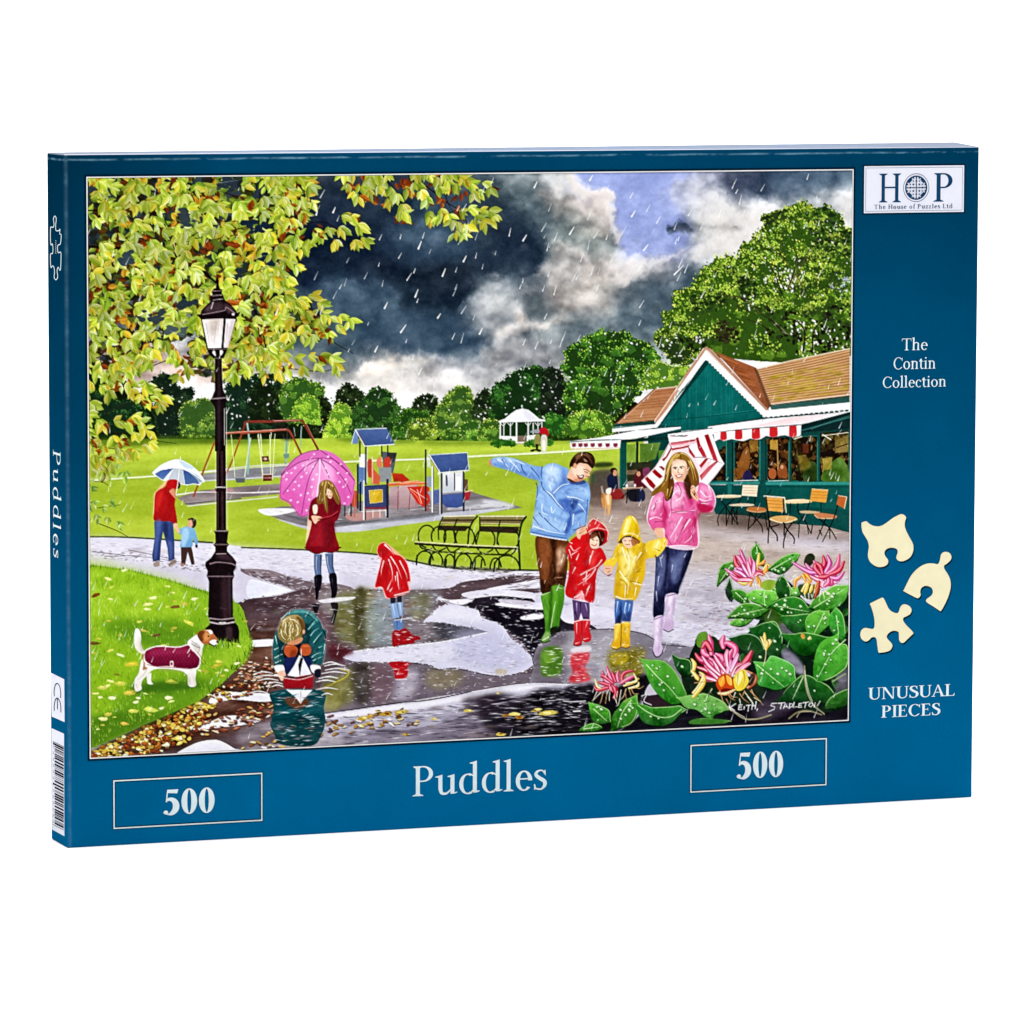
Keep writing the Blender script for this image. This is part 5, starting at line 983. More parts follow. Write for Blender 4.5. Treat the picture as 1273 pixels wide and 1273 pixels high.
    rough(ISL, ['#d8d4e2', '#efeef6', '#cbc9dc', '#a49eac', '#8a8390'], 380, 1.5, 1.5, 0)
    # lower pale band fading into dark
    F('#c9c6d6', '400 890 440 883 500 874.5 535 871 586 861 630 854 656 851 690 851 722 852 700 860 640 868 610 872 590 884 560 896 520 905 470 912 400 916', nh=.1, edge=.3)
    F('#eceaf2', '420 888 500 876 560 868 640 854 690 852 640 860 560 874 500 884 430 892', a=.8, f=1)
    S('#f6f5fa', '500 874 586 860.5 656 850.5 720 852', 1)
    S('#35303a', '395 888.5 440 882 500 873.5 535 870 586 860', 1.1, a=.9)
    LB('puddle')
    F('#8f8a9c', '400 905 470 895 560 885 600 880 620 905 560 922 480 930 400 936', a=.75, f=5, nh=.18)
    F('#1f1a24', '596 872 620 862 650 868 690 862 720 858 745 870 745 920 660 924 620 915 600 900', f=4, nh=.1); F('#0d0b10', '660 862 700 858 745 866 760 880 750 925 670 920 640 905', f=3)
    F('#3a2e38', '575 870 615 866 620 885 590 890', a=.8, f=3, nh=.2)
    flecks('400 895 520 882 620 866 740 858 740 918 560 930 400 938', 560, ['#cfcbdb', '#3c3440', '#8a8394', '#f0eff5', '#5d5560', '#2a242c'], 16, .9, -2, .06, sm=0, a=.75)
    flecks('650 852 740 854 740 905 660 900', 90, ['#e8e6ee', '#b9b6c2', '#6d6872'], 12, .8, -3, .08, sm=0, a=.9)
    for x, y in scatter('400 895 520 882 620 866 740 858 740 918 560 930 400 938', 90, 0): dab(x, y, 6+8*rng.random(), pick(['#8a8496', '#5a5060', '#a8a2b6', '#3a3040', '#7a6a60', '#c8c4d4', '#241e2a']), .14, -.04, a=.5, f=.8)
    # left foreground: leaf strewn shore
    F('#4a2f26', '112 936 152 913 204 890 247 871 276 849 300 845 330 850 340 880 300 905 240 925 180 938 112 944', f=3, nh=.2)
    F('#6d4a40', '260 870 340 855 350 880 300 905 240 915', a=.6, f=4, nh=.25)
    for s in ('263 866 275 860 300 861 340 863 345 868 330 873 290 870 262 875', '240 905 260 898 282 890 310 891 325 896 300 902 270 905 245 908', '220 937 235 928 250 922 268 920 280 924 292 931 300 933 260 939 230 941', '310 797 345 795 346 802 312 804'): F('#e4e2ee', s, nh=.06, edge=.2)
    F('#b7b0b8', '300 930 360 920 420 912 420 938 330 944 290 940', a=.7, f=3, nh=.25)
    F('#8f8890', '300 905 345 895 350 915 300 925', a=.6, f=3, nh=.3)
    LB('fallen_leaves')
    LC = ['#c9a93c', '#dcc35e', '#b5782c', '#8f3f1c', '#e6dba0', '#a9923a', '#d3b84c', '#9a5520', '#e9e2b8', '#7a3a20']
    def litter(s, n, ln, wd, cs=LC):
        for x, y in scatter(s, n, 0):
            l = ln*(.6+.7*rng.random()); w = wd*(.6+.7*rng.random()); a = rng.normal()*.35; c = pick(cs)
            t = np.linspace(0, 2*np.pi, 7, endpoint=False); q = np.stack([np.cos(t)*l*(.8+.4*rng.random(7)), np.sin(t)*w*(.7+.6*rng.random(7))], 1)
            ca, sa = math.cos(a), math.sin(a); q = q@np.array([[ca, sa], [-sa, ca]])
            polyfill(q+[x+.6, y+1.2], '#2a1712', a=.6); polyfill(q+[x, y], c)
            if rng.random() < .5: polyfill(q*.5+[x-.5, y-w*.3], np.clip(col(c)*1.22+.03, 0, 1))
    litter('112 938 150 916 205 893 248 873 262 878 250 900 235 920 200 934 160 941 112 944', 330, 3.6, 2.1)
    litter('248 873 276 851 300 850 330 852 322 862 270 872 262 890 245 900', 70, 3, 1.4)
    litter('296 832 312 812 318 820 345 815 345 860 300 856 290 845', 100, 3.2, 1.1, ['#8f5a44', '#b9825a', '#5c3024', '#d0b090', '#a5664a', '#e0cdb8', '#44241c'])
    litter('250 890 345 872 345 890 300 905 250 915', 80, 4, 1.2, ['#a5664a', '#c9a45a', '#5c3024', '#e0d0a8', '#8f4a34'])
    litter('345 905 400 890 460 886 520 880 520 900 440 915 380 925 330 935 300 930', 110, 4, 1.3, ['#b58a3c', '#c9a854', '#8a5a34', '#d8c890', '#6d4630', '#a07a3a', '#e6e0ea', '#5a4a50'])
    for x, y, a in ((452, 893, 9), (480, 888, 8), (500, 885, 8), (583, 884, 6), (540, 894, 5), (640, 888, 7), (645, 892, 6), (665, 884, 5), (680, 887, 12), (668, 882, 5), (505, 913, 5), (622, 913, 6), (470, 884, 5), (500, 886, 6), (628, 890, 5), (460, 899, 5), (620, 862, 3)):
        dab(x, y, a, pick(['#c9b44a', '#b99a38', '#a5752c', '#d9c864']), .32, -.05); dab(x+1, y-.5, a*.4, pick(['#7a3a18', '#e6d98a']), .4)
puddles()
# ---------------------------------------------------------------- people, dog, lamp post
SK, SKL, SKD = '#e3b294', '#f2d2bc', '#b5734f'
PT = iter(['printed adult in a red hooded coat and jeans seen from behind', 'printed toddler in a pale blue coat', 'printed girl with long fair hair in a dark red coat', 'printed small child in a red raincoat standing in the puddle', 'printed boy in a green jumper bending over a toy boat', 'printed man in a pale blue jacket with one arm stretched out', 'printed little girl in a red raincoat', 'printed child in a yellow raincoat', 'printed woman with long fair hair in a pink jacket'])
UT = iter(['printed blue and white umbrella', 'printed pink umbrella with pale dots', 'printed red and white striped umbrella'])
def person(name): LB(name, next(PT))
def wr(c, ss, w=.9, w1=.3, **k):
    for s in ss: S(c, s, w, w1, **k)
def people():
    # --- adult and toddler on the far path
    LB('umbrella', next(UT)); Zm(100, 540, 200)
    F('#dfe8f0', '572 300 620 258 700 215 780 200 860 235 930 290 985 370 960 385 945 405 900 395 835 405 770 385 700 365 665 370 620 345 575 315')
    F('#44619e', '590 315 640 285 740 268 690 320 655 362 615 345', c2='#5f7fb8', sm=0); F('#3f5c98', '812 280 860 300 920 350 945 395 900 395 830 400', sm=0, c2='#54729f'); F('#b9c2cc', '740 270 810 275 825 400 770 385 690 365', sm=0); F('#93a3b4', '860 290 930 330 975 372 945 385', sm=0)
    F('#f2f6fa', '620 258 700 215 780 200 860 235 900 270 830 275 740 268 650 282'); F('#b7cfe4', '780 205 860 240 900 270 830 268', a=.8)
    S('#f6fafc', '575 308 640 283 740 267 820 277 900 320 980 378', .9); S('#f4f8fb', '575 312 660 368 700 362 770 385 835 402 900 394 945 405', .8); S('#e8eef2', '790 205 793 180', .9)
    person('person')
    F('#f0b690', '583 470 660 380 690 365 700 372 600 480 590 560 580 660 578 690 574 640', sm=0, a=.85)
    F('#c01a1e', '592 480 625 440 670 415 690 370 720 358 760 362 785 385 778 420 752 440 755 500 748 560 760 640 766 700 735 715 700 690 640 690 582 680 585 600', c2='#a01418')
    cloth('592 480 625 440 670 415 690 370 720 358 760 362 785 385 752 440 755 500 748 560 766 700 735 715 700 690 582 680 585 600', ['#7a0c10', '#8f1014'], ['#dc3c34', '#e86058'], 34, 70, .4, ln=7, wd=1.4, a=.5)
    F('#8f1014', '660 420 720 450 740 500 720 600 700 690 640 690 690 560', a=.45, f=1); F('#d83a30', '600 490 650 450 640 540 600 620', a=.5, f=1); F('#2a1a18', '770 380 790 390 788 425 770 430'); F('#cf8a6c', '705 450 740 430 752 470 755 510 740 500 715 470')
    F('#3a4d86', '585 690 700 690 735 700 745 860 745 990 700 1005 690 900 655 770 640 860 630 1000 575 1010 568 960 590 820', c2='#2d3c70', sm=0); F('#5f74ac', '600 700 640 690 620 850 600 990 582 960', a=.6, f=1); F('#5f74ac', '690 850 730 870 725 985 705 985', a=.6, f=1); F('#1f2748', '655 700 690 700 690 820 660 770', a=.6, f=1)
    F('#9c8a80', '580 1020 620 1005 628 1040 600 1050 582 1045'); F('#8d7a70', '700 1030 735 995 760 1000 755 1025 710 1052'); S('#ece6e2', '705 1050 758 1020', .5)
    S('#f0e6da', '785 268 770 400 758 470', 1.1); F(SK, '735 715 760 705 775 740 765 755 745 740')
    person('person')
    F('#7fb0d8', '770 755 800 745 850 728 900 745 930 850 920 885 905 860 890 820 885 890 830 900 790 890 805 800 780 790', c2='#6a9cc8'); F('#b4d4ec', '810 760 850 745 860 800 830 880 800 880', a=.7, f=.6); F(SK, '740 715 765 740 790 765 775 785 755 755')
    F('#3a2a20', '850 675 885 662 915 680 918 715 900 742 880 735 885 700'); F('#d9a184', '855 690 880 680 890 720 870 740 852 730'); F('#4a3430', '795 895 880 895 895 960 905 1030 880 1035 850 930 830 1030 800 1035', sm=0); F('#2a2020', '910 875 930 880 925 900 912 895'); wr('#f4f4f6', ['895 940 900 980'], .9)
    F('#a07868', '795 1030 820 1020 818 1045 798 1045')
    # --- girl with the pink umbrella
    LB('umbrella', next(UT)); Zm(320, 480, 200)
    PK = '#e483c4'
    F('#e07ac0', '180 880 190 710 230 640 300 570 390 525 490 508 580 525 650 570 720 650 775 750 770 800 740 930 690 945 640 920 560 900 420 940 400 1020 340 1028 300 970 240 920', c2='#d964b0')
    F('#eea5d6', '330 590 490 575 600 640 560 760 480 880 420 900 440 740', a=.75, f=3); F('#d55aaa', '185 880 230 800 330 880 390 960 340 1025 260 930', a=.55, f=3); F('#f0b6de', '500 590 580 650 640 760 560 740', a=.7, f=2); F('#c94a9c', '600 700 700 780 740 900 660 930 640 850', a=.35, f=3)
    F('#d56cb4', '190 705 300 580 390 530 490 510 600 575 490 570 390 590 290 630', a=.9); F('#dd6db8', '490 510 580 525 650 570 720 650 770 745 690 650 590 570', a=.8)
    for s in ('190 710 290 628 390 588 490 572 600 578', '490 575 370 650 290 740 200 860', '490 575 430 680 390 800 350 1020', '500 580 540 660 570 730', '505 580 600 640 690 750 745 860', '500 510 600 580 690 650 770 750', '190 705 300 575 400 522 490 508', '600 578 690 660 770 750'): S('#8a2b74', s, 1, .8)
    S('#a63a86', '180 880 190 710', .8); S('#a63a86', '180 885 260 930 340 1028 400 1020', .8); S('#c75aa0', '770 755 745 880 735 930', 1)
    Z2 = ((270, 690), (230, 740), (290, 820), (350, 720), (400, 850), (300, 760), (440, 740), (430, 800), (240, 830), (265, 905), (330, 790), (360, 630), (300, 650), (410, 900), (540, 650), (560, 700), (640, 690), (680, 800), (700, 740), (650, 760), (720, 880), (690, 930), (660, 620), (390, 985), (440, 640), (345, 865), (320, 920), (560, 560), (450, 540), (580, 600), (710, 690), (235, 690), (390, 690), (470, 700))
    for x, y in Z2: E('#f6d4ec', x, y, 8+4*rng.random(), 6+3*rng.random(), -30, a=.85)
    S('#f0e4f0', '497 585 490 740 480 800 468 920', 1.3)
    person('person')
    F('#f2c9ae', '400 1040 440 900 470 890 470 1060 440 1080 390 1273 380 1273', sm=0, a=.8)
    F('#7d1022', '420 930 450 890 500 870 600 860 650 890 662 960 640 1050 610 1090 620 1180 645 1300 520 1310 385 1290 410 1180 430 1080 405 1050', c2='#8f1420')
    F('#a82030', '440 1120 500 1080 560 1100 520 1250 430 1270', a=.6, f=2); F('#560a18', '520 1090 610 1080 600 1250 540 1280', a=.5, f=2); F('#5c0c1c', '560 930 640 900 650 980 600 1040', a=.6, f=2)
    cloth('420 930 450 890 500 870 600 860 650 890 662 960 640 1050 610 1090 620 1180 645 1300 520 1310 385 1290 410 1180 430 1080 405 1050', ['#4a0814', '#5c0c1a'], ['#b8303c', '#a02430', '#c84450'], 60, 88, .35, ln=10, wd=1.8, a=.5)
    F('#93722f', '485 850 490 780 520 750 560 745 600 770 640 840 660 900 640 940 610 900 590 850 560 830 555 900 560 1000 540 990 520 930 480 940 470 900', c2='#6d4f22')
    wr('#d8bd78', ['520 760 500 830 490 910', '545 755 530 840 535 930', '590 780 620 840 650 900', '560 760 590 800'], 1.3); wr('#4a3214', ['570 780 560 850 560 980', '600 800 640 900', '510 790 480 900'], 1.1); wr('#b59650', ['530 860 545 980', '610 810 645 890'], 1.2)
    F('#ecc2a4', '552 815 572 820 592 842 594 868 580 892 562 884 552 850'); wr('#4a2a18', ['560 840 570 842', '580 844 590 846'], .8); S('#b0503c', '566 872 582 873', .9); F('#c98e6c', '584 842 596 850 592 880 584 890', a=.6, f=.4); F(SKL, '440 950 470 940 478 970 470 1010 445 1010'); F('#e8b898', '430 1030 480 1030 515 1045 480 1070 460 1092 440 1070'); S('#5a0a18', '480 1055 560 1050 640 1010', 1.2); S('#c23a48', '490 1048 580 1030 640 990', .9)
    Zm(310, 680, 220)
    F('#7d1020', '405 0 650 0 640 20 600 45 540 40 480 55 440 30'); S('#4d0a14', '410 18 480 50 540 38 600 44', 1)
    F('#5b6e94', '465 55 525 55 520 150 520 205 475 215 465 150', sm=0); F('#5b6e94', '545 50 605 45 605 140 620 195 575 205 555 130', sm=0); wr('#9db0cc', ['485 70 482 140 490 200', '560 70 568 140 590 195'], 1.4); wr('#2a3350', ['515 60 512 140 515 200', '600 60 598 140 612 190'], 1.3)
    F('#16121c', '470 210 522 205 518 280 500 330 495 375 478 378 475 320 468 260'); F('#16121c', '575 200 622 192 632 260 632 330 610 380 592 376 590 320 582 270'); wr('#4a4660', ['482 230 480 290', '595 225 600 280'], .8)
    F('#ecebf4', '500 385 640 365 760 360 740 380 640 395 540 405', a=.8); F('#14121a', '455 412 505 415 500 440 480 500 460 450', a=.9); F('#14121a', '585 405 640 410 625 500 600 560 590 520 605 470', a=.85); wr('#dcdae6', ['450 425 500 425', '580 450 640 455', '470 480 505 480'], .8)
    # --- small child in red, standing in the puddle
    person('person'); Zm(440, 630, 220)
    F('#f0a8a0', '165 330 175 280 215 255 270 290 330 340 385 400 412 530 400 560 395 620 240 665 200 580 150 590 160 520 190 400', a=.8)
    F('#cf1420', '170 320 180 280 215 262 255 290 290 340 340 360 385 420 405 530 385 545 395 615 330 635 245 658 205 580 155 580 165 520 195 400 200 370 185 360', c2='#c4161e')
    F('#8f0c14', '200 300 240 310 240 350 195 355 175 330', a=.6, f=.8); F('#9a0e16', '210 560 240 480 245 400 225 380 190 480 165 560', a=.45, f=1); F('#9c1018', '380 520 360 440 320 380 350 500 390 600', a=.4, f=1)
    cloth('170 320 180 280 215 262 255 290 290 340 340 360 385 420 405 530 395 615 330 635 245 658 205 580 155 580 165 520 195 400', ['#7a0a12', '#960e18'], ['#f07068', '#f8b0a8', '#e84038'], 44, 75, .35, ln=10, wd=1.6, a=.65)
    wr('#f7c0bc', ['220 275 260 310 290 350', '265 360 310 430 345 520', '250 380 275 460 280 540', '215 390 200 450 195 500', '310 470 320 560 325 600', '330 390 370 470 385 520', '240 600 275 520'], 1.7); wr('#fbe4e0', ['225 270 270 320', '280 380 300 420', '260 610 280 580', '300 500 300 540'], 1.3); wr('#8f0c14', ['255 400 235 500 240 600', '300 420 310 540', '345 560 340 620'], 1)
    S('#f6d8d4', '290 640 395 612', 1.2); F('#2a2a3a', '262 655 300 655 300 695 265 700', sm=0); F('#2a2a3a', '310 645 345 640 345 690 312 692', sm=0)
    F('#86a4d0', '262 700 305 692 328 800 280 805', sm=0); F('#86a4d0', '312 690 352 688 350 780 330 790', sm=0); wr('#c4d4ec', ['280 705 295 790', '330 695 340 770'], 1.3); F('#5c7db4', '285 820 355 815 350 880 295 888', sm=0); wr('#31406a', ['310 800 312 880', '330 790 345 810'], 1.1); S('#e8e8f0', '290 820 420 800', .8)
    F('#9c1820', '280 900 330 890 370 875 400 900 420 925 470 935 480 955 440 965 430 985 340 995 280 1005', edge=.3); flecks('285 900 400 890 480 950 300 1000', 30, ['#6d0c14', '#c43a3c', '#f0d8dc'], 7, .8, 0, .1, sm=0)
    F('#b01822', '255 1120 400 1120 385 1160 390 1190 375 1230 300 1240 290 1180', edge=.3); flecks('270 1125 395 1125 380 1235 300 1240', 18, ['#e85a5c', '#7a0c14', '#f4dce0'], 8, .8, 0, .1, sm=0); S('#f0d8dc', '300 1245 380 1243', .9)
    # --- boy bending over the toy boat
    person('person'); Zm(310, 680, 220)
    F('#dff0ee', '172 866 160 790 165 700 190 610 228 520 300 452 390 444 450 462 512 524 536 580 566 604 548 650 552 760 522 856 440 842 300 800', a=.2)
    F('#10182c', '235 690 340 690 450 700 452 870 400 905 262 915 245 850', sm=0)
    F('#1f6468', '212 610 236 530 300 464 385 452 448 472 508 534 528 588 558 606 540 650 534 690 500 712 462 752 446 800 420 770 396 720 360 690 300 705 245 700 215 660', c2='#184c52')
    F('#6fb0ae', '262 488 340 456 440 470 498 530 470 532 440 500 395 478 330 476', a=.85, f=.8); F('#0c2f36', '392 560 430 560 446 620 430 700 452 760 440 790 392 720 376 650', a=.8, f=1)
    F('#1f6468', '200 600 226 640 246 700 240 760 256 848 222 856 186 860 172 810 168 730 178 650', c2='#1a5357'); F('#0c2f36', '226 650 246 700 240 770 252 845 238 846 222 770 214 700', a=.8, f=.6)
    wr('#07242a', ['530 604 548 640 536 690 506 708', '246 700 262 690 300 700', '250 720 252 850'], 1.6, .6); F('#20676a', '548 688 540 770 518 850 482 842 444 838 440 792 466 748 506 706', c2='#1a5458'); F('#0c2f36', '452 780 480 742 510 716 500 742 470 790 452 836', a=.8, f=.6)
    cloth('212 610 236 530 300 464 385 452 448 472 508 534 528 588 558 606 534 690 462 752 396 720 300 705 215 660', ['#0a2c32', '#123c42'], ['#5aa09e', '#8cc8c4', '#3a8284'], 46, 130, .6, ln=9, wd=1.7, a=.55); cloth('200 600 246 700 240 760 256 848 186 860 168 730', ['#0a2c32'], ['#6fb4b0', '#9cd0cc'], 16, 10, .4, ln=7, wd=1.4, a=.6); cloth('548 688 540 770 518 850 444 838 440 792 506 706', ['#0a2c32'], ['#6fb4b0', '#9cd0cc'], 16, 150, .4, ln=8, wd=1.4, a=.6)
    wr('#8cc8c4', ['424 596 450 566 482 546', '440 640 470 604 504 584', '462 690 500 640 528 610', '452 560 476 530', '450 796 480 772 522 760', '458 820 500 800 528 790', '500 726 530 712'], 1.3); wr('#b9e2dc', ['184 800 215 782 240 772', '186 836 230 816', '188 640 200 700', '180 740 212 726', '230 520 280 474', '544 700 536 770'], 1.1, .5); wr('#0a282c', ['200 650 220 740 215 840', '470 700 500 660 520 640', '430 560 470 520', '205 770 238 750', '470 840 500 780', '400 480 440 500 480 540'], 1.4, .5)
    F('#a8915a', '205 610 220 560 255 510 310 490 360 495 395 540 398 600 375 650 330 680 280 700 235 680 210 650', c2='#7d6a38')
    for k in range(46): x, y = 225+rng.random()*150, 510+rng.random()*150; S(pick(['#d9c68a', '#ece0b0', '#8a7438', '#c2aa66', '#6d5a2a']), f'{x} {y} {x-10+rng.random()*20} {y+14} {x-16+rng.random()*20} {y+30}', 1, .4)
    F('#5a3418', '340 500 398 540 398 610 370 650 380 590', a=.7, f=.8); F('#c98a64', '275 690 330 670 375 650 385 670 350 700 290 710'); F('#b5542a', '250 740 260 710 300 705 330 715 350 740 330 790 290 800 255 770'); F('#b5542a', '365 740 380 705 420 700 445 730 440 770 400 785 370 770'); F('#7a2e14', '300 750 340 745 330 795 295 800', a=.7, f=.6); wr('#e08a58', ['265 720 300 715', '390 715 430 715'], 1)
    wr('#f4ecc4', ['240 540 262 520 300 505', '232 600 236 640 262 672', '290 520 330 530 360 560', '300 560 290 610 300 650', '340 560 350 600 340 640', '265 560 258 600 270 640'], 1.2, .4); wr('#4a3814', ['280 540 270 590 280 640', '320 540 325 590 315 640', '370 540 380 590 366 630', '225 570 218 620', '340 510 380 540'], 1.1, .4); E('#d8a07c', 392, 612, 9, 16)
    F('#1f2a5c', '250 800 340 790 340 850 300 900 265 915 255 860', sm=0); F('#1f2a5c', '395 790 445 800 450 880 440 905 400 860', sm=0)
    F('#efeaf0', '180 860 240 850 255 890 240 910 200 905'); F('#eee8ee', '445 850 510 860 505 900 470 910 445 890'); F('#e8b49a', '205 905 250 890 262 930 235 965 215 940'); F('#1d1f30', '470 890 512 880 508 935 475 935')
    LB('toy_boat'); F('#f6f5f7', '360 780 375 790 362 940 275 925 320 860', sm=0); F('#f0eff4', '382 790 455 930 365 935', sm=0, c2='#d6d4e0'); F('#1c2228', '352 850 372 790 388 800 362 925', sm=0); S('#e8d8c8', '374 735 374 800', .9)
    F('#a81a26', '248 945 330 938 460 915 458 1005 440 1022 350 1015 265 1022 248 1000', c2='#8c1420', sm=0); S('#1a1a22', '250 935 360 945 455 920', 1.3); S('#f0d0d0', '255 945 360 955 458 928', .8)
    F('#eae6ee', '265 1025 455 1030 380 1110 370 1130 340 1090', sm=0, nh=.1); S('#5a5058', '370 1030 372 1100', .8)
    # ripples and reflection of the boy
    LB('puddle')
    F('#0f4a52', '170 1040 520 1035 535 1160 520 1290 190 1290 175 1150', edge=.3, nh=.1); F('#7a3a1c', '255 1090 330 1080 430 1100 400 1150 340 1165 280 1140', a=.85, f=.6)
    F('#eae6ee', '265 1028 455 1030 385 1105 370 1130 335 1085', sm=0, nh=.1); S('#8a8088', '370 1040 372 1120', .7)
    flecks('180 1050 520 1045 520 1273 190 1273', 60, ['#1f6a70', '#e6f0f0', '#0a343a', '#3a8a8c', '#6d9a98'], 11, .8, -8, .15, sm=0, a=.85)
    for y, x0, x1 in ((905, 40, 170), (930, 30, 240), (955, 60, 210), (980, 130, 240), (1000, 160, 245), (1020, 480, 640), (850, 540, 690), (880, 545, 720), (905, 520, 700), (940, 500, 640), (965, 480, 620), (1060, 520, 600), (1070, 0, 140), (1045, 0, 130), (835, 530, 640)):
        S(pick(['#efe9ea', '#dcd6de', '#f6f4f6']), f'{x0} {y+8} {(x0+x1)/2} {y-6} {x1} {y+6}', .9, wm=1.5)
    S('#c8b42e', '600 985 690 940 715 900 650 880', 1.1); S('#b5a030', '540 1010 600 990', 1)
    Zm(0, 0, s=1)
    # lower half of the reflection
    F('#0f4248', '340 895 400 893 398 918 385 928 350 926 342 915', edge=.3, nh=.12, a=.95); flecks('340 893 400 893 396 926 348 926', 36, ['#2f7f84', '#dfe8e8', '#0a2a30', '#8a9a70'], 9, .9, -5, .15, sm=0, a=.9)
    flecks('338 862 402 860 400 924 342 924', 46, ['#d8d4e2', '#6d5a60', '#efeef6', '#4a3a40', '#8a7f88'], 13, 1.3, -4, .08, sm=0, a=.85)
    F('#5a1f28', '410 801 430 806 440 812 425 818 432 828 420 822 410 816', a=.75, f=1.5, nh=.15)
    # --- father
    person('person'); Zm(600, 540, 160)
    F('#5a3018', '535 1000 840 1045 850 1110 830 1290 540 1290', sm=0)
    Zm(640, 660, 200)
    F('#6b3a1e', '178 35 420 80 415 150 420 260 400 420 385 445 300 440 290 480 225 500 205 460 195 340 180 250', c2='#4d2814')
    F('#94582e', '190 80 260 70 285 150 280 260 250 400 220 380 200 230', a=.8, f=1.5); F('#caa080', '330 150 390 120 405 200 370 300 330 330 325 230', a=.75, f=1.5); F('#e0c0a8', '345 170 385 150 390 220 350 280', a=.6, f=1); F('#2a140c', '280 60 325 70 320 200 325 330 300 430 280 330 300 200', a=.85, f=1); F('#2a140c', '205 390 290 430 280 480 225 500 205 450', a=.7, f=1); F('#2e180e', '310 350 400 340 395 400 310 430', a=.6, f=1)
    cloth('178 35 420 80 415 150 420 260 400 420 385 445 300 440 290 480 225 500 205 460 195 340 180 250', ['#3a1c0e', '#4a2814', '#2a140a'], ['#a86a3c', '#c08a5c', '#8a5228'], 60, 80, ln=10, wd=2, a=.5)
    wr('#e8b890', ['240 395 235 420', '315 375 380 370'], 1); wr('#2a140c', ['305 370 390 390', '310 400 390 420'], 1)
    F('#4a8a1c', '295 440 385 440 390 560 370 650 355 720 345 770 300 770 285 800 270 870 220 885 210 860 240 800 235 690 220 590 210 510 290 480', c2='#3f7a1c'); F('#74b436', '300 450 340 445 340 560 320 650 300 740 295 600', a=.6, f=1); F('#7cb840', '220 520 260 510 265 620 260 730 245 700', a=.5, f=1); F('#2c5a10', '280 480 300 470 295 600 285 740 265 800 275 640', a=.8, f=.8)
    F('#9ab878', '215 850 250 800 275 810 270 850 235 875', a=.75, f=.5); S('#eaf2dc', '220 868 270 840', 1); S('#e6f0d4', '322 560 300 680 285 780', .9, a=.8); F('#1c1f18', '285 770 340 755 365 775 362 800 320 808 285 808'); S('#1a1a18', '208 875 230 888 285 870', 1)
    cloth('295 440 385 440 390 560 370 650 355 720 345 770 300 770 270 870 220 885 210 860 240 800 235 690 210 510', ['#2c5a10', '#386c14'], ['#86c048', '#a4d468'], 34, 85, .2, ln=10, wd=1.5, a=.55)
    wr('#d2e6b0', ['215 510 285 485', '345 450 385 460'], .9)
    Zm(600, 540, 160)
    F('#f4e0e4', '80 240 200 222 330 240 480 290 600 300 620 290 850 300 1060 480 1060 700 1020 880 900 990 850 1050 475 980 510 800 545 480 90 310', a=.0)
    F('#c98a74', '60 265 100 250 100 320 75 310')
    F('#84abdf', '85 255 110 235 200 225 330 245 420 280 500 310 600 325 640 300 720 290 790 320 850 350 870 460 960 480 1010 470 1050 500 1065 600 1055 700 1040 800 1025 880 1010 910 930 960 900 990 860 1020 830 1050 650 1020 475 985 500 870 520 720 535 560 555 465 440 430 280 365 120 320 95 300', c2='#6f98d2')
    F('#bfd6f0', '110 240 220 232 330 250 300 275 180 268 110 280', a=.85, f=1); F('#4a6fb4', '110 305 250 345 420 410 560 460 480 400 330 350 200 310', a=.75, f=1.2)
    F('#a9c8ee', '600 340 680 300 760 330 790 400 760 470 690 560 640 540 600 450', a=.85, f=1.5); F('#d6e6f6', '620 350 690 320 750 350 740 430 690 500 640 460', a=.6, f=1.5)
    F('#3f5fa8', '790 330 840 460 900 480 1010 465 1045 500 980 520 860 500 780 540 700 590 690 580 780 470', a=.55, f=1.2); F('#3c5caa', '760 640 900 640 930 690 900 770 840 780 780 740', a=.8, f=1.5); F('#2c4484', '880 640 950 650 900 760 870 780', a=.85, f=1); F('#8db2e2', '760 560 900 530 1040 560 1050 640 960 630 850 620 760 640', a=.9, f=1.5); F('#b4d0f0', '900 530 1030 540 1050 620 980 590', a=.6, f=1.5)
    F('#9cc0ea', '560 580 640 560 700 640 800 760 840 790 840 840 720 800 600 760 550 720', a=.8, f=1.5); F('#b8d4f2', '520 760 600 780 760 850 820 880 800 960 650 960 500 930', a=.65, f=2); F('#3b5aa4', '840 850 890 800 880 900 830 1000 810 980', a=.85, f=1); F('#87acde', '890 780 980 740 1030 800 1010 900 920 950 900 880', a=.9, f=1.2); F('#3a58a0', '870 780 1000 740 1040 800 1000 770 910 800', a=.8, f=.8)
    JK = '85 255 110 235 200 225 330 245 420 280 500 310 600 325 640 300 720 290 790 320 850 350 870 460 960 480 1010 470 1050 500 1065 600 1055 700 1040 800 1025 880 1010 910 930 960 900 990 860 1020 830 1050 650 1020 475 985 500 870 520 720 535 560 555 465 440 430 280 365 120 320 95 300'
    cloth(JK, ['#4468b0', '#5a80c4', '#38569c'], ['#bcd6f4', '#dce9f8', '#a4c6ee'], 70, 55, ln=11, wd=2.0, a=.55)
    cloth('85 255 200 225 330 245 500 310 590 330 560 455 440 430 280 365 95 300', ['#3f62aa', '#4f74bc'], ['#d0e2f6', '#b8d2f2'], 26, 60, .3, ln=9, wd=2, a=.65)
    cloth('760 560 900 530 1040 560 1060 700 1030 850 920 950 880 900 860 760', ['#3454a0', '#4468b0'], ['#b4d0f2', '#d4e4f6'], 26, 20, .6, ln=10, wd=2.2, a=.6)
    cloth(JK, ['#5a80c4'], ['#9cc0ec'], 120, 70, ln=4, wd=.8, a=.4)
    wr('#e6f0fa', ['150 250 220 290 260 330', '270 262 330 320 370 370', '620 560 680 600 740 680 800 740', '700 585 780 510 860 490', '590 690 590 770 650 800', '840 620 920 630 1000 660', '500 910 650 960 820 990', '950 690 980 720 1030 790', '900 790 890 900', '330 262 420 300', '680 720 690 780 720 740', '660 500 680 560'], 1.3, .5)
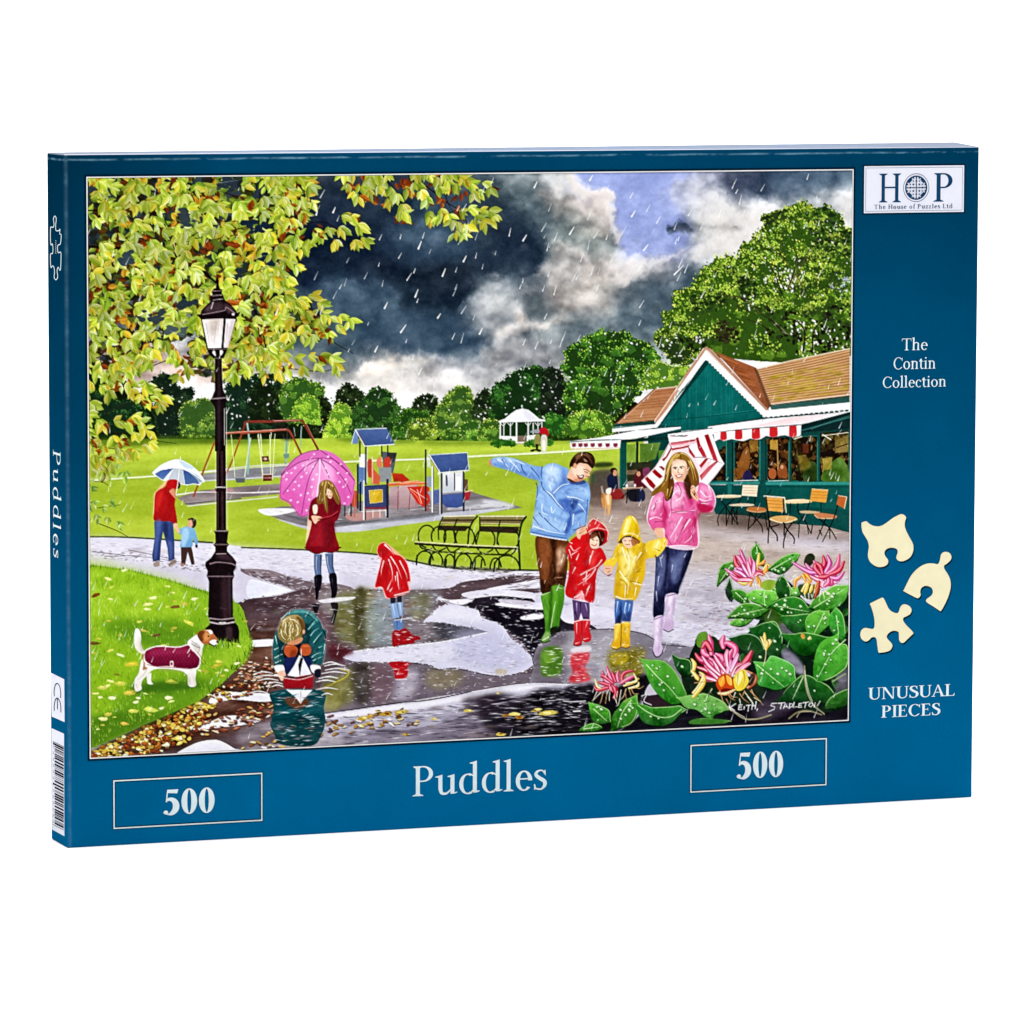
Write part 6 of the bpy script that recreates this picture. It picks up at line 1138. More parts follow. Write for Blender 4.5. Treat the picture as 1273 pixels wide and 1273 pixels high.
    wr('#2f4a94', ['380 300 400 360 450 420', '480 330 540 400 570 450', '580 470 600 540 660 600 760 720', '590 320 580 380 590 450', '530 480 545 560 520 720', '610 830 680 900 760 960', '560 780 600 830', '860 770 870 830 830 960', '500 820 560 900', '190 250 230 310', '1040 650 1030 760 1020 870'], 1.3, .5)
    S('#f4f6fc', '475 985 650 1022 830 1050', 1.2); S('#22386e', '480 968 660 1005 835 1030', .8, a=.7); F('#2e4684', '860 470 930 470 1000 455 1020 480 960 500 880 495', a=.8)
    # head
    F('#5c2c20', '845 400 870 440 930 470 890 480 840 450', a=.9); F(SK, '835 430 850 380 900 300 960 280 1040 300 1080 340 1060 380 1040 420 1010 440 985 455 930 470 890 455 860 440')
    F('#f6d8c4', '900 330 970 310 1020 340 1000 400 930 420 890 380', a=.8, f=1); F('#b5694a', '950 440 1000 430 990 455 935 470 900 450', a=.75, f=.8); F('#6d2018', '938 408 965 412 992 400 1004 412 992 436 965 445 945 432'); F('#fbf6f2', '946 413 968 417 992 407 990 424 966 430', sm=0); F('#e8b698', '1012 385 1040 385 1062 400 1052 418 1025 412 1012 405'); S('#9a5a3c', '1020 414 1052 420', .9); S('#3a2016', '1000 348 1030 352 1060 372', 1.0, .5); S('#3a2016', '1006 370 1026 376 1042 383', .8, .5); F('#c98e6e', '1000 358 1050 372 1040 392 1005 380', a=.5, f=.6); E('#f6d8c6', 972, 372, 22, 13, 20, a=.6, f=.5); S('#b5704e', '930 398 940 420 945 440', .9)
    F('#3a2016', '860 335 865 280 900 220 950 185 1020 175 1080 195 1112 250 1108 310 1085 340 1040 300 1000 290 960 285 930 310 915 330 880 320'); F('#8a6246', '920 210 960 190 1000 185 980 230 930 250', a=.8, f=.8); F('#b08a6c', '1000 240 1040 270 1010 270', a=.8); wr('#8a5c3c', ['950 200 930 260 900 310', '1000 200 1050 230 1085 290', '1020 190 1080 230'], 1.2); wr('#1c0c08', ['980 220 960 280', '1040 250 1070 310', '890 250 870 320'], 1.4); E('#d89a7c', 915, 315, 18, 28)
    # --- little girl in the red raincoat
    person('person'); Zm(640, 660, 200)
    F('#f4c4bc', '400 120 480 60 560 -20 620 -110 700 -90 745 0 730 80 700 140 725 210 690 290 650 320 635 560 600 575 460 540 395 500 420 300', a=.0)
    F('#d2161c', '405 150 440 80 490 40 540 0 590 20 600 130 640 145 680 135 715 190 720 240 660 300 640 400 635 500 625 560 595 570 540 545 470 540 400 500 425 360 430 260 420 200', c2='#c8141c')
    F('#9a0c14', '560 150 600 200 580 300 560 360 545 250', a=.5, f=1.5); F('#94101a', '450 130 430 220 440 300 410 460 460 420 480 260', a=.45, f=2); F('#a01018', '640 330 700 250 690 220 630 300 600 480 630 540', a=.5, f=2); F('#a01420', '660 290 720 350 770 340 740 360 700 330'); F('#ee5a50', '590 160 640 160 640 260 600 290', a=.6, f=1.5)
    RC = '405 150 440 80 490 40 540 0 590 20 600 130 640 145 680 135 715 190 720 240 660 300 640 400 635 500 625 560 595 570 540 545 470 540 400 500 425 360 430 260 420 200'
    cloth(RC, ['#8c0c14', '#a01018', '#b01620'], ['#f05850', '#f48a84', '#e83830'], 60, 100, .5, ln=10, wd=2.0, a=.6); cloth(RC, ['#7a0a12'], ['#fbd0cc', '#f8b4b0'], 22, 120, .7, ln=7, wd=1.5, a=.75)
    wr('#f8b4b4', ['440 120 470 160 520 130', '450 190 500 160', '620 160 600 220 590 270', '690 230 650 280 590 310 540 330', '640 300 600 360 550 400 500 430', '530 480 545 540', '590 440 560 520', '480 290 455 340', '430 150 450 220', '570 330 560 420'], 1.6, .5); wr('#fbe0e0', ['520 350 600 310', '540 390 600 340', '455 100 430 90', '600 200 590 260', '470 530 540 500 550 560'], 1.3, .4); F('#f0c8cc', '480 540 530 470 550 545 600 560 540 560', a=.7, f=.6)
    F('#5c4470', '455 545 520 560 590 570 595 640 590 710 540 700 525 650 505 715 470 715', sm=0); wr('#b0a0c4', ['490 570 490 640', '560 580 575 640'], 1.5); wr('#2a1a3c', ['520 565 522 650', '540 690 590 690', '475 640 500 700'], 1.4)
    F('#d42430', '470 720 535 705 595 705 590 780 605 830 600 870 560 885 535 870 530 900 490 912 462 900 475 840', c2='#c01c28'); cloth('470 720 535 705 595 705 590 780 605 830 600 870 560 885 535 870 530 900 490 912 462 900 475 840', ['#7a0a14', '#960e1a'], ['#f4807c', '#f8b0ac'], 20, 90, .3, ln=8, wd=1.4, a=.6); wr('#f6a8a8', ['490 730 490 820', '575 720 560 770', '545 860 590 850', '480 895 520 880'], 1.5); wr('#8c0c18', ['530 715 535 870', '600 780 590 800'], 1.2); S('#f4dcdc', '468 722 535 706 595 708', 1.2); S('#58141c', '462 903 500 914 530 902', 1)
    Zm(600, 540, 160)
    F('#b81820', '1030 930 1060 870 1100 838 1150 850 1200 900 1245 970 1240 1050 1200 1090 1160 1100 1180 1000 1120 960 1060 980 1040 1010 1050 1080 1020 1040'); F('#d8343a', '1050 900 1100 850 1150 870 1190 930 1120 940 1060 970', a=.9, f=.6); S('#f6b8b0', '1040 980 1080 945 1150 930 1230 950', 1.3, .8); S('#f4c0b8', '1060 870 1100 838 1190 890 1240 965 1235 1050', 1.1)
    F('#3a1a14', '1060 1000 1110 955 1180 955 1210 1000 1190 1080 1150 1110 1140 1040 1100 990 1080 1030 1060 1060'); F('#edc4aa', '1060 1060 1080 1010 1120 1000 1150 1040 1150 1100 1110 1130 1070 1110'); F('#6d3a24', '1070 1010 1110 970 1140 1000 1110 1020 1080 1040', a=.9); wr('#3a1a14', ['1085 1045 1105 1048', '1125 1050 1142 1052'], 1); S('#a83c34', '1075 1090 1110 1105 1130 1085', 1); E('#f4d4c0', 1115, 1070, 10, 12); wr('#a06040', ['1080 990 1070 1040', '1150 970 1180 1060'], 1)
    F('#e2b090', '930 960 960 920 1010 900 1040 930 1030 980 980 1000 960 1040 930 1010'); wr('#8a5034', ['950 960 1000 930', '960 985 1010 950'], 1); wr('#f8dcc8', ['940 970 985 920'], 1); S('#c01c22', '1025 930 1045 980', 1.2); S('#2a3a70', '900 950 1020 905', 1)
    # --- child in yellow
    person('person'); Zm(640, 660, 200)
    F('#e0b91e', '815 110 860 90 990 90 1040 100 1110 70 1160 60 1195 100 1180 160 1130 210 1050 220 1035 250 1030 350 1000 440 950 555 870 550 790 530 795 380 800 330 815 240 780 300 740 330 705 280 720 250 770 210 790 150', c2='#d8ae1a')
    F('#f6e892', '830 130 880 160 900 280 900 400 860 420 840 300', a=.7, f=2); F('#f8f0b8', '890 150 940 180 960 260 910 350 890 280', a=.65, f=1.5); F('#a57a0c', '1000 110 1040 160 1010 260 960 350 950 420 930 340 980 220', a=.45, f=2); F('#b88a10', '800 340 830 420 820 520 790 530', a=.5, f=2); F('#f2d84a', '1050 110 1150 80 1180 120 1130 180 1060 200', a=.7, f=1.5); F('#c89a14', '950 420 1000 430 990 480 950 540', a=.4, f=1.5)
    YC = '815 110 860 90 990 90 1040 100 1110 70 1160 60 1195 100 1180 160 1130 210 1050 220 1035 250 1030 350 1000 440 950 555 870 550 790 530 795 380 800 330 815 240 780 300 740 330 705 280 720 250 770 210 790 150'
    cloth(YC, ['#a87c0c', '#b88a10', '#8f680a'], ['#f8ea90', '#fcf6c4', '#f0d850'], 64, 95, .5, ln=10, wd=2.0, a=.6); cloth(YC, ['#9a740c'], ['#fffbe0'], 20, 60, .8, ln=6, wd=1.3, a=.75)
    wr('#fdf8d8', ['850 130 870 200 890 260', '900 170 905 260 890 340', '830 320 870 380 900 420 890 500', '960 200 930 260', '1000 170 960 240', '1130 80 1110 150 1130 200', '1000 430 930 410', '800 520 860 540 940 540', '740 240 790 220', '1060 110 1040 170', '880 430 870 530', '960 450 950 520'], 1.5, .4); wr('#96700a', ['890 140 905 190', '870 360 890 360', '830 380 880 420 880 520', '1020 180 960 250', '1000 300 960 330', '780 240 800 230', '960 330 1000 320', '910 400 990 410'], 1, .4)
    F('#e8c63a', '705 270 730 230 800 210 810 240 780 280 740 280', a=.9); F('#e4b494', '705 285 740 275 778 285 770 320 735 345 710 330'); wr('#8a4a2c', ['720 300 760 300', '735 330 760 315'], .9)
    F('#4a72b4', '795 535 860 550 940 550 930 640 915 720 850 715 845 680 830 740 795 740 788 640', sm=0); cloth('795 535 860 550 940 550 930 640 915 720 850 715 845 680 830 740 795 740 788 640', ['#24386c', '#1a2850', '#34549a'], ['#9cbcec', '#b8d0f2', '#7ca4dc'], 30, 80, .5, ln=7, wd=1.6, a=.6); wr('#a9c4ea', ['815 560 805 650', '880 570 870 640 890 700', '910 580 900 640'], 1.8); F('#1a2448', '840 560 850 690 835 745 800 740 810 680 830 650', a=.85, f=.8); F('#22305c', '870 660 915 640 912 715 855 712', a=.6, f=1)
    F('#e0b01c', '790 745 840 735 850 725 915 730 910 830 912 910 880 925 840 918 815 935 775 935 760 915 785 850', c2='#d6a014'); F('#f8e48a', '800 750 830 745 820 830 790 880', a=.6, f=1); F('#f6dc6a', '870 740 900 740 890 850', a=.6, f=1); S('#7a560a', '845 740 842 840 838 915', 1.2); cloth('790 745 840 735 850 725 915 730 910 830 912 910 880 925 840 918 815 935 775 935 760 915 785 850', ['#8a640a', '#a87c0c'], ['#fbeaa0', '#f6d860'], 20, 90, .3, ln=8, wd=1.4, a=.6); wr('#fdf4c4', ['850 728 912 732', '790 748 842 738', '770 920 810 925', '850 905 905 905'], 1); S('#4a3a10', '765 925 800 940 840 925 880 930 912 918', .9)
    F('#5c3a10', '815 95 860 50 920 40 980 70 985 100 930 100 860 100')
    F('#ecc4a8', '850 80 870 55 920 55 945 80 930 125 895 140 865 115'); F('#a86a40', '925 60 985 85 960 110 930 120', a=.9); wr('#4a2814', ['862 78 882 80', '905 80 925 78'], .9); S('#a84434', '878 110 910 108', .9); E('#f6d8c4', 892, 95, 8, 8)
    Zm(760, 530, 160)
    F('#e6c41e', '60 1150 90 1040 130 930 170 890 210 890 245 920 275 1000 290 1100 300 1160 260 1120 200 1085 130 1090 90 1120', c2='#d8b218'); F('#f8ee9e', '110 1060 150 940 190 900 190 960 150 1070', a=.8, f=1); F('#b08a0c', '230 920 265 1000 275 1090 230 1060 240 980', a=.5, f=1); wr('#fdf8d8', ['120 1070 200 1060 270 1090', '210 895 250 960', '160 920 120 1050'], 1.2); S('#8a640c', '65 1150 130 1092 200 1086 285 1140', .9)
    # --- mother's umbrella
    LB('umbrella', next(UT))
    F('#f6e6e8', '300 545 440 400 520 290 575 170 560 100 720 105 880 85 990 60 1020 160 1065 280 1115 375 1040 480 950 585 880 610 700 560 400 645', sm=0); F('#e9cdd3', '600 240 760 205 830 300 880 420 880 600 700 560 560 420', sm=0, a=.8)
    RDU = '#a8101c'
    for s in ('585 165 700 150 830 130 835 145 700 178 590 190', '600 220 700 205 780 185 760 210 690 225 605 240', '835 120 860 110 880 180 920 250 945 310 905 305 860 230', '920 90 960 80 1000 190 1050 330 1055 350 1010 335 965 220', '760 200 790 240 830 300 815 315 770 260', '870 390 930 320 960 325 890 420', '875 490 960 400 1040 345 1060 350 1000 410 890 540'):
        F(RDU, s, c2='#c4384a', sm=0)
    for s in ('325 510 350 495 400 540 440 590 420 625 380 590', '400 450 430 425 480 470 510 500 480 520 440 490', '470 400 500 395 530 420 520 445', '500 330 540 300 590 210 600 225 560 300 520 350'): F(RDU, s, sm=0)
    F('#f0d4da', '880 540 960 400 1060 360 1110 378 950 580', a=.35); wr('#6d5060', ['815 310 940 315 1110 372', '590 200 610 250', '575 175 600 230'], .9); S('#e8c0c4', '300 545 440 400 575 170', 1.1); S('#c9b8c4', '1112 376 950 585', .8); S('#f8f0f2', '990 65 1065 280 1115 375', 1); F('#e8a0ac', '600 170 830 150 800 180 610 205', a=.6); F('#e9b0b8', '870 440 940 360 990 350 900 470', a=.5)
    S('#d8b0b8', '300 545 400 640', 1)
    # --- mother
    person('person')
    Zm(597, 535, s=3.51); F('#2a2e56', '832 512 925 512 908 590 884 650 868 690 862 716 810 712 812 640 804 590', c2='#1e2244'); F('#7a86ae', '862 540 900 530 884 610 852 670 836 650 842 590', a=.6, f=2); F('#12142c', '905 520 925 515 900 610 866 700 872 640', a=.7, f=1); cloth('832 512 925 512 908 590 884 650 868 690 862 716 810 712 812 640 804 590', ['#14162e', '#22264c'], ['#8c98c0', '#5c689c'], 24, 100, .5, ln=9, wd=1.8, a=.55); Zm(760, 530, 160)
    F('#f8e0ea', '350 920 380 760 420 680 500 640 600 560 720 560 860 560 960 580 1020 660 1035 760 990 850 860 870 855 1200 560 1200 520 1100 420 1040', a=.8)
    F('#df6ea6', '360 920 390 770 430 690 500 650 580 620 640 555 720 560 780 640 850 650 870 560 940 580 1005 650 1025 760 985 845 900 850 850 840 845 1000 850 1190 720 1180 555 1190 530 1100 520 1010 420 1030 380 980', c2='#d8588f')
    F('#f4b4d4', '380 800 430 710 500 680 480 800 400 900', a=.8, f=2); F('#f6c0da', '590 640 650 590 730 640 720 760 620 820 560 780', a=.75, f=2); F('#f2a8cc', '880 600 950 600 1000 680 960 740 890 730', a=.75, f=2); F('#b01848', '860 760 1010 800 970 850 880 855 850 800', a=.9, f=1); F('#b8205a', '520 780 560 860 540 1000 520 1000 500 860', a=.85, f=1.2); F('#b8235c', '730 560 790 660 810 760 790 790 740 700', a=.7, f=1.2); F('#f0a0c8', '570 880 700 880 680 1050 600 1160 560 1100', a=.6, f=2.5); F('#c02a66', '790 900 850 870 850 1100 800 1160 760 1080', a=.5, f=2); F('#a81a4a', '830 840 880 860 830 960 800 1000', a=.6, f=1)
    PJ = '360 920 390 770 430 690 500 650 580 620 640 555 720 560 780 640 850 650 870 560 940 580 1005 650 1025 760 985 845 900 850 850 840 845 1000 850 1190 720 1180 555 1190 530 1100 520 1010 420 1030 380 980'
    cloth(PJ, ['#a81c50', '#c03070', '#b8246a'], ['#f8c8de', '#fbe0ee', '#f0a0c8'], 66, 115, .5, ln=11, wd=2.2, a=.55); cloth(PJ, ['#94154a'], ['#fdeef6'], 24, 60, .9, ln=7, wd=1.5, a=.65)
    wr('#fce4f0', ['400 820 450 760 500 740', '380 920 440 900 500 920', '600 690 650 640 700 650', '640 740 700 700', '600 850 720 850 830 830', '700 900 640 1010 580 1110', '780 920 700 1040 620 1150', '880 640 940 700 990 690', '870 720 930 740 1000 720', '820 1000 790 1100 720 1160', '660 590 690 640', '960 600 990 660', '890 760 960 770', '560 1190 700 1180 850 1195'], 1.5, .4); wr('#94174a', ['600 855 700 845 830 845', '520 700 520 800 560 900', '650 560 690 640 680 700', '440 760 420 850', '750 920 690 1040', '840 940 800 1080 820 1150', '540 1080 600 1180', '870 740 900 760 1000 740', '430 950 520 940', '600 650 590 780 600 850', '720 1000 650 1120'], 1, .4)
    S('#8a1a44', '415 1030 500 1005', 1.2); F('#e0a888', '425 1020 495 1005 510 1040 515 1130 490 1120 450 1080'); wr('#8a4a30', ['450 1040 490 1080', '470 1030 505 1070'], .9); F('#d8982e', '470 1130 510 1120 540 1150 500 1180', a=.0)
    F('#3a2410', '540 520 560 560 620 560 600 700 540 740 530 650'); F('#8c6a26', '540 400 580 320 640 265 700 258 760 290 810 360 860 470 868 560 840 600 800 580 770 480 745 380 700 340 640 330 600 370 595 460 620 550 600 640 560 730 530 700 500 650 420 690 395 680 430 620 500 560 530 480', c2='#8a6020')
    F('#3c200e', '740 400 790 520 830 600 800 700 770 640 750 540', a=.8, f=.8); F('#5a2e12', '595 380 590 470 620 560 590 660 560 720 560 600 570 470', a=.75, f=.8); F('#c29a3c', '580 330 640 275 690 270 640 330 600 360 570 440 540 520', a=.75, f=1); F('#b58a34', '780 360 830 460 860 540 830 560 800 470', a=.8, f=1)
    wr('#e2c878', ['650 275 590 340 560 430 520 530 450 610', '700 265 640 310', '610 330 570 420 550 520 500 600', '800 380 840 480 855 550', '780 340 820 420', '560 620 550 690', '690 262 760 300 800 370'], 1.1, .5); wr('#4a2a10', ['680 265 690 330', '640 340 600 390', '500 580 440 650', '580 500 560 620', '770 400 810 520 830 590', '830 540 820 590', '540 480 530 560'], 1.1, .5); wr('#d0a850', ['800 480 830 570', '820 460 850 560', '600 600 570 700'], 1, .4)
    F('#7a5220', '735 345 790 380 850 480 868 570 830 600 800 590 780 560 750 560 720 520'); F('#3c200e', '735 470 765 500 790 580 785 640 800 700 770 720 735 640 715 545', a=.85, f=.6); wr('#d8b860', ['775 350 815 430 845 540', '760 340 800 440 815 540'], 1.2)
    F('#ecbc9e', '600 400 630 345 700 335 740 360 752 420 740 490 710 540 665 550 625 520 602 460'); F('#f8dcc8', '620 380 690 350 730 390 720 450 660 470 620 440', a=.75, f=1); F('#c98a68', '720 400 745 420 735 490 705 535 690 520 725 470', a=.6, f=.8)
    wr('#3a1c10', ['612 415 635 405 655 412', '675 408 700 398 722 405'], 1.1, .6); E('#2a1610', 634, 420, 11, 7); E('#2a1610', 694, 414, 11, 7); F('#a8343c', '635 490 670 480 705 478 690 505 660 512'); F('#fbf4ee', '645 488 672 485 698 483 680 500 660 503'); S('#a86a4c', '668 420 658 455 675 465', .8); S('#c98c70', '640 520 690 520', .8, a=.5)
    F('#e4b090', '795 590 820 590 840 640 862 700 855 740 820 720 790 680 785 630'); wr('#8a4c30', ['800 650 850 720', '815 640 858 700', '790 620 815 600'], 1); E('#5a3020', 822, 676, 9, 14)
    Zm(640, 660, 200)
    F('#343862', '1120 140 1225 140 1235 300 1215 420 1200 500 1185 560 1180 650 1160 690 1100 690 1098 560 1108 400 1115 250', c2='#22244a'); F('#8a96bc', '1130 200 1180 180 1190 300 1150 460 1120 480', a=.7, f=2.5); F('#7c88b0', '1225 240 1265 200 1285 300 1250 400', a=.6, f=2.5); F('#12142c', '1195 140 1225 140 1210 280 1195 420 1185 560 1170 520 1185 380 1200 250', a=.9, f=1); F('#141630', '1200 480 1290 430 1285 500 1210 510', a=.7, f=1); F('#10122a', '1105 560 1180 520 1175 660 1110 690', a=.75, f=1.5)
    cloth('1120 140 1225 140 1235 300 1215 420 1200 500 1185 560 1180 650 1160 690 1100 690 1098 560 1108 400 1115 250', ['#14162e', '#1e2246'], ['#8c98c0', '#6874a4'], 40, 85, .4, ln=10, wd=1.8, a=.5)
    wr('#b8c0dc', ['1150 210 1165 290', '1140 360 1130 440', '1250 270 1240 330', '1120 480 1125 560'], 1.3)
    F('#d2bcd8', '1195 510 1280 500 1262 600 1250 690 1262 740 1250 780 1215 795 1175 775 1195 690 1192 600', c2='#c0a6c8'); F('#f0e4f2', '1215 530 1250 520 1235 640 1215 700', a=.7, f=1.2); F('#9a80a8', '1250 560 1272 530 1255 680', a=.5, f=1); S('#7a5c86', '1195 520 1280 500', 1.1); S('#3c2c40', '1175 780 1215 800 1258 780', 1.1)
    F('#d4bedc', '1098 700 1180 675 1172 780 1160 880 1172 940 1150 985 1115 990 1095 950 1105 850', c2='#c6aecc'); F('#f4eaf6', '1115 720 1145 710 1140 850 1120 930 1112 860', a=.75, f=1.2); F('#8f76a0', '1155 700 1175 690 1165 800 1155 870', a=.5, f=1); S('#8a6c94', '1098 705 1180 672', 1.2); S('#33263a', '1092 955 1110 992 1135 1000 1165 970 1172 945', 1.3); S('#efe6f4', '1200 520 1190 560', .8)
    cloth('1098 700 1180 675 1172 780 1160 880 1172 940 1150 985 1115 990 1095 950 1105 850', ['#8f76a0', '#a48ab4'], ['#f8f0fa', '#e6d6ee'], 18, 88, .2, ln=12, wd=1.4, a=.5); cloth('1195 510 1280 500 1262 600 1250 690 1262 740 1250 780 1215 795 1175 775 1195 690 1192 600', ['#8f76a0'], ['#f4e8f6'], 14, 95, .2, ln=10, wd=1.3, a=.5)
    # reaching child's sleeve over the mother's leg
    F('#e8c838', '1040 100 1110 70 1150 60 1190 55 1205 90 1180 150 1130 205 1110 190 1060 180'); F('#f4e48a', '1110 80 1160 90 1140 150 1090 150', a=.7, f=1); F(SK, '1105 0 1165 -10 1180 40 1160 65 1130 45'); wr('#fdf4c8', ['1140 75 1120 140 1135 190', '1180 70 1195 100'], 1.2); wr('#9a7410', ['1150 160 1100 140', '1190 90 1160 140'], .9)
people()
# ---------------------------------------------------------------- near lawn, dog, lamp post, overhanging boughs, honeysuckle
def near_lawn():
    LB('near_lawn'); Zm(0, 0, s=1)
    LW = '100 701.5 112 702 163 709 210 721 241 731 270 738 291 748 298 752 303 760 308 780 313 798 312 808 306 822 295 832 276 850 247 872 204 891 175 903 152 914 125 926 100 936'
    F('#7ea822', LW, sm=0, edge=.3)
    F('#9bc02c', '100 702 163 709 240 732 250 760 180 780 100 770', a=.7, f=6, n=.05); F('#8fb525', '100 800 170 790 200 850 140 880 100 880', a=.6, f=6)
    F('#4f7d1c', '130 775 200 770 260 790 280 800 240 805 160 800', a=.65, f=5); F('#5c8a1e', '170 850 240 845 270 852 230 875 160 890 140 880', a=.65, f=5); F('#3f6818', '100 900 150 885 200 885 247 868 204 892 152 914 112 930', a=.7, f=3); F('#47701a', '160 852 245 846 255 856 180 864', a=.7, f=3)
    F('#a5c83a', '290 800 310 790 312 810 300 826 280 830 275 815', a=.6, f=3)
    for x, y in scatter(LW, 2600, 0):
        h = 3+4*rng.random(); dx = rng.normal()*1.2
        b = NF[int(np.clip(T2C([[x, y]])[0, 1], 0, CH-1)), int(np.clip(T2C([[x, y]])[0, 0], 0, CW-1))]
        c = pick(['#a9cc3c', '#95bb2c', '#b9d84e', '#c5dc5a'] if b > .05 else ['#6d9a20', '#4f801c', '#5f8f20', '#84ad28'])
        polyfill(np.array([[x-.45, y], [x+.45, y], [x+dx, y-h]]), c, a=.7)
    for x, y in np.vstack([scatter('280 832 300 820 313 800 306 785 318 800 312 815 295 836', 60, 0), scatter('206 894 276 852 300 836 276 848 247 868', 70, 0)]):
        polyfill(np.array([[x-.6, y+1], [x+.6, y+1], [x+rng.normal()*2, y-5-3*rng.random()]]), pick(['#3f6818', '#86ad2c', '#2f5214']), a=.85)
    for t in range(70):      # shaggy top edge
        x = 105+t*2.9; y = np.interp(x, [100, 163, 210, 241, 291, 308], [701.5, 709, 721, 731, 749, 780])
        polyfill(np.array([[x-.7, y+2], [x+.7, y+2], [x+rng.normal()*1.5, y-2-2*rng.random()]]), pick(['#5a8420', '#7ea42a', '#3f6418']))
    LB('fallen_leaves')
    for x, y in scatter(LW, 75, 0): dab(x, y, 2.2+2.6*rng.random(), pick(['#c9cc5a', '#dfe08a', '#c9b24a', '#e6e6a8', '#a9a83a']), .4, rng.normal()*.25)
    for x, y, a, c in ((118, 800, 7, '#6a4a2a'), (196, 790, 6, '#6d4a34'), (218, 755, 6, '#7a5230'), (120, 740, 6, '#7a3f1c'), (146, 839, 4, '#7a6a2a'), (165, 826, 8, '#c9b83a'), (214, 848, 8, '#c9c04a'), (160, 862, 9, '#c8b24a'), (140, 868, 7, '#dfe0a8'), (236, 775, 7, '#c9cc52'), (184, 752, 6, '#dcdc88'), (183, 758, 5, '#dfe09a'), (186, 882, 9, '#c4cc58'), (165, 884, 7, '#c9c85a'), (210, 868, 7, '#dfdca0'), (150, 850, 8, '#c0c050'), (128, 855, 7, '#c4c060'), (270, 828, 7, '#b5a83a'), (272, 823, 5, '#cfc25a'), (150, 815, 5, '#d8e0a0'), (242, 745, 5, '#dce09a'), (128, 894, 7, '#d8d48a'), (135, 888, 5, '#c4b850'), (155, 900, 6, '#d0a848')):
        dab(x, y, a, c, .35, rng.normal()*.15); dab(x-1, y-.8, a*.5, np.clip(col(c)*1.15, 0, 1), .35)
    LB('wet_path')
def dog():
    LB('dog'); Zm(100, 740, 220)
    F('#3f6a18', '380 690 500 640 650 625 820 640 830 665 600 690 420 700', a=.75, f=2)
    F('#f2eee8', '385 310 395 250 410 240 430 260 438 310 435 350 450 390 470 410 450 425 420 410 395 380', c2='#d9d2c8'); F('#b8aea4', '425 290 435 340 455 400 445 415 425 370', a=.7, f=.8)
    F('#efebe6', '440 470 480 460 540 500 790 540 830 530 835 560 828 600 832 650 800 662 775 645 770 580 720 545 600 530 520 540 480 580 450 610 438 640 440 680 395 690 392 610 420 560', c2='#dcd6d0')
    F('#e6e2de', '480 580 510 560 510 620 525 640 490 642 480 620'); F('#a89c90', '560 535 700 540 770 560 720 550 600 545', a=.5, f=1); F('#b8aca0', '770 560 790 640 775 640', a=.6, f=.6); F('#b8aca0', '810 570 835 640 825 645', a=.5, f=.5); F('#a5643a', '442 430 470 440 465 510 485 525 450 540 455 490', a=.85); wr('#b9aea6', ['480 530 450 580 410 610', '400 640 410 670', '790 600 785 640'], .9)
    F('#f0ece8', '770 345 800 310 840 285 870 300 890 340 880 380 860 430 850 470 800 420'); F('#c9c0b8', '800 350 840 340 870 380 850 440 820 400', a=.7, f=1); wr('#8d8680', ['830 350 860 380 850 410', '800 330 840 360'], .8); S('#6a7a80', '800 350 840 375 860 380', 1)
    F('#b0683a', '840 280 860 258 920 248 945 255 960 280 990 320 985 350 960 365 920 355 880 350 860 320'); F('#f3eee8', '880 290 930 250 955 262 940 300 965 320 990 322 988 348 965 362 945 350 920 340', a=.0); F('#6d3a1e', '842 285 860 260 890 262 895 310 870 335 850 310', a=.9); F('#d99a5c', '880 300 900 270 935 275 930 310 900 335', a=.8, f=.6)
    F('#f4eee8', '900 256 940 252 952 275 935 282 920 262'); F('#f2ece6', '930 335 960 320 985 330 984 352 965 362 940 350'); E('#1a1210', 985, 336, 9, 8); E('#1a1210', 922, 297, 7, 6); S('#1a1210', '925 350 960 366 975 360', 1.2); F('#e8e0d8', '870 385 880 400 870 450 860 500 850 470', a=.8)
    F('#f0dcd8', '455 470 462 420 475 390 560 365 700 372 780 352 800 380 850 430 868 470 850 530 800 542 700 535 640 525 530 525 480 500')
    F('#8a1a44', '465 460 475 400 560 373 700 380 775 362 800 395 845 440 858 470 840 520 780 528 700 522 640 512 540 512 490 490', c2='#6a0f30'); F('#a5325c', '500 400 600 385 760 385 780 420 600 430 500 440', a=.6, f=2)
    for i in range(16): x = 480+i*24; S('#5a0c2a', f'{x} {400-6*math.sin(i/3)} {x+70} {505+4*math.sin(i/4)}', .5, a=.6); S('#b85880', f'{x+40} {392} {x-20} {490}', .4, a=.4)
    S('#5a0c28', '480 500 560 516 700 524 800 530 850 500', .8, a=.6); F('#e8c4c4', '645 480 668 475 670 515 648 518'); E('#8a1a44', 657, 495, 8, 11); S('#f2e0dc', '470 400 560 367 700 374 775 354', .8)
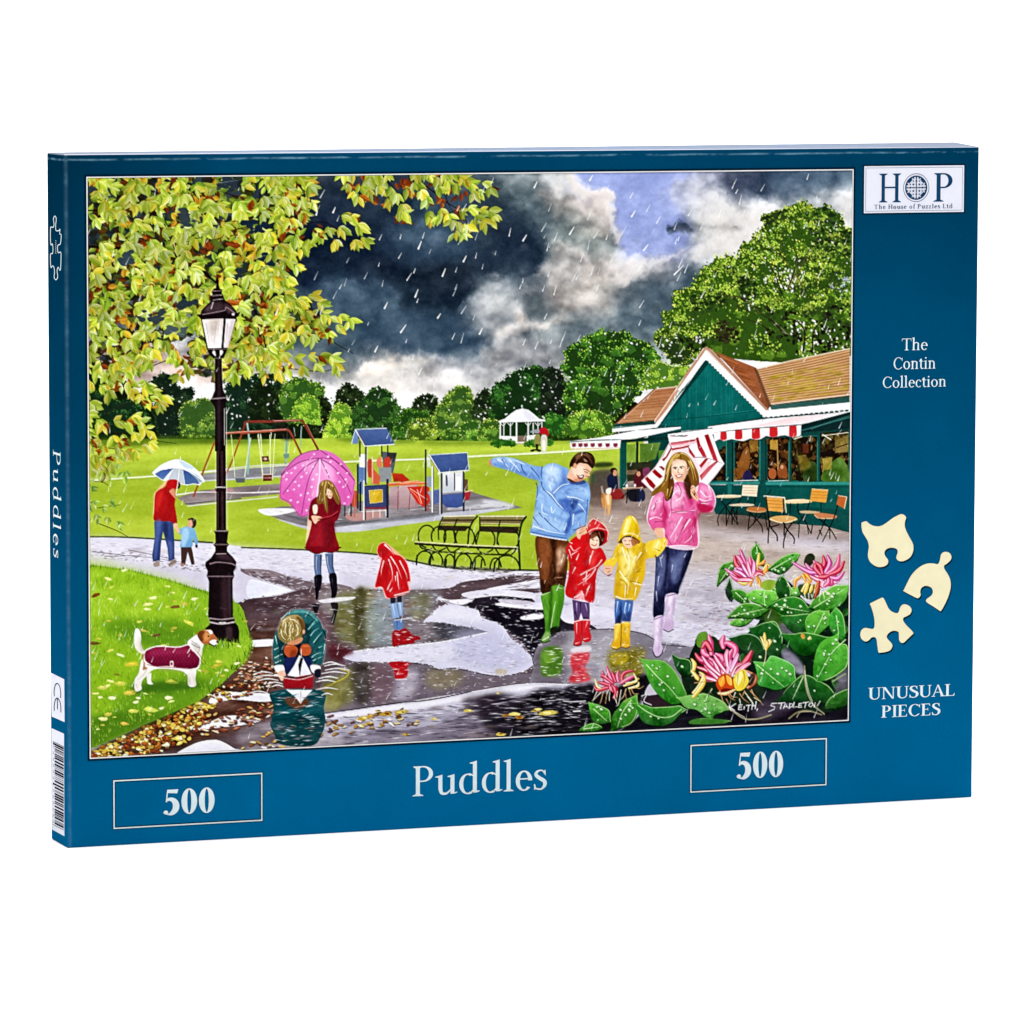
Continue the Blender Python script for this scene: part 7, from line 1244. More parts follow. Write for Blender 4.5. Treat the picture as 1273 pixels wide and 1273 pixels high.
def lamp():
    LB('lamp_post'); Zm(220, 560, s=4.896)
    D, H = '#1a1014', '#6b5058'
    F('#f0ece8', '232 -60 302 -60 304 490 236 490', a=.0)
    F(D, '240 -280 296 -280 300 490 240 490', sm=0); S('#3a262c', '272 -270 278 480', 3); S('#6a5058', '250 -270 250 480', .6); S('#e8e4d8', '301 -260 305 480', .7, a=.7); S('#dfe6c8', '236 0 236 470', .6, a=.5)
    S('#cfc4c0', '236 226 298 226', 1.3); F(D, '232 230 300 230 300 250 236 250', sm=0)
    F(D, '224 490 316 490 312 510 306 560 318 576 306 590 306 615 340 650 362 680 358 715 345 740 350 765 340 790 342 1010 352 1030 350 1045 372 1068 380 1100 378 1175 200 1150 172 1085 200 1060 200 1030 190 1020 196 800 182 765 188 735 172 705 176 680 208 655 234 615 234 590 222 576 236 560 234 510', sm=0)
    F('#3a262e', '270 800 310 800 314 1020 280 1020', a=.9, f=1.5); F('#54404a', '310 770 330 780 332 1000 318 1010', a=.6, f=1); F('#46303a', '250 620 320 640 350 680 300 670 240 650', a=.8, f=1.2); F('#1c1014', '200 700 350 700 345 735 200 735', a=.4, f=1)
    for s, w, c in (('228 492 314 492', 1.4, '#8d7c80'), ('224 574 318 574', 1.4, '#6d5a60'), ('200 692 250 682 330 690 356 702', 1.6, '#8a747a'), ('184 768 348 768', 1.4, '#7a646c'), ('192 1022 270 1030 346 1022', 1.8, '#9a888c'), ('200 1046 270 1058 350 1046', 2, '#b8a8ac'), ('240 632 300 630', .9, '#a08a90'), ('262 960 300 965', .6, '#5a444c')): S(c, s, w, wm=w*.7)
    S('#d8d0cc', '258 1050 300 1050', 1.4); F('#4a363e', '300 1080 335 1080 335 1150 305 1150', a=.8, f=1)
    for x, y in scatter('165 1150 385 1165 385 1195 165 1190', 46, 0): polyfill(np.array([[x-.7, y+3], [x+.7, y+3], [x+rng.normal()*2, y-5-3*rng.random()]]), pick(['#7ea42a', '#4f7d1c', '#98bb38', '#35581a']))
    Zm(220, 330, s=5.535)
    F(D, '262 640 310 640 314 800 320 860 345 910 340 925 345 935 325 980 325 1280 262 1280 262 980 228 930 240 915 262 860', sm=0); F('#3c2a30', '280 650 298 650 300 1250 282 1250', a=.7, f=1); S('#a8989a', '262 640 312 640', 1.2); S('#8c7a80', '235 920 290 916 340 912', 1.5); S('#dcd8d0', '312 650 316 800 322 860', .6, a=.7); S('#e8e4e0', '327 985 328 1240', .7, a=.7); S('#c8c4bc', '260 1000 262 1100', .6, a=.5)
    F(D, '205 575 350 572 340 600 322 640 250 640 215 600', sm=0); F('#d8d0cc', '262 590 268 625 255 618 245 600'); F('#d8d0cc', '296 590 312 585 318 600 302 622'); S('#8a787c', '215 580 345 577', 1)
    F(D, '165 365 410 362 350 575 205 575', sm=0)
    F('#d9cfcc', '173 374 322 364 306 570 214 572', sm=0, c2='#ece4e2', n=.1); F('#bfae9f', '230 370 290 368 260 460 240 480', a=.6, f=1.5, n=.2); F('#e2d9dc', '338 366 405 372 352 568 322 568', sm=0, n=.08); F('#b4a8ac', '375 372 400 374 352 560 340 560', a=.5, f=1)
    wr('#b0a29c', ['200 400 225 560', '270 400 255 560', '350 400 335 540'], .8); wr('#f6f2f2', ['190 385 220 540', '300 390 285 540'], 1)
    F(D, '135 345 165 335 170 310 205 275 235 245 228 215 245 205 240 180 255 160 268 158 272 130 264 110 272 85 282 80 290 110 288 130 295 160 310 170 310 195 322 215 330 240 370 270 405 310 415 330 438 318 425 350 405 368 165 370 150 355', sm=0)
    F('#4a363e', '180 320 240 265 300 255 330 300 260 330', a=.85, f=1.2); F('#5c464e', '330 260 380 290 400 320 350 330', a=.7, f=1); S('#8a747c', '175 340 260 325 330 310 340 290 400 330', 1.1); S('#9a868c', '245 210 310 206', 1); S('#8a767e', '240 178 305 176', .8); S('#d8ccd0', '236 300 250 255', 1.2); E('#cbbfc2', 388, 338, 10, 10); F('#6a545c', '200 300 240 262 250 270 215 310', a=.6, f=.8); S('#b0a0a4', '250 240 320 232', .8)
YG = [['#a5c030', '#c3d756', '#dfe99a'], ['#8fae2a', '#b0c848', '#d4e284'], ['#b5c83c', '#d2e070', '#ecf2bc'], ['#7d9e28', '#a3be40', '#c9dc7c'], ['#c9c22c', '#dcd850', '#eeeaa0'], ['#c2a52a', '#d8c048', '#ece08c'], ['#9fbc48', '#c6da80', '#e9f0cc'], ['#6a8e22', '#8cae34', '#b4cc60'], ['#b89c24', '#d0bc3c', '#e6dc80']]
YG = [[np.clip(col(c)*np.array([.965, .94, .96]), 0, 1) for c in q] for q in YG]
BR = [['#8a4414', '#b86a22', '#d89a40'], ['#7a3412', '#94481a', '#b46a2a'], ['#a87a1e', '#c8982e', '#e0b850'], ['#5c2812', '#74381a', '#8f4a20'], ['#b08a20', '#cdab34', '#e4cb60']]
def leaflet(x, y, l, w, a, cs, tex=True):
    """one pointed leaflet: shaded body, light half, pale rim and vein"""
    ca, sa = math.cos(a), math.sin(a); bend = rng.normal()*.13
    t = np.array([0, .12, .3, .5, .7, .86, 1.])
    wd = np.array([.1, .55, .95, 1, .72, .36, 0])*w*.5*(.9+.2*rng.random(7))
    cx = t*l; cy = bend*l*t*t
    def X(px, py): return np.stack([x+px*ca-py*sa, y+px*sa+py*ca], 1)
    up = X(cx, cy-wd); dn = X(cx, cy+wd); md = X(cx, cy)
    polyfill(np.vstack([up, dn[::-1]]), cs[0])
    side = up if rng.random() < .6 else dn
    polyfill(np.vstack([side, md[::-1]]), cs[1], a=.85)
    if tex:
        if rng.random() < .65: polyfill(np.vstack([side[1:-1], (side*.72+md*.28)[1:-1][::-1]]), cs[2], a=.9)
        if rng.random() < .5: polyfill(ribbon(md[1:-1], .5, .25), cs[2], a=.7)
def spray(x, y, r, n=5, a0=.9, spread=1.5, pal=None, dark=.0):
    """a hand of leaflets fanning out of one stalk"""
    br = .80+.30*rng.random(); tint = np.array([.98+.06*rng.random(), 1., .9+.2*rng.random()])
    for k in range(n):
        a = a0+spread*(k/(max(n-1, 1))-.5)+rng.normal()*.16
        cs = pick(pal or YG)
        if dark and rng.random() < dark: cs = pick(BR)
        cs = [np.clip(col(c)*br*tint, 0, 1) for c in cs]
        l = r*(.75+.45*rng.random())*(1-.25*abs(k/(max(n-1, 1))-.5))
        leaflet(x+rng.normal()*1.3, y+rng.normal()*1.3, l, l*(.36+.16*rng.random()), a, cs)
def boughs():
    LB('bough_leaves'); Zm(0, 0, s=1)
    BK = '#1c130f'
    inner = '108 214 380 213 384 240 372 290 378 315 352 335 362 362 382 375 402 395 412 420 360 428 352 452 340 458 300 470 285 478 262 470 240 462 236 440 245 420 232 418 200 432 180 455 150 470 140 490 128 480 108 455'
    # gloom between the leaves
    for x, y in scatter(inner, 1500, 0): dab(x, y, 3+4*rng.random(), pick(['#2a2416', '#1a2420', '#3a2210', '#2f3c18', '#44260f', '#1f2a30', '#46501e', '#56340f', '#5f7020']), .8, a=.8)
    # branches
    BRS = [('108 307 150 309 190 313 230 322 262 346 290 372 308 376 324 400 330 430 338 450 365 470', 4.2, 1.6), ('108 262 140 262 180 260 205 280 215 305 226 330 240 360 262 372', 2.2, 1), ('150 222 180 240 200 262 215 300', 1.6, .8), ('108 325 140 330 172 332 160 342', 1, .6), ('205 300 250 296 300 292 360 284 400 276 430 292 455 300', 1.4, .7), ('235 235 250 262 280 276 320 270 340 262', 1.2, .6), ('280 240 320 252 360 262 390 262', 1.2, .5), ('240 260 300 290 330 300', 1, .5), ('300 340 340 330 370 340', 1, .5), ('308 376 350 388 390 410 415 426 440 440', 2, .6), ('325 400 332 440 352 456 400 462 425 455', 1.6, .5), ('190 455 215 448 240 462 262 455', 1.2, .5), ('108 430 140 448 170 458 195 450', 1.6, .7), ('140 395 150 430 146 470', 1.2, .5), ('180 420 220 416 250 424', .8, .4), ('285 430 310 436 330 432', .9, .4), ('108 530 140 538 170 540 195 548 220 552', 1.3, .4), ('125 520 150 505 175 500 205 500', .9, .4), ('112 555 150 560 165 572', .9, .4), ('108 598 128 600 135 604', .8, .4), ('120 650 145 660 160 668', .9, .4), ('120 632 150 628', .6, .3)]
    for s, w, w1 in BRS: S(BK, s, w, w1); S('#6a4a34', ' '.join(f'{v-.4 if i%2 else v:.1f}' for i, v in enumerate(float(q) for q in s.split())), w*.25, .2, a=.7)
    # masses of leaves, upper left; darker and browner first, pale ones last
    for x, y in scatter(inner, 330, 0): spray(x, y-4, 12+4*rng.random(), 3, .9+rng.normal()*.9, 1.6, [YG[7], YG[3], YG[1], YG[7], YG[8], BR[3]])
    for cx, cy in ((150, 262), (165, 280), (180, 305), (186, 318), (192, 352), (220, 280), (235, 330), (150, 385), (160, 400), (145, 450), (240, 255), (262, 240), (300, 300), (305, 310), (310, 262), (330, 220), (360, 236), (205, 330), (215, 240), (150, 330), (210, 385), (250, 310), (135, 355), (180, 430), (125, 240), (290, 375), (325, 385), (332, 420), (345, 300), (170, 345), (210, 226), (185, 225), (120, 222)):
        for k in range(5): leaflet(cx+rng.normal()*6, cy+rng.normal()*5, 9+5*rng.random(), 5.5+2*rng.random(), rng.random()*6.3, pick(BR), False)
    for s, w, w1 in BRS[:6]: S(BK, s, w*.8, w1*.8)
    for x, y in scatter(inner, 300, 0): spray(x, y-5, 13+4.5*rng.random(), int(rng.integers(3, 6)), 1.0+rng.normal()*.6, 1.7, [YG[0], YG[1], YG[2], YG[3], YG[6], YG[0], YG[4], YG[2], YG[1]], .03)
    for x, y in scatter(inner, 85, 0): spray(x, y-5, 14+4*rng.random(), 3, 1.1+rng.normal()*.5, 1.3, [YG[2], YG[6], YG[6], YG[0]])
    # holes where the storm sky shows
    for s, c in (('268 224 285 222 300 230 290 240 275 236', '#2a3642'), ('300 275 330 276 335 288 312 290', '#1c2c40'), ('310 318 345 312 345 330 322 332', '#1c3044'), ('172 385 200 382 210 395 190 402 172 398', '#39454c'), ('150 316 162 314 165 328 152 330', '#3a4a54'), ('212 405 235 408 225 420 205 416', '#4d5a60'), ('225 372 245 374 240 384 222 382', '#2c3a44'), ('222 262 232 260 236 280 225 284', '#37424a')):
        for x, y in scatter(s, 16, 0): dab(x, y, 2.5+3*rng.random(), c, .7)
    for s in ('272 228 298 224', '175 394 200 386', '310 322 342 316', '212 412 240 420', '225 442 250 452 262 448'): S('#9aa2a4', s, .6, .3, a=.8)
    # outer sprays against the sky and lawn (photo positions)
    OUT = [(375, 228, .6), (388, 240, .5), (392, 258, .9), (380, 272, 1.1), (362, 262, .8), (366, 280, 1.3), (398, 292, 1.2), (412, 292, 1.1), (428, 290, .9), (388, 305, 1.6), (404, 300, 1.4), (440, 278, .5), (448, 288, .6), (430, 276, .3), (456, 304, .8), (446, 306, 1.2), (420, 306, 1.2), (372, 300, 2.0), (340, 298, 1.2), (352, 312, .9), (344, 322, 1.1), (360, 330, .8), (372, 338, .7), (366, 322, .9), (352, 345, 1), (336, 340, 1.1), (346, 352, .9), (326, 332, 1.3), (360, 375, .4), (375, 382, .5), (390, 376, .1), (402, 384, .3), (385, 395, .8), (405, 398, .6), (416, 402, .7), (428, 400, .5), (438, 404, 1.0), (400, 412, 1), (412, 418, 1.1), (424, 412, .9), (380, 412, 1.4), (366, 404, 1.6), (350, 398, 1.4), (342, 385, 1.2), (362, 420, 1.6), (392, 424, 1.2), (358, 446, .4), (372, 452, .2), (388, 450, .1), (402, 452, .3), (415, 452, .5), (420, 460, .9), (398, 460, 1), (380, 462, 1.1), (362, 462, 1.3), (346, 458, 1.5), (350, 470, 1.2), (336, 446, 1.2), (334, 470, 1.4), (320, 450, 1.3), (312, 462, 1.4), (300, 456, 1.5), (296, 470, 1.5), (306, 440, 1.1), (290, 445, 1.6), (232, 452, 1.3), (244, 440, 1), (222, 448, 1.6), (238, 466, 1.4), (228, 474, 1.7), (218, 440, 1.2), (250, 430, .9), (250, 400, 1.6), (210, 432, 1.4), (180, 452, 1.2), (194, 444, 1.0), (190, 458, 1.6), (170, 462, 1.5), (160, 470, 1.3), (152, 482, 1.4), (166, 492, 1.2), (148, 458, 1), (135, 470, 1.5), (128, 458, 1.7), (142, 440, 1.3),
           (185, 490, .6), (196, 494, .4), (205, 500, .8), (190, 502, 1.2), (202, 508, 1.1), (180, 498, 1.6), (184, 482, 1.9), (118, 508, .8), (114, 520, .5), (126, 530, .9), (118, 540, 1.6), (134, 536, 1.4), (148, 532, .2), (162, 532, .5), (170, 526, .1), (178, 532, .6), (185, 540, .9), (172, 546, 1.2), (158, 548, 1.3), (144, 548, 1.4), (128, 552, 1.6), (116, 560, 1.5), (132, 562, 1.3), (148, 562, .8), (160, 570, .7), (172, 566, .7), (182, 562, .4), (190, 558, .5), (122, 574, 1.2), (138, 574, 1.0), (150, 576, .9), (128, 584, 1.2), (114, 580, 1.5), (112, 462, 1), (124, 470, 1.2), (116, 480, 1.4), (130, 486, .8), (112, 494, .9), (140, 494, 1.3), (112, 528, .8), (112, 546, 1), (140, 584, 1), (118, 592, 1.2), (134, 594, 1.3), (150, 470, .9), (164, 480, 1.1)]
    for x, y, a in OUT: spray(x-5, y-7, 14+3.5*rng.random(), int(rng.integers(3, 6)), a, 1.4, [YG[0], YG[1], YG[2], YG[3], YG[4], YG[6]], .06)
    for cx, cy in ((402, 292), (330, 375), (332, 408), (402, 415), (225, 452), (190, 505), (352, 460), (122, 560), (138, 566), (150, 548), (143, 480), (360, 282)):
        for k in range(4): leaflet(cx+rng.normal()*4, cy+rng.normal()*4, 7+4*rng.random(), 3.5, rng.random()*6.3, pick(BR), False)
    # lower left sprig and small green leaves
    for x, y, a in ((112, 632, .4), (122, 628, .9), (132, 634, .6), (140, 628, .3), (136, 648, 1.3), (124, 646, 1.5), (148, 652, .9), (152, 658, 1.2), (112, 650, 1.2), (118, 610, .8), (112, 602, .4), (150, 582, 1.3), (160, 590, 1.4), (158, 596, 1.6)):
        spray(x-3, y-4, 8+2*rng.random(), 3, a, 1.3, [['#7ea23c', '#a9c66a', '#dbe8b8'], ['#5f8a3a', '#8fb35a', '#cfe0a8'], ['#9ab848', '#c0d878', '#e6f0c8']])
    F('#dff0e0', '108 596 140 590 150 593 120 600', a=.25, f=1)
    # the bough at the top middle
    for s, w in (('500 214 530 232 560 255 580 262 600 258', 1.8), ('545 214 556 250 562 262', 1.4), ('470 214 490 235 505 262', 1), ('575 262 585 290 590 300', 1), ('450 216 460 235 455 250', .8), ('565 262 545 272', .8)): S('#22140e', s, w, .5)
    for cx, cy in ((500, 232), (512, 230), (525, 240), (545, 255), (472, 250), (570, 270), (575, 290), (497, 275), (440, 235), (570, 240)):
        for k in range(6): leaflet(cx+rng.normal()*5, cy+rng.normal()*4, 8+4*rng.random(), 4.5, rng.random()*6.3, pick([BR[0], BR[1], BR[3]]), False)
    TOP = [(430, 222, 1.4), (440, 222, 1.2), (436, 236, 1.5), (444, 246, 1.4), (452, 238, 1.2), (455, 222, 1), (462, 224, 1.3), (470, 222, 1.0), (478, 232, 1.3), (462, 244, 1.5), (450, 250, 1.2), (486, 222, 1.2), (490, 240, 1.3), (496, 250, 1.4), (504, 262, 1.2), (498, 272, 1.1), (506, 270, .9), (486, 256, 1.6), (510, 240, 1.1), (520, 236, .9), (528, 246, 1.2), (534, 252, 1.3), (518, 222, 1), (530, 220, .8), (538, 224, 1), (545, 228, 1.2), (555, 222, .9), (566, 222, .6), (576, 226, .7), (582, 232, .5), (570, 236, 1.2), (588, 238, .4), (592, 246, 1.1), (604, 236, .3), (612, 240, .8), (600, 244, .9), (540, 272, 1.6), (538, 276, 1.2), (552, 268, 1.3), (560, 272, 1.2), (575, 268, .6), (588, 268, .3), (600, 270, .3), (612, 270, .5), (618, 278, .9), (604, 278, 1.1), (592, 282, 1.2), (582, 286, 1.4), (572, 284, 1.5), (572, 296, 1.4), (580, 298, 1.1), (566, 280, 1.7), (596, 276, .7), (548, 276, 1.8), (464, 228, 1.6), (474, 240, .9), (560, 232, 1.4), (548, 240, 1.2)]
    for x, y, a in TOP: spray(x-4, y-7, 14+3.5*rng.random(), int(rng.integers(3, 5)), a, 1.3, [YG[0], YG[1], YG[2], YG[3], YG[4], YG[6]], .05)
def honeysuckle():
    LB('honeysuckle_leaves'); Zm(860, 660, 210)
    G1, G2, G3 = '#1e5a18', '#3b8a24', '#8cc060'
    # dark hollow behind the plants
    Zm(860, 780, 210)
    F('#1a1520', '-120 790 -60 560 0 480 180 480 300 420 470 430 560 470 690 420 700 300 640 200 760 60 900 -60 1100 -250 1180 -200 1180 680 700 740', edge=.2, f=1, nh=.08)
    Zm(860, 660, 210); F('#12261a', '560 560 620 520 640 380 740 390 900 560 1180 480 1190 1300 700 1320 560 1240 490 1100 300 1010 200 1000 0 1060 -20 960 20 860 60 800 300 830 480 720 540 600', edge=.3, n=.06)
    for x, y in scatter('560 600 640 420 900 600 1180 520 1180 1250 600 1250 500 1000 300 1000 40 1000 40 840 300 860 500 740', 60, 0):
        a = rng.random()*6.3; leaflet(x, y, 11+9*rng.random(), 6+4*rng.random(), a, pick([['#15381a', '#1e4a20', '#3a6a34'], ['#1a4a1c', '#2a6226', '#4f8a40'], ['#102c16', '#17401c', '#2f5c2c']])); F('#3a5a20', '560 560 640 480 740 500 700 700 600 700', a=.5, f=3, n=.1)
    for s in ('640 720 720 700 800 780 760 830 680 800', '700 880 780 940 840 1060 780 1050 700 960', '1080 1060 1165 1010 1165 1150 1090 1120'): F('#6d6478', s, a=.85, f=2, nh=.2)
    Zm(860, 780, 210)
    F('#4a3f50', '480 560 700 500 760 620 600 700 470 680', a=.8, f=3, nh=.15); F('#8f8a9c', '680 170 760 200 840 290 840 360 770 330 690 240', a=.9, f=2, nh=.15); F('#6a6470', '1080 440 1165 380 1165 560 1100 560', a=.8, f=2, nh=.15); F('#2a2230', '440 470 560 480 700 480 680 560 480 560', a=.8, f=2)
    Zm(700, 740, 200)
    F('#1c1a24', '640 640 780 700 980 760 1290 690 1290 960 900 1100 440 1110 560 1000 630 880', edge=.25, nh=.1); F('#16281a', '930 560 1020 500 1300 640 1300 800 1000 800', a=.95, edge=.2, n=.06); F('#1a2c1c', '1180 700 1420 640 1560 700 1560 860 1180 860', a=.95, edge=.2, n=.06)
    F('#15121a', '40 730 180 715 250 690 300 780 600 640 660 620 650 750 600 900 480 1060 60 1080 -40 980 0 820', edge=.2, f=4); flecks('-60 740 200 720 240 900 160 1050 -60 1060', 60, ['#8a8494', '#d0ccd8', '#3a3440', '#55505c'], 13, .9, -2, .08, sm=0, a=.75)
    S('#d8d4dc', '0 838 90 845 180 838', 1.1); S('#e6e2ea', '80 920 140 918', 1.6); flecks('0 740 190 740 190 1040 0 1060', 30, ['#8a8490', '#d8d4de', '#4a444e'], 9, .8, 0, .15, sm=0); F('#35232c', '620 820 720 800 800 820 850 870 740 880 660 860'); S('#e8e4ea', '620 800 660 790 640 840 700 870', 1); F('#cfcad6', '660 740 700 700 760 770 720 790 650 790', a=.9)
    def leaf(s, c=G1, c2=G2, vein=None, rim=None, drops=4, side=0, dk=True):
        p = smooth(P(s)); c0 = p.mean(0); r0 = np.hypot(*(p-c0).T); i0 = int(r0.argmax()); far = np.hypot(*(p-p[i0]).T); i1 = int(far.argmax())
        for ii in (i0, i1):
            u = (p[ii]-c0)*np.array([1, 1]); n_ = len(p)
            for d, k in ((-2, .03), (-1, .09), (0, .2), (1, .09), (2, .03)): p[(ii+d) % n_] += u*k
        polyfill(p+[.8, 1.4], '#0a140a', a=.8); polyfill(p, np.clip(col(c2)*1.08+.02, 0, 1), c2=np.clip(col(c)*.9, 0, 1), n=.13)
        ctr = p.mean(0)
        lit = np.vstack([p[:len(p)//2+1], ctr[None]]); polyfill(lit, c2, a=.5, f=1.2)
        for x, y in scatter(p, max(8, int(len(p)*.7)), 0): dab(x, y, 1.4+2.2*rng.random(), pick([c, c2, np.clip(col(c2)*1.15+.02, 0, 1)]), .5, rng.random()*3, a=.35)
        S_ = p[[i % len(p) for i in range(0, len(p)//2)]]
        polyfill(ribbon(S_, .4, .9, 1.1), rim or '#a8d080', a=.85)
        if vein:
            v = P(vein); polyfill(ribbon(smooth(v, False) if len(v) > 2 else v, 1.3, .5), '#c9e2a8', a=.9)
            for i in range(1, 5):
                t = i/5; b = v[0]*(1-t)+v[-1]*t; d = v[-1]-v[0]; d = d/np.hypot(*d)
                for sg in (1, -1):
                    q = b+(d*.6+sg*np.array([-d[1], d[0]])*.8)*6*(1-t*.4); polyfill(ribbon(np.array([b, q]), .5, .2), '#9ccb78', a=.55)
        q = scatter(p, drops*3, 0); q = (q-ctr)*.78+ctr
        for x, y in q[:drops]: drop(x, y, .9+1.3*rng.random())
    def drop(x, y, r):
        z = list(ZM); ZM[:] = [0, 0, 1]
        E('#1c4a18', x+.5, y+.7, r*1.15, r*.95, 20, a=.8); E('#7fae6a', x, y, r*1.1, r*.9, 20); E('#dbeccc', x-r*.2, y-r*.3, r*.7, r*.5, 20); E('#ffffff', x-r*.35, y-r*.4, r*.3, r*.25); ZM[:] = z
    def petal(s, c, c2, w=4, hl=None):
        w *= 1.22; S('#7a1a38' if c not in YEL else '#8a5a18', s, w*.6+.6, w*.4+.5, wm=w*1.1+.8); S(c, s, w*.6, w*.4, wm=w*1.1)
        pp = [float(v) for v in s.split()]; off = ' '.join(f'{v+(-4 if i % 2 else -5)}' for i, v in enumerate(pp)); S(c2, off, w*.35, w*.15, wm=w*.5)
        if hl: S(hl, ' '.join(f'{v+(4 if i % 2 else 4)}' for i, v in enumerate(pp)), w*.3, w*.1)
    YEL = ('#e0b840', '#dca030', '#e8cf70', '#e0882c')
    PK = ('#d4487e', '#f0a0bc'); RD = ('#b81c40', '#e87a8c'); YW = ('#e0b840', '#f4e6a0'); OR = ('#e0882c', '#f4c46a'); PP = ('#c04a94', '#ecA6d0'); CR = ('#e8cf70', '#f8f0c8')
    Zm(700, 740, 200)
    leaf('210 870 260 865 320 890 365 920 372 990 350 1010 300 1020 250 1000 220 960', G1, '#4a9a2c', '240 900 350 1000', drops=4); leaf('140 1060 200 1025 260 1020 300 1050 260 1075 150 1075', G1, G2, '160 1060 280 1045', drops=1)
    leaf('480 840 560 810 590 850 580 940 540 1010 480 1040 430 1060 390 1060 380 1000 400 940 440 890', G1, '#4f9a30', '540 830 470 930 430 1050', drops=8); leaf('585 870 640 870 700 890 780 890 860 885 930 880 940 920 900 970 860 1010 790 1035 700 1030 630 1000 595 940', '#17501a', '#3a8a28', None, drops=2); S('#a8d088', '590 870 660 920 760 965 860 960 940 900', 1.2)
    leaf('640 530 720 515 800 530 870 590 920 670 955 740 975 790 950 840 880 865 800 830 730 760 680 680 650 600', '#257a1e', '#58a038', '660 550 760 660 830 720 930 840', drops=9, rim='#8cc060')
    leaf('930 830 970 800 1060 790 1110 780 1170 800 1273 850 1290 900 1250 930 1200 950 1170 990 1120 960 1060 910 970 890', '#357f2c', '#7ab05c', '1180 740 1130 830 1140 920', drops=7)
    leaf('1020 1000 1100 980 1250 990 1300 1000 1200 1010 1050 1012', G1, G2, None, drops=0)
    F('#5c8a2a', '1060 400 1055 340 1080 300 1130 290 1150 330 1130 400 1100 420', n=.08); F('#1c3a1c', '1150 330 1200 330 1240 380 1250 440 1180 440 1150 380'); leaf('870 480 920 500 1000 520 1010 600 950 640 900 590 880 540', '#123a18', '#1f5a24', None, drops=1)
    S('#3a4420', '1170 730 1150 800', 1)
    Zm(860, 660, 210)
    for s_ in ('300 700 340 660 400 640 450 660 420 700 360 720', '560 470 600 440 640 440 640 480 600 500', '720 470 760 430 800 430 820 470 780 500', '640 570 690 580 720 620 690 650 650 620', '1000 560 1050 540 1090 560 1060 600 1010 600', '780 860 830 840 880 850 860 890 800 900', '520 1100 560 1080 600 1100 580 1150 530 1150'): leaf(s_, '#2f7a26', '#7ab84e', None, drops=2)
    Zm(700, 740, 200)
    # lower left blossom
    for s in ('400 700 340 680 310 600', '400 700 370 640 345 565', '420 690 400 640 390 610', '400 700 320 640 300 650', '440 690 430 640 440 600', '470 690 470 640 500 610 560 600', '460 700 520 660 570 640', '400 720 330 740 270 750 250 720', '380 720 320 700 280 690'): petal(s, *pick((PK, RD, PK)), w=3.6)
    for s in ('300 740 270 720 255 665', '480 720 560 690 600 660', '500 700 580 680 560 620', '520 740 590 720 600 690'): petal(s, *CR, w=2.2)
    for s in ('420 720 420 780 400 820', '380 720 410 740 420 790', '370 710 380 740 400 770'): petal(s, *RD, w=3.6)
    for s in ('350 760 335 860', '370 770 365 840', '320 760 300 840 290 860', '300 770 250 820 230 840', '430 760 420 850', '460 750 440 860 420 880', '500 740 480 800 450 830', '540 740 560 780 600 780', '520 740 540 800', '490 760 500 830 480 850', '560 720 600 740 640 720', '400 800 420 840 430 870', '270 760 240 830'): S(pick(['#e6d8a0', '#d8a868', '#f0e8c8', '#c98a50']), s, .9, .5)
    # upper plants
    Zm(860, 660, 210)
    leaf('195 405 200 340 220 270 270 242 320 245 300 310 260 350 225 380', '#1c4f18', '#4a8a2c', '300 255 210 390', drops=2); leaf('255 440 285 372 305 420 312 490 300 520 275 515 258 480', '#17301a', '#35503a', None, drops=0)
    leaf('455 200 450 150 490 112 530 160 545 220 540 250 490 250', G1, G2, '490 120 500 240', drops=1); leaf('580 290 620 250 680 205 750 175 790 180 795 215 750 260 700 310 650 325 600 305', '#1c5a18', '#4a9a30', '600 295 780 190', drops=8)
    leaf('310 460 360 445 410 470 430 520 420 550 370 540 320 510', G1, '#3f8428', '330 465 410 540', drops=3); leaf('430 480 470 450 540 450 620 460 650 490 630 530 570 580 540 560 480 540 440 520', '#2f8a22', '#7abf4e', '545 460 550 570', drops=6, rim='#b8e090')
    leaf('290 650 320 600 380 555 460 550 520 570 560 595 520 640 440 660 360 655', '#235c1a', '#4a9030', '300 645 550 590', drops=7); leaf('640 380 700 360 740 440 735 500 680 510 640 480', '#103a14', '#1f5e1e', None, drops=1); leaf('610 560 660 520 760 500 830 520 870 570 890 610 820 640 720 640 650 610', '#17541a', '#2f8028', '620 565 880 610', drops=9)
    leaf('905 570 920 520 980 480 1050 430 1100 415 1165 425 1168 500 1120 560 1040 605 960 605', '#2a7420', '#62a83c', '920 580 1150 440', drops=8); leaf('680 650 760 640 880 640 870 760 780 770 720 730', '#0f3a14', '#236a22', None, drops=2); leaf('855 700 880 640 940 605 1000 610 1040 640 1040 700 990 750 900 830 870 780', '#2a7a22', '#64ac3c', '1000 620 900 820', drops=7)
    leaf('1040 640 1100 600 1140 650 1155 760 1140 830 1080 790 1040 730', '#1f6a22', '#3f9a34', '1090 640 1110 800', drops=2)
    leaf('450 760 510 710 580 690 630 690 670 760 680 840 660 920 620 950 560 930 500 850', '#123f18', '#1f5e24', None, drops=6); S('#8cc078', '600 690 650 730 680 800 678 850', .8); leaf('700 790 770 780 860 770 1000 800 1040 820 960 900 880 940 800 930 740 870', '#124a14', '#237022', None, drops=2)
    leaf('1095 800 1110 850 1170 870 1170 1010 1100 1080 1020 1120 940 1140 915 1080 925 960 960 860 1030 805', '#237a1e', '#5aa83a', '1160 820 1050 930 935 1140', drops=12, rim='#b8e090'); leaf('305 830 350 790 430 780 500 810 540 880 545 960 520 1010 450 960 380 900', '#0d2a12', '#1a4a1c', None, drops=1, rim='#9fc09a')
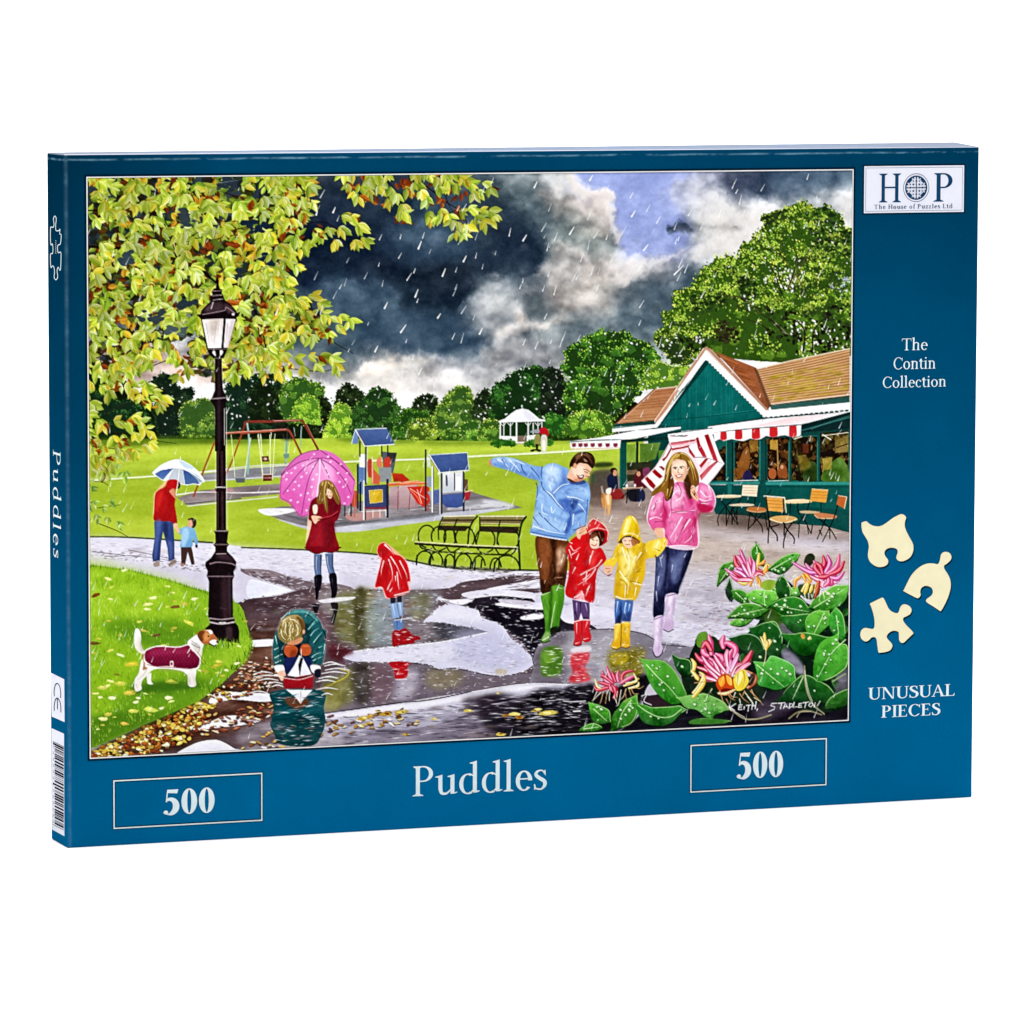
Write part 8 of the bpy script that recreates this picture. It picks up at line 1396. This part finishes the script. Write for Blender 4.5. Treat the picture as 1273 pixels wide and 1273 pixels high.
    leaf('490 1000 560 990 600 945 680 970 740 1000 775 1040 765 1130 720 1170 640 1200 560 1180 500 1160 490 1080', '#2a842a', '#5aac48', '490 1010 600 1100 700 1180', drops=9, rim='#a8dc98'); leaf('690 1230 760 1150 840 1090 930 1120 950 1200 960 1280 680 1280', '#0f3f18', '#1f5c22', '840 1100 760 1270', drops=1); leaf('950 1150 1010 1160 1060 1210 1090 1280 940 1290', '#0f3f14', '#206220', None, drops=0); leaf('1010 1320 1060 1250 1165 1210 1170 1310 1050 1340', '#1a4a14', '#2f6f22', None, drops=0)
    S('#b0b894', '850 1040 860 1150 880 1240 900 1280', 1.6, .8); S('#9a9a78', '880 1240 920 1320 1000 1380', 1.2)
    # upper left blossom
    for s in ('430 330 400 240 365 140', '430 330 340 260 325 190', '430 330 360 210 340 200', '450 320 440 240 440 200', '440 340 340 340 255 290', '430 370 350 370 290 330', '440 350 380 300 340 280', '470 320 480 290 500 300 540 310', '430 360 370 340 310 310'): petal(s, *pick((PK, PK, RD, PP)), w=4.6)
    petal('420 340 440 300 400 260', *RD, w=4.5)
    for s in ('490 290 500 230 510 170', '500 260 540 240 550 220', '540 300 570 260 590 270', '530 340 560 300 570 260', '470 330 450 380 440 420', '480 330 510 380 520 430', '490 340 500 400', '430 380 400 400 350 390'): petal(s, *pick((YW, OR, YW)), w=3)
    for s in ('500 400 520 440', '480 400 490 440', '555 320 590 370', '540 350 570 370', '460 400 470 440'): S('#f4e6c0', s, 1.1, .4)
    F('#8aa83a', '520 400 570 370 630 380 620 430 570 450 530 430', n=.08)
    for s in ('440 350 400 290 380 250', '450 350 430 280 420 230', '430 370 370 320 320 300', '460 350 470 280 470 230', '450 370 400 370 340 370', '470 340 500 320 540 330'):
        c_, h_ = pick((PK, PP, RD)); petal(s, c_, h_, w=4.4, hl='#fbe0ea')
    # upper right blossom
    for s in ('980 370 930 330 880 290', '1000 350 980 290 960 250', '1010 350 1020 290 1050 230', '1020 360 1070 330 1120 290', '1000 380 950 370 890 340', '1010 380 1060 390 1110 380', '990 380 980 410 990 430'):
        c_, h_ = pick((PK, PP, PK)); petal(s, c_, h_, w=4.6, hl='#fbe0ea')
    F('#24401c', '800 420 860 400 960 420 960 480 900 520 830 490', a=.85, edge=.3)
    F('#2c3420', '845 250 860 190 900 170 930 200 910 250 880 270')
    for s in ('960 330 1000 250 990 190', '1000 330 1040 250 1020 185', '1020 330 1090 270 1115 180', '1020 340 1110 300 1150 230', '1030 350 1100 360 1150 310', '960 330 900 300 860 250', '950 320 880 310 760 240', '990 330 940 260 920 230', '980 340 930 280 950 240', '1010 400 1050 400 1060 370', '1000 420 1030 390 1030 340', '960 350 1000 350 1040 340'): petal(s, *pick((PK, PP, PP, RD)), w=4.6)
    petal('990 330 970 270 930 240', *RD, w=4.4)
    for s in ('860 380 840 340 830 330', '900 380 870 340 850 320', '850 420 870 390 900 390', '830 460 860 410 880 400', '820 350 780 380 780 430', '880 400 860 450 850 480', '930 470 940 420 950 390', '950 460 960 410', '910 410 900 440 890 470'): petal(s, *pick((OR, YW, OR)), w=3.2)
    petal('960 380 950 430 930 510', '#a03a20', '#d87a50', w=3.6)
    for s in ('760 350 800 320', '740 380 800 350', '850 480 860 520', '880 470 885 530', '970 450 960 530', '1000 450 1050 500', '990 460 1000 520', '1020 460 1060 490', '900 480 910 510', '720 390 760 450', '770 300 810 310'): S('#f2e8c4', s, 1.1, .4)
    # small bud cluster
    for s in ('560 900 540 840 520 800', '560 880 550 800 550 770', '570 880 590 840 590 820', '560 900 570 850 560 830'): petal(s, '#e0b840', '#f6dca0', w=2.6)
    S('#d8c090', '560 900 555 960 540 1020', 1); F('#c07a30', '822 790 834 774 850 784 852 808 836 816', n=.2); petal('880 820 895 800', '#e8cf70', '#f8f0c8', w=3)
    # big lower blossom
    Zm(860, 780, 210)
    for s in ('180 380 150 300 60 240 30 200', '190 390 180 280 130 230', '130 220 90 190 90 110', '150 210 140 120 130 60', '150 180 110 120 80 160', '230 290 230 230 180 200', '240 160 230 110 245 65', '320 230 330 160 270 120 250 130', '290 310 280 220 310 170', '360 310 420 240 455 180', '310 330 330 280 290 250', '200 370 170 300 110 260 60 250', '220 310 260 280 290 250'): petal(s, *pick((PK, RD, PK, PK)), w=6)
    for s in ('200 400 120 330 40 300', '210 400 150 340 100 290', '220 380 190 300 160 250', '240 370 230 300 220 250', '260 370 280 300 300 250', '300 360 330 300 380 270', '330 350 390 300 440 270', '180 400 110 380 60 360', '250 330 200 260 170 210', '290 330 330 250 350 200', '210 360 130 290 80 220', '270 300 260 220 270 170'):
        c_, h_ = pick((PK, PK, RD, PP)); petal(s, c_, h_, w=5.0, hl='#fbe0ea')
    for s in ('10 340 20 280 0 240', '10 500 60 440 90 370 60 340', '0 330 40 380 50 400', '10 530 50 480 90 420 100 380'): petal(s, *YW, w=4)
    petal('420 460 470 420 480 370 420 330', '#b85a3a', '#e8b080', w=3.2)
    F('#c8481c', '185 440 190 400 220 360 270 350 310 390 320 440 310 470 280 480 220 490'); F('#f0a02c', '200 400 240 370 250 420 220 450'); F('#f0b040', '260 360 300 390 300 440 270 420'); F('#7a1c10', '220 470 260 460 310 470 300 490 230 495'); wr('#f8dc8a', ['240 370 215 440', '290 380 300 440'], 1)
    F('#e4c83c', '315 420 320 370 370 320 405 325 420 370 430 410 400 460 360 480 330 470'); F('#f6ec9c', '330 390 370 330 385 370 350 440', a=.9); wr('#a8801c', ['390 330 400 400 380 460', '350 350 340 440'], 1)
    petal('200 500 260 500 330 470', '#e0b870', '#f4e2b0', w=3)
    for s in ('210 480 230 540 240 580', '270 500 300 540 330 550', '330 490 310 540', '360 500 390 540 430 570', '400 490 440 540 460 560', '440 480 500 540 540 590', '260 540 280 580', '360 540 370 590', '420 520 480 600', '450 470 470 520', '280 480 300 520 350 530', '470 530 520 560', '400 480 380 520', '20 420 110 410 160 410', '0 370 30 340'): S(pick(['#f2e2c0', '#d8a070', '#f6eed8', '#c98a5c', '#e8cf9a']), s, 1.2, .5)
    F('#3a2418', '440 360 470 350 480 380 460 430 430 440', a=.8)
    # twining stems under the signature
    S('#8f8a6a', '270 600 320 640 400 690 500 690 600 660', 1.8); S('#c8bfa8', '270 600 330 640 400 680', .8); S('#7a7458', '730 690 800 640 880 630 980 660', 1.8); S('#a09878', '790 680 820 640 900 635', 1); S('#8a8464', '850 290 850 400 890 540 1000 660', 1.6, .8); S('#c4c0a8', '850 330 880 480 910 560', .7); S('#8c9a70', '1060 410 1160 350', 1.8)
    F('#3f7a2c', '0 700 100 690 260 700 240 725 0 730', n=.08)
near_lawn(); boughs(); lamp(); dog(); honeysuckle()
# ---------------------------------------------------------------- rain over everything and the painter's signature
def rain():
    def drops(s, n, l, w, cs=('#ffffff', '#eef2f6', '#dfe6ec')):
        p = P(s)
        for x, y in scatter(p, n, 0):
            k = l*(.5+rng.random()); a = math.radians(112+rng.normal()*6); dx, dy = math.cos(a)*k, math.sin(a)*k; ww = w*(.4+.42*rng.random())
            S(pick(cs), [x, y, x+dx*.6, y+dy*.6, x+dx, y+dy], ww*.35, ww, lab=False, a=.75+.25*rng.random())
    Zm(0, 0, s=1); st = tuple(ZM)
    drops('380 225 860 215 1060 215 1060 440 860 440 700 480 500 480 400 460', 150, 9, 1.6)
    drops('112 225 380 225 380 480 112 640', 46, 8, 1.5)
    drops('112 560 760 550 760 700 640 705 480 685 112 660', 90, 8, 1.3, ('#f4f8e4', '#e6efc8', '#ffffff'))
    drops('760 440 1058 440 1054 640 760 640', 80, 7, 1.3)
    drops('400 460 800 440 800 545 400 545', 46, 8, 1.2)
    drops('112 700 300 740 300 860 112 900', 50, 8, 1.3)
    drops('300 700 1052 640 1050 880 300 930', 130, 8, 1.1)
    drops('640 560 870 560 870 800 640 800', 36, 8, 1.4)
    for q in ('395 262 393 268', '417 258 414 265', '346 384 343 392', '482 376 478 384', '505 404 498 414', '520 360 516 370', '524 300 520 310', '554 334 550 344', '580 318 576 326', '470 430 466 438', '548 390 544 396', '600 408 596 416', '668 226 664 234', '737 218 733 225', '790 262 785 270', '806 304 800 312', '850 330 838 342', '714 282 708 292', '655 292 650 300'):
        v = [float(t) for t in q.split()]; S('#ffffff', [v[0], v[1], (v[0]+v[2])/2, (v[1]+v[3])/2, v[2], v[3]], .6, 2.0, lab=False)
    Zm(860, 780, 210)
    for s in ('282 590 296 630', '332 576 286 606', '290 604 324 628', '358 585 352 622', '358 586 382 586', '355 603 377 602', '352 621 380 618', '397 596 394 619', '410 590 446 585', '430 588 423 636', '459 565 452 622', '486 558 478 617', '455 595 483 588', '497 612 490 629',
              '642 572 604 576 594 590 626 600 622 618 578 637', '650 574 704 568', '678 571 668 617', '690 613 706 574 723 607', '696 600 719 596', '734 613 740 574 763 580 758 598 736 602', '773 565 764 605 797 598', '808 576 804 605', '808 577 832 574', '806 590 827 587', '804 605 831 600', '838 570 886 562', '862 566 851 609', '893 572 880 590 896 601 915 585 907 570 893 572', '922 603 931 566 946 594 969 555'):
        S('#f4f2f4', s, 1.15, .9, sm=0, lab=False)
rain()
# painterly finish: brush grain, crisper edges and the punchy contrast of the print
CAN += .022*fbm(3, 31, 2)[..., None]+.012*NF[..., None]
np.clip(CAN, 0, 1, out=CAN)
L_ = CAN@np.array([.3, .59, .11], np.float32)
CAN += .30*(L_-blur(L_, 2))[..., None]+.10*(L_-blur(L_, 9))[..., None]
np.clip(CAN, 0, 1, out=CAN)
CAN[:] = CAN*.75+.25*CAN*CAN*(3-2*CAN)                     # gentle S-curve
CAN[:] = np.clip(CAN*1.04, 0, 1); g_ = CAN.mean(2, keepdims=True); CAN[:] = np.clip(g_+(CAN-g_)*1.0, 0, 1)
# ================================================================ lay the painted colours on flat sheets of the lid
def build_picture():
    w = PXM
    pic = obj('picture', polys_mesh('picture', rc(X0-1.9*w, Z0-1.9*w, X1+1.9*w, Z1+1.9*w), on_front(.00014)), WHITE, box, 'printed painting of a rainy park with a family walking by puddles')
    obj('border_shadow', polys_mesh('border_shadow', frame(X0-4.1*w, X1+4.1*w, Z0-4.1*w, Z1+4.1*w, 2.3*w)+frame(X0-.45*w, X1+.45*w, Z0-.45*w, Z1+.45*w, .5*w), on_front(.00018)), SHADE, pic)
    m = bpy.data.materials.new('printed_ink'); m.use_nodes = True; nt = m.node_tree; b = matte(m)
    at = nt.nodes.new('ShaderNodeVertexColor'); at.layer_name = 'ink'; nt.links.new(at.outputs['Color'], b.inputs['Color'])
    rgb = np.clip(lin(CAN)/I_FRONT, 0, .95).astype(np.float32)
    gx, gz = np.meshgrid(np.linspace(X0, X1, CW), np.linspace(Z1, Z0, CH))
    co = np.stack([gx.ravel(), np.full(gx.size, -.00026), gz.ravel()], 1).astype(np.float32)
    colr = np.concatenate([rgb.reshape(-1, 3), np.ones((CW*CH, 1), np.float32)], 1)
    idx = np.arange(CW*CH).reshape(CH, CW)
    quads = np.stack([idx[:-1, :-1], idx[1:, :-1], idx[1:, 1:], idx[:-1, 1:]], -1).reshape(-1, 4)
    # tidy the split: a small speck goes to what surrounds it
    LNAMES.append('garden_path'); LAB[(LAB == LNAMES.index('wet_path')) & (C2T()[0] < 268)] = len(LNAMES)-1      # the lamp post cuts the path in two
    LAB[(LAB == len(LNAMES)-1) & (C2T()[1] > 760)] = LNAMES.index('fallen_leaves')  # leftover corner of the path, put in with the fallen leaves
    lab = LAB[:-1, :-1].copy(); nl = len(LNAMES); votes = np.zeros((nl,)+lab.shape, np.float32)
    for k in range(nl):
        if (lab == k).any(): votes[k] = blur((lab == k).astype(np.float32), 3)
    lab = votes.argmax(0).ravel()
    for k in range(nl):
        q = quads[lab == k]
        if len(q) < 12: continue
        u, inv = np.unique(q, return_inverse=True)
        me = bpy.data.meshes.new('printed_'+LNAMES[k]); me.vertices.add(len(u)); me.vertices.foreach_set('co', co[u].ravel())
        me.loops.add(len(q)*4); me.loops.foreach_set('vertex_index', inv.astype(np.int32).ravel()); me.polygons.add(len(q)); me.polygons.foreach_set('loop_start', np.arange(0, len(q)*4, 4, dtype=np.int32))
        me.update(calc_edges=True)
        a = me.color_attributes.new('ink', 'FLOAT_COLOR', 'POINT'); a.data.foreach_set('color', colr[u].ravel())
        obj('printed_'+LNAMES[k], me, m, pic, LTEXT.get(k))
build_picture()
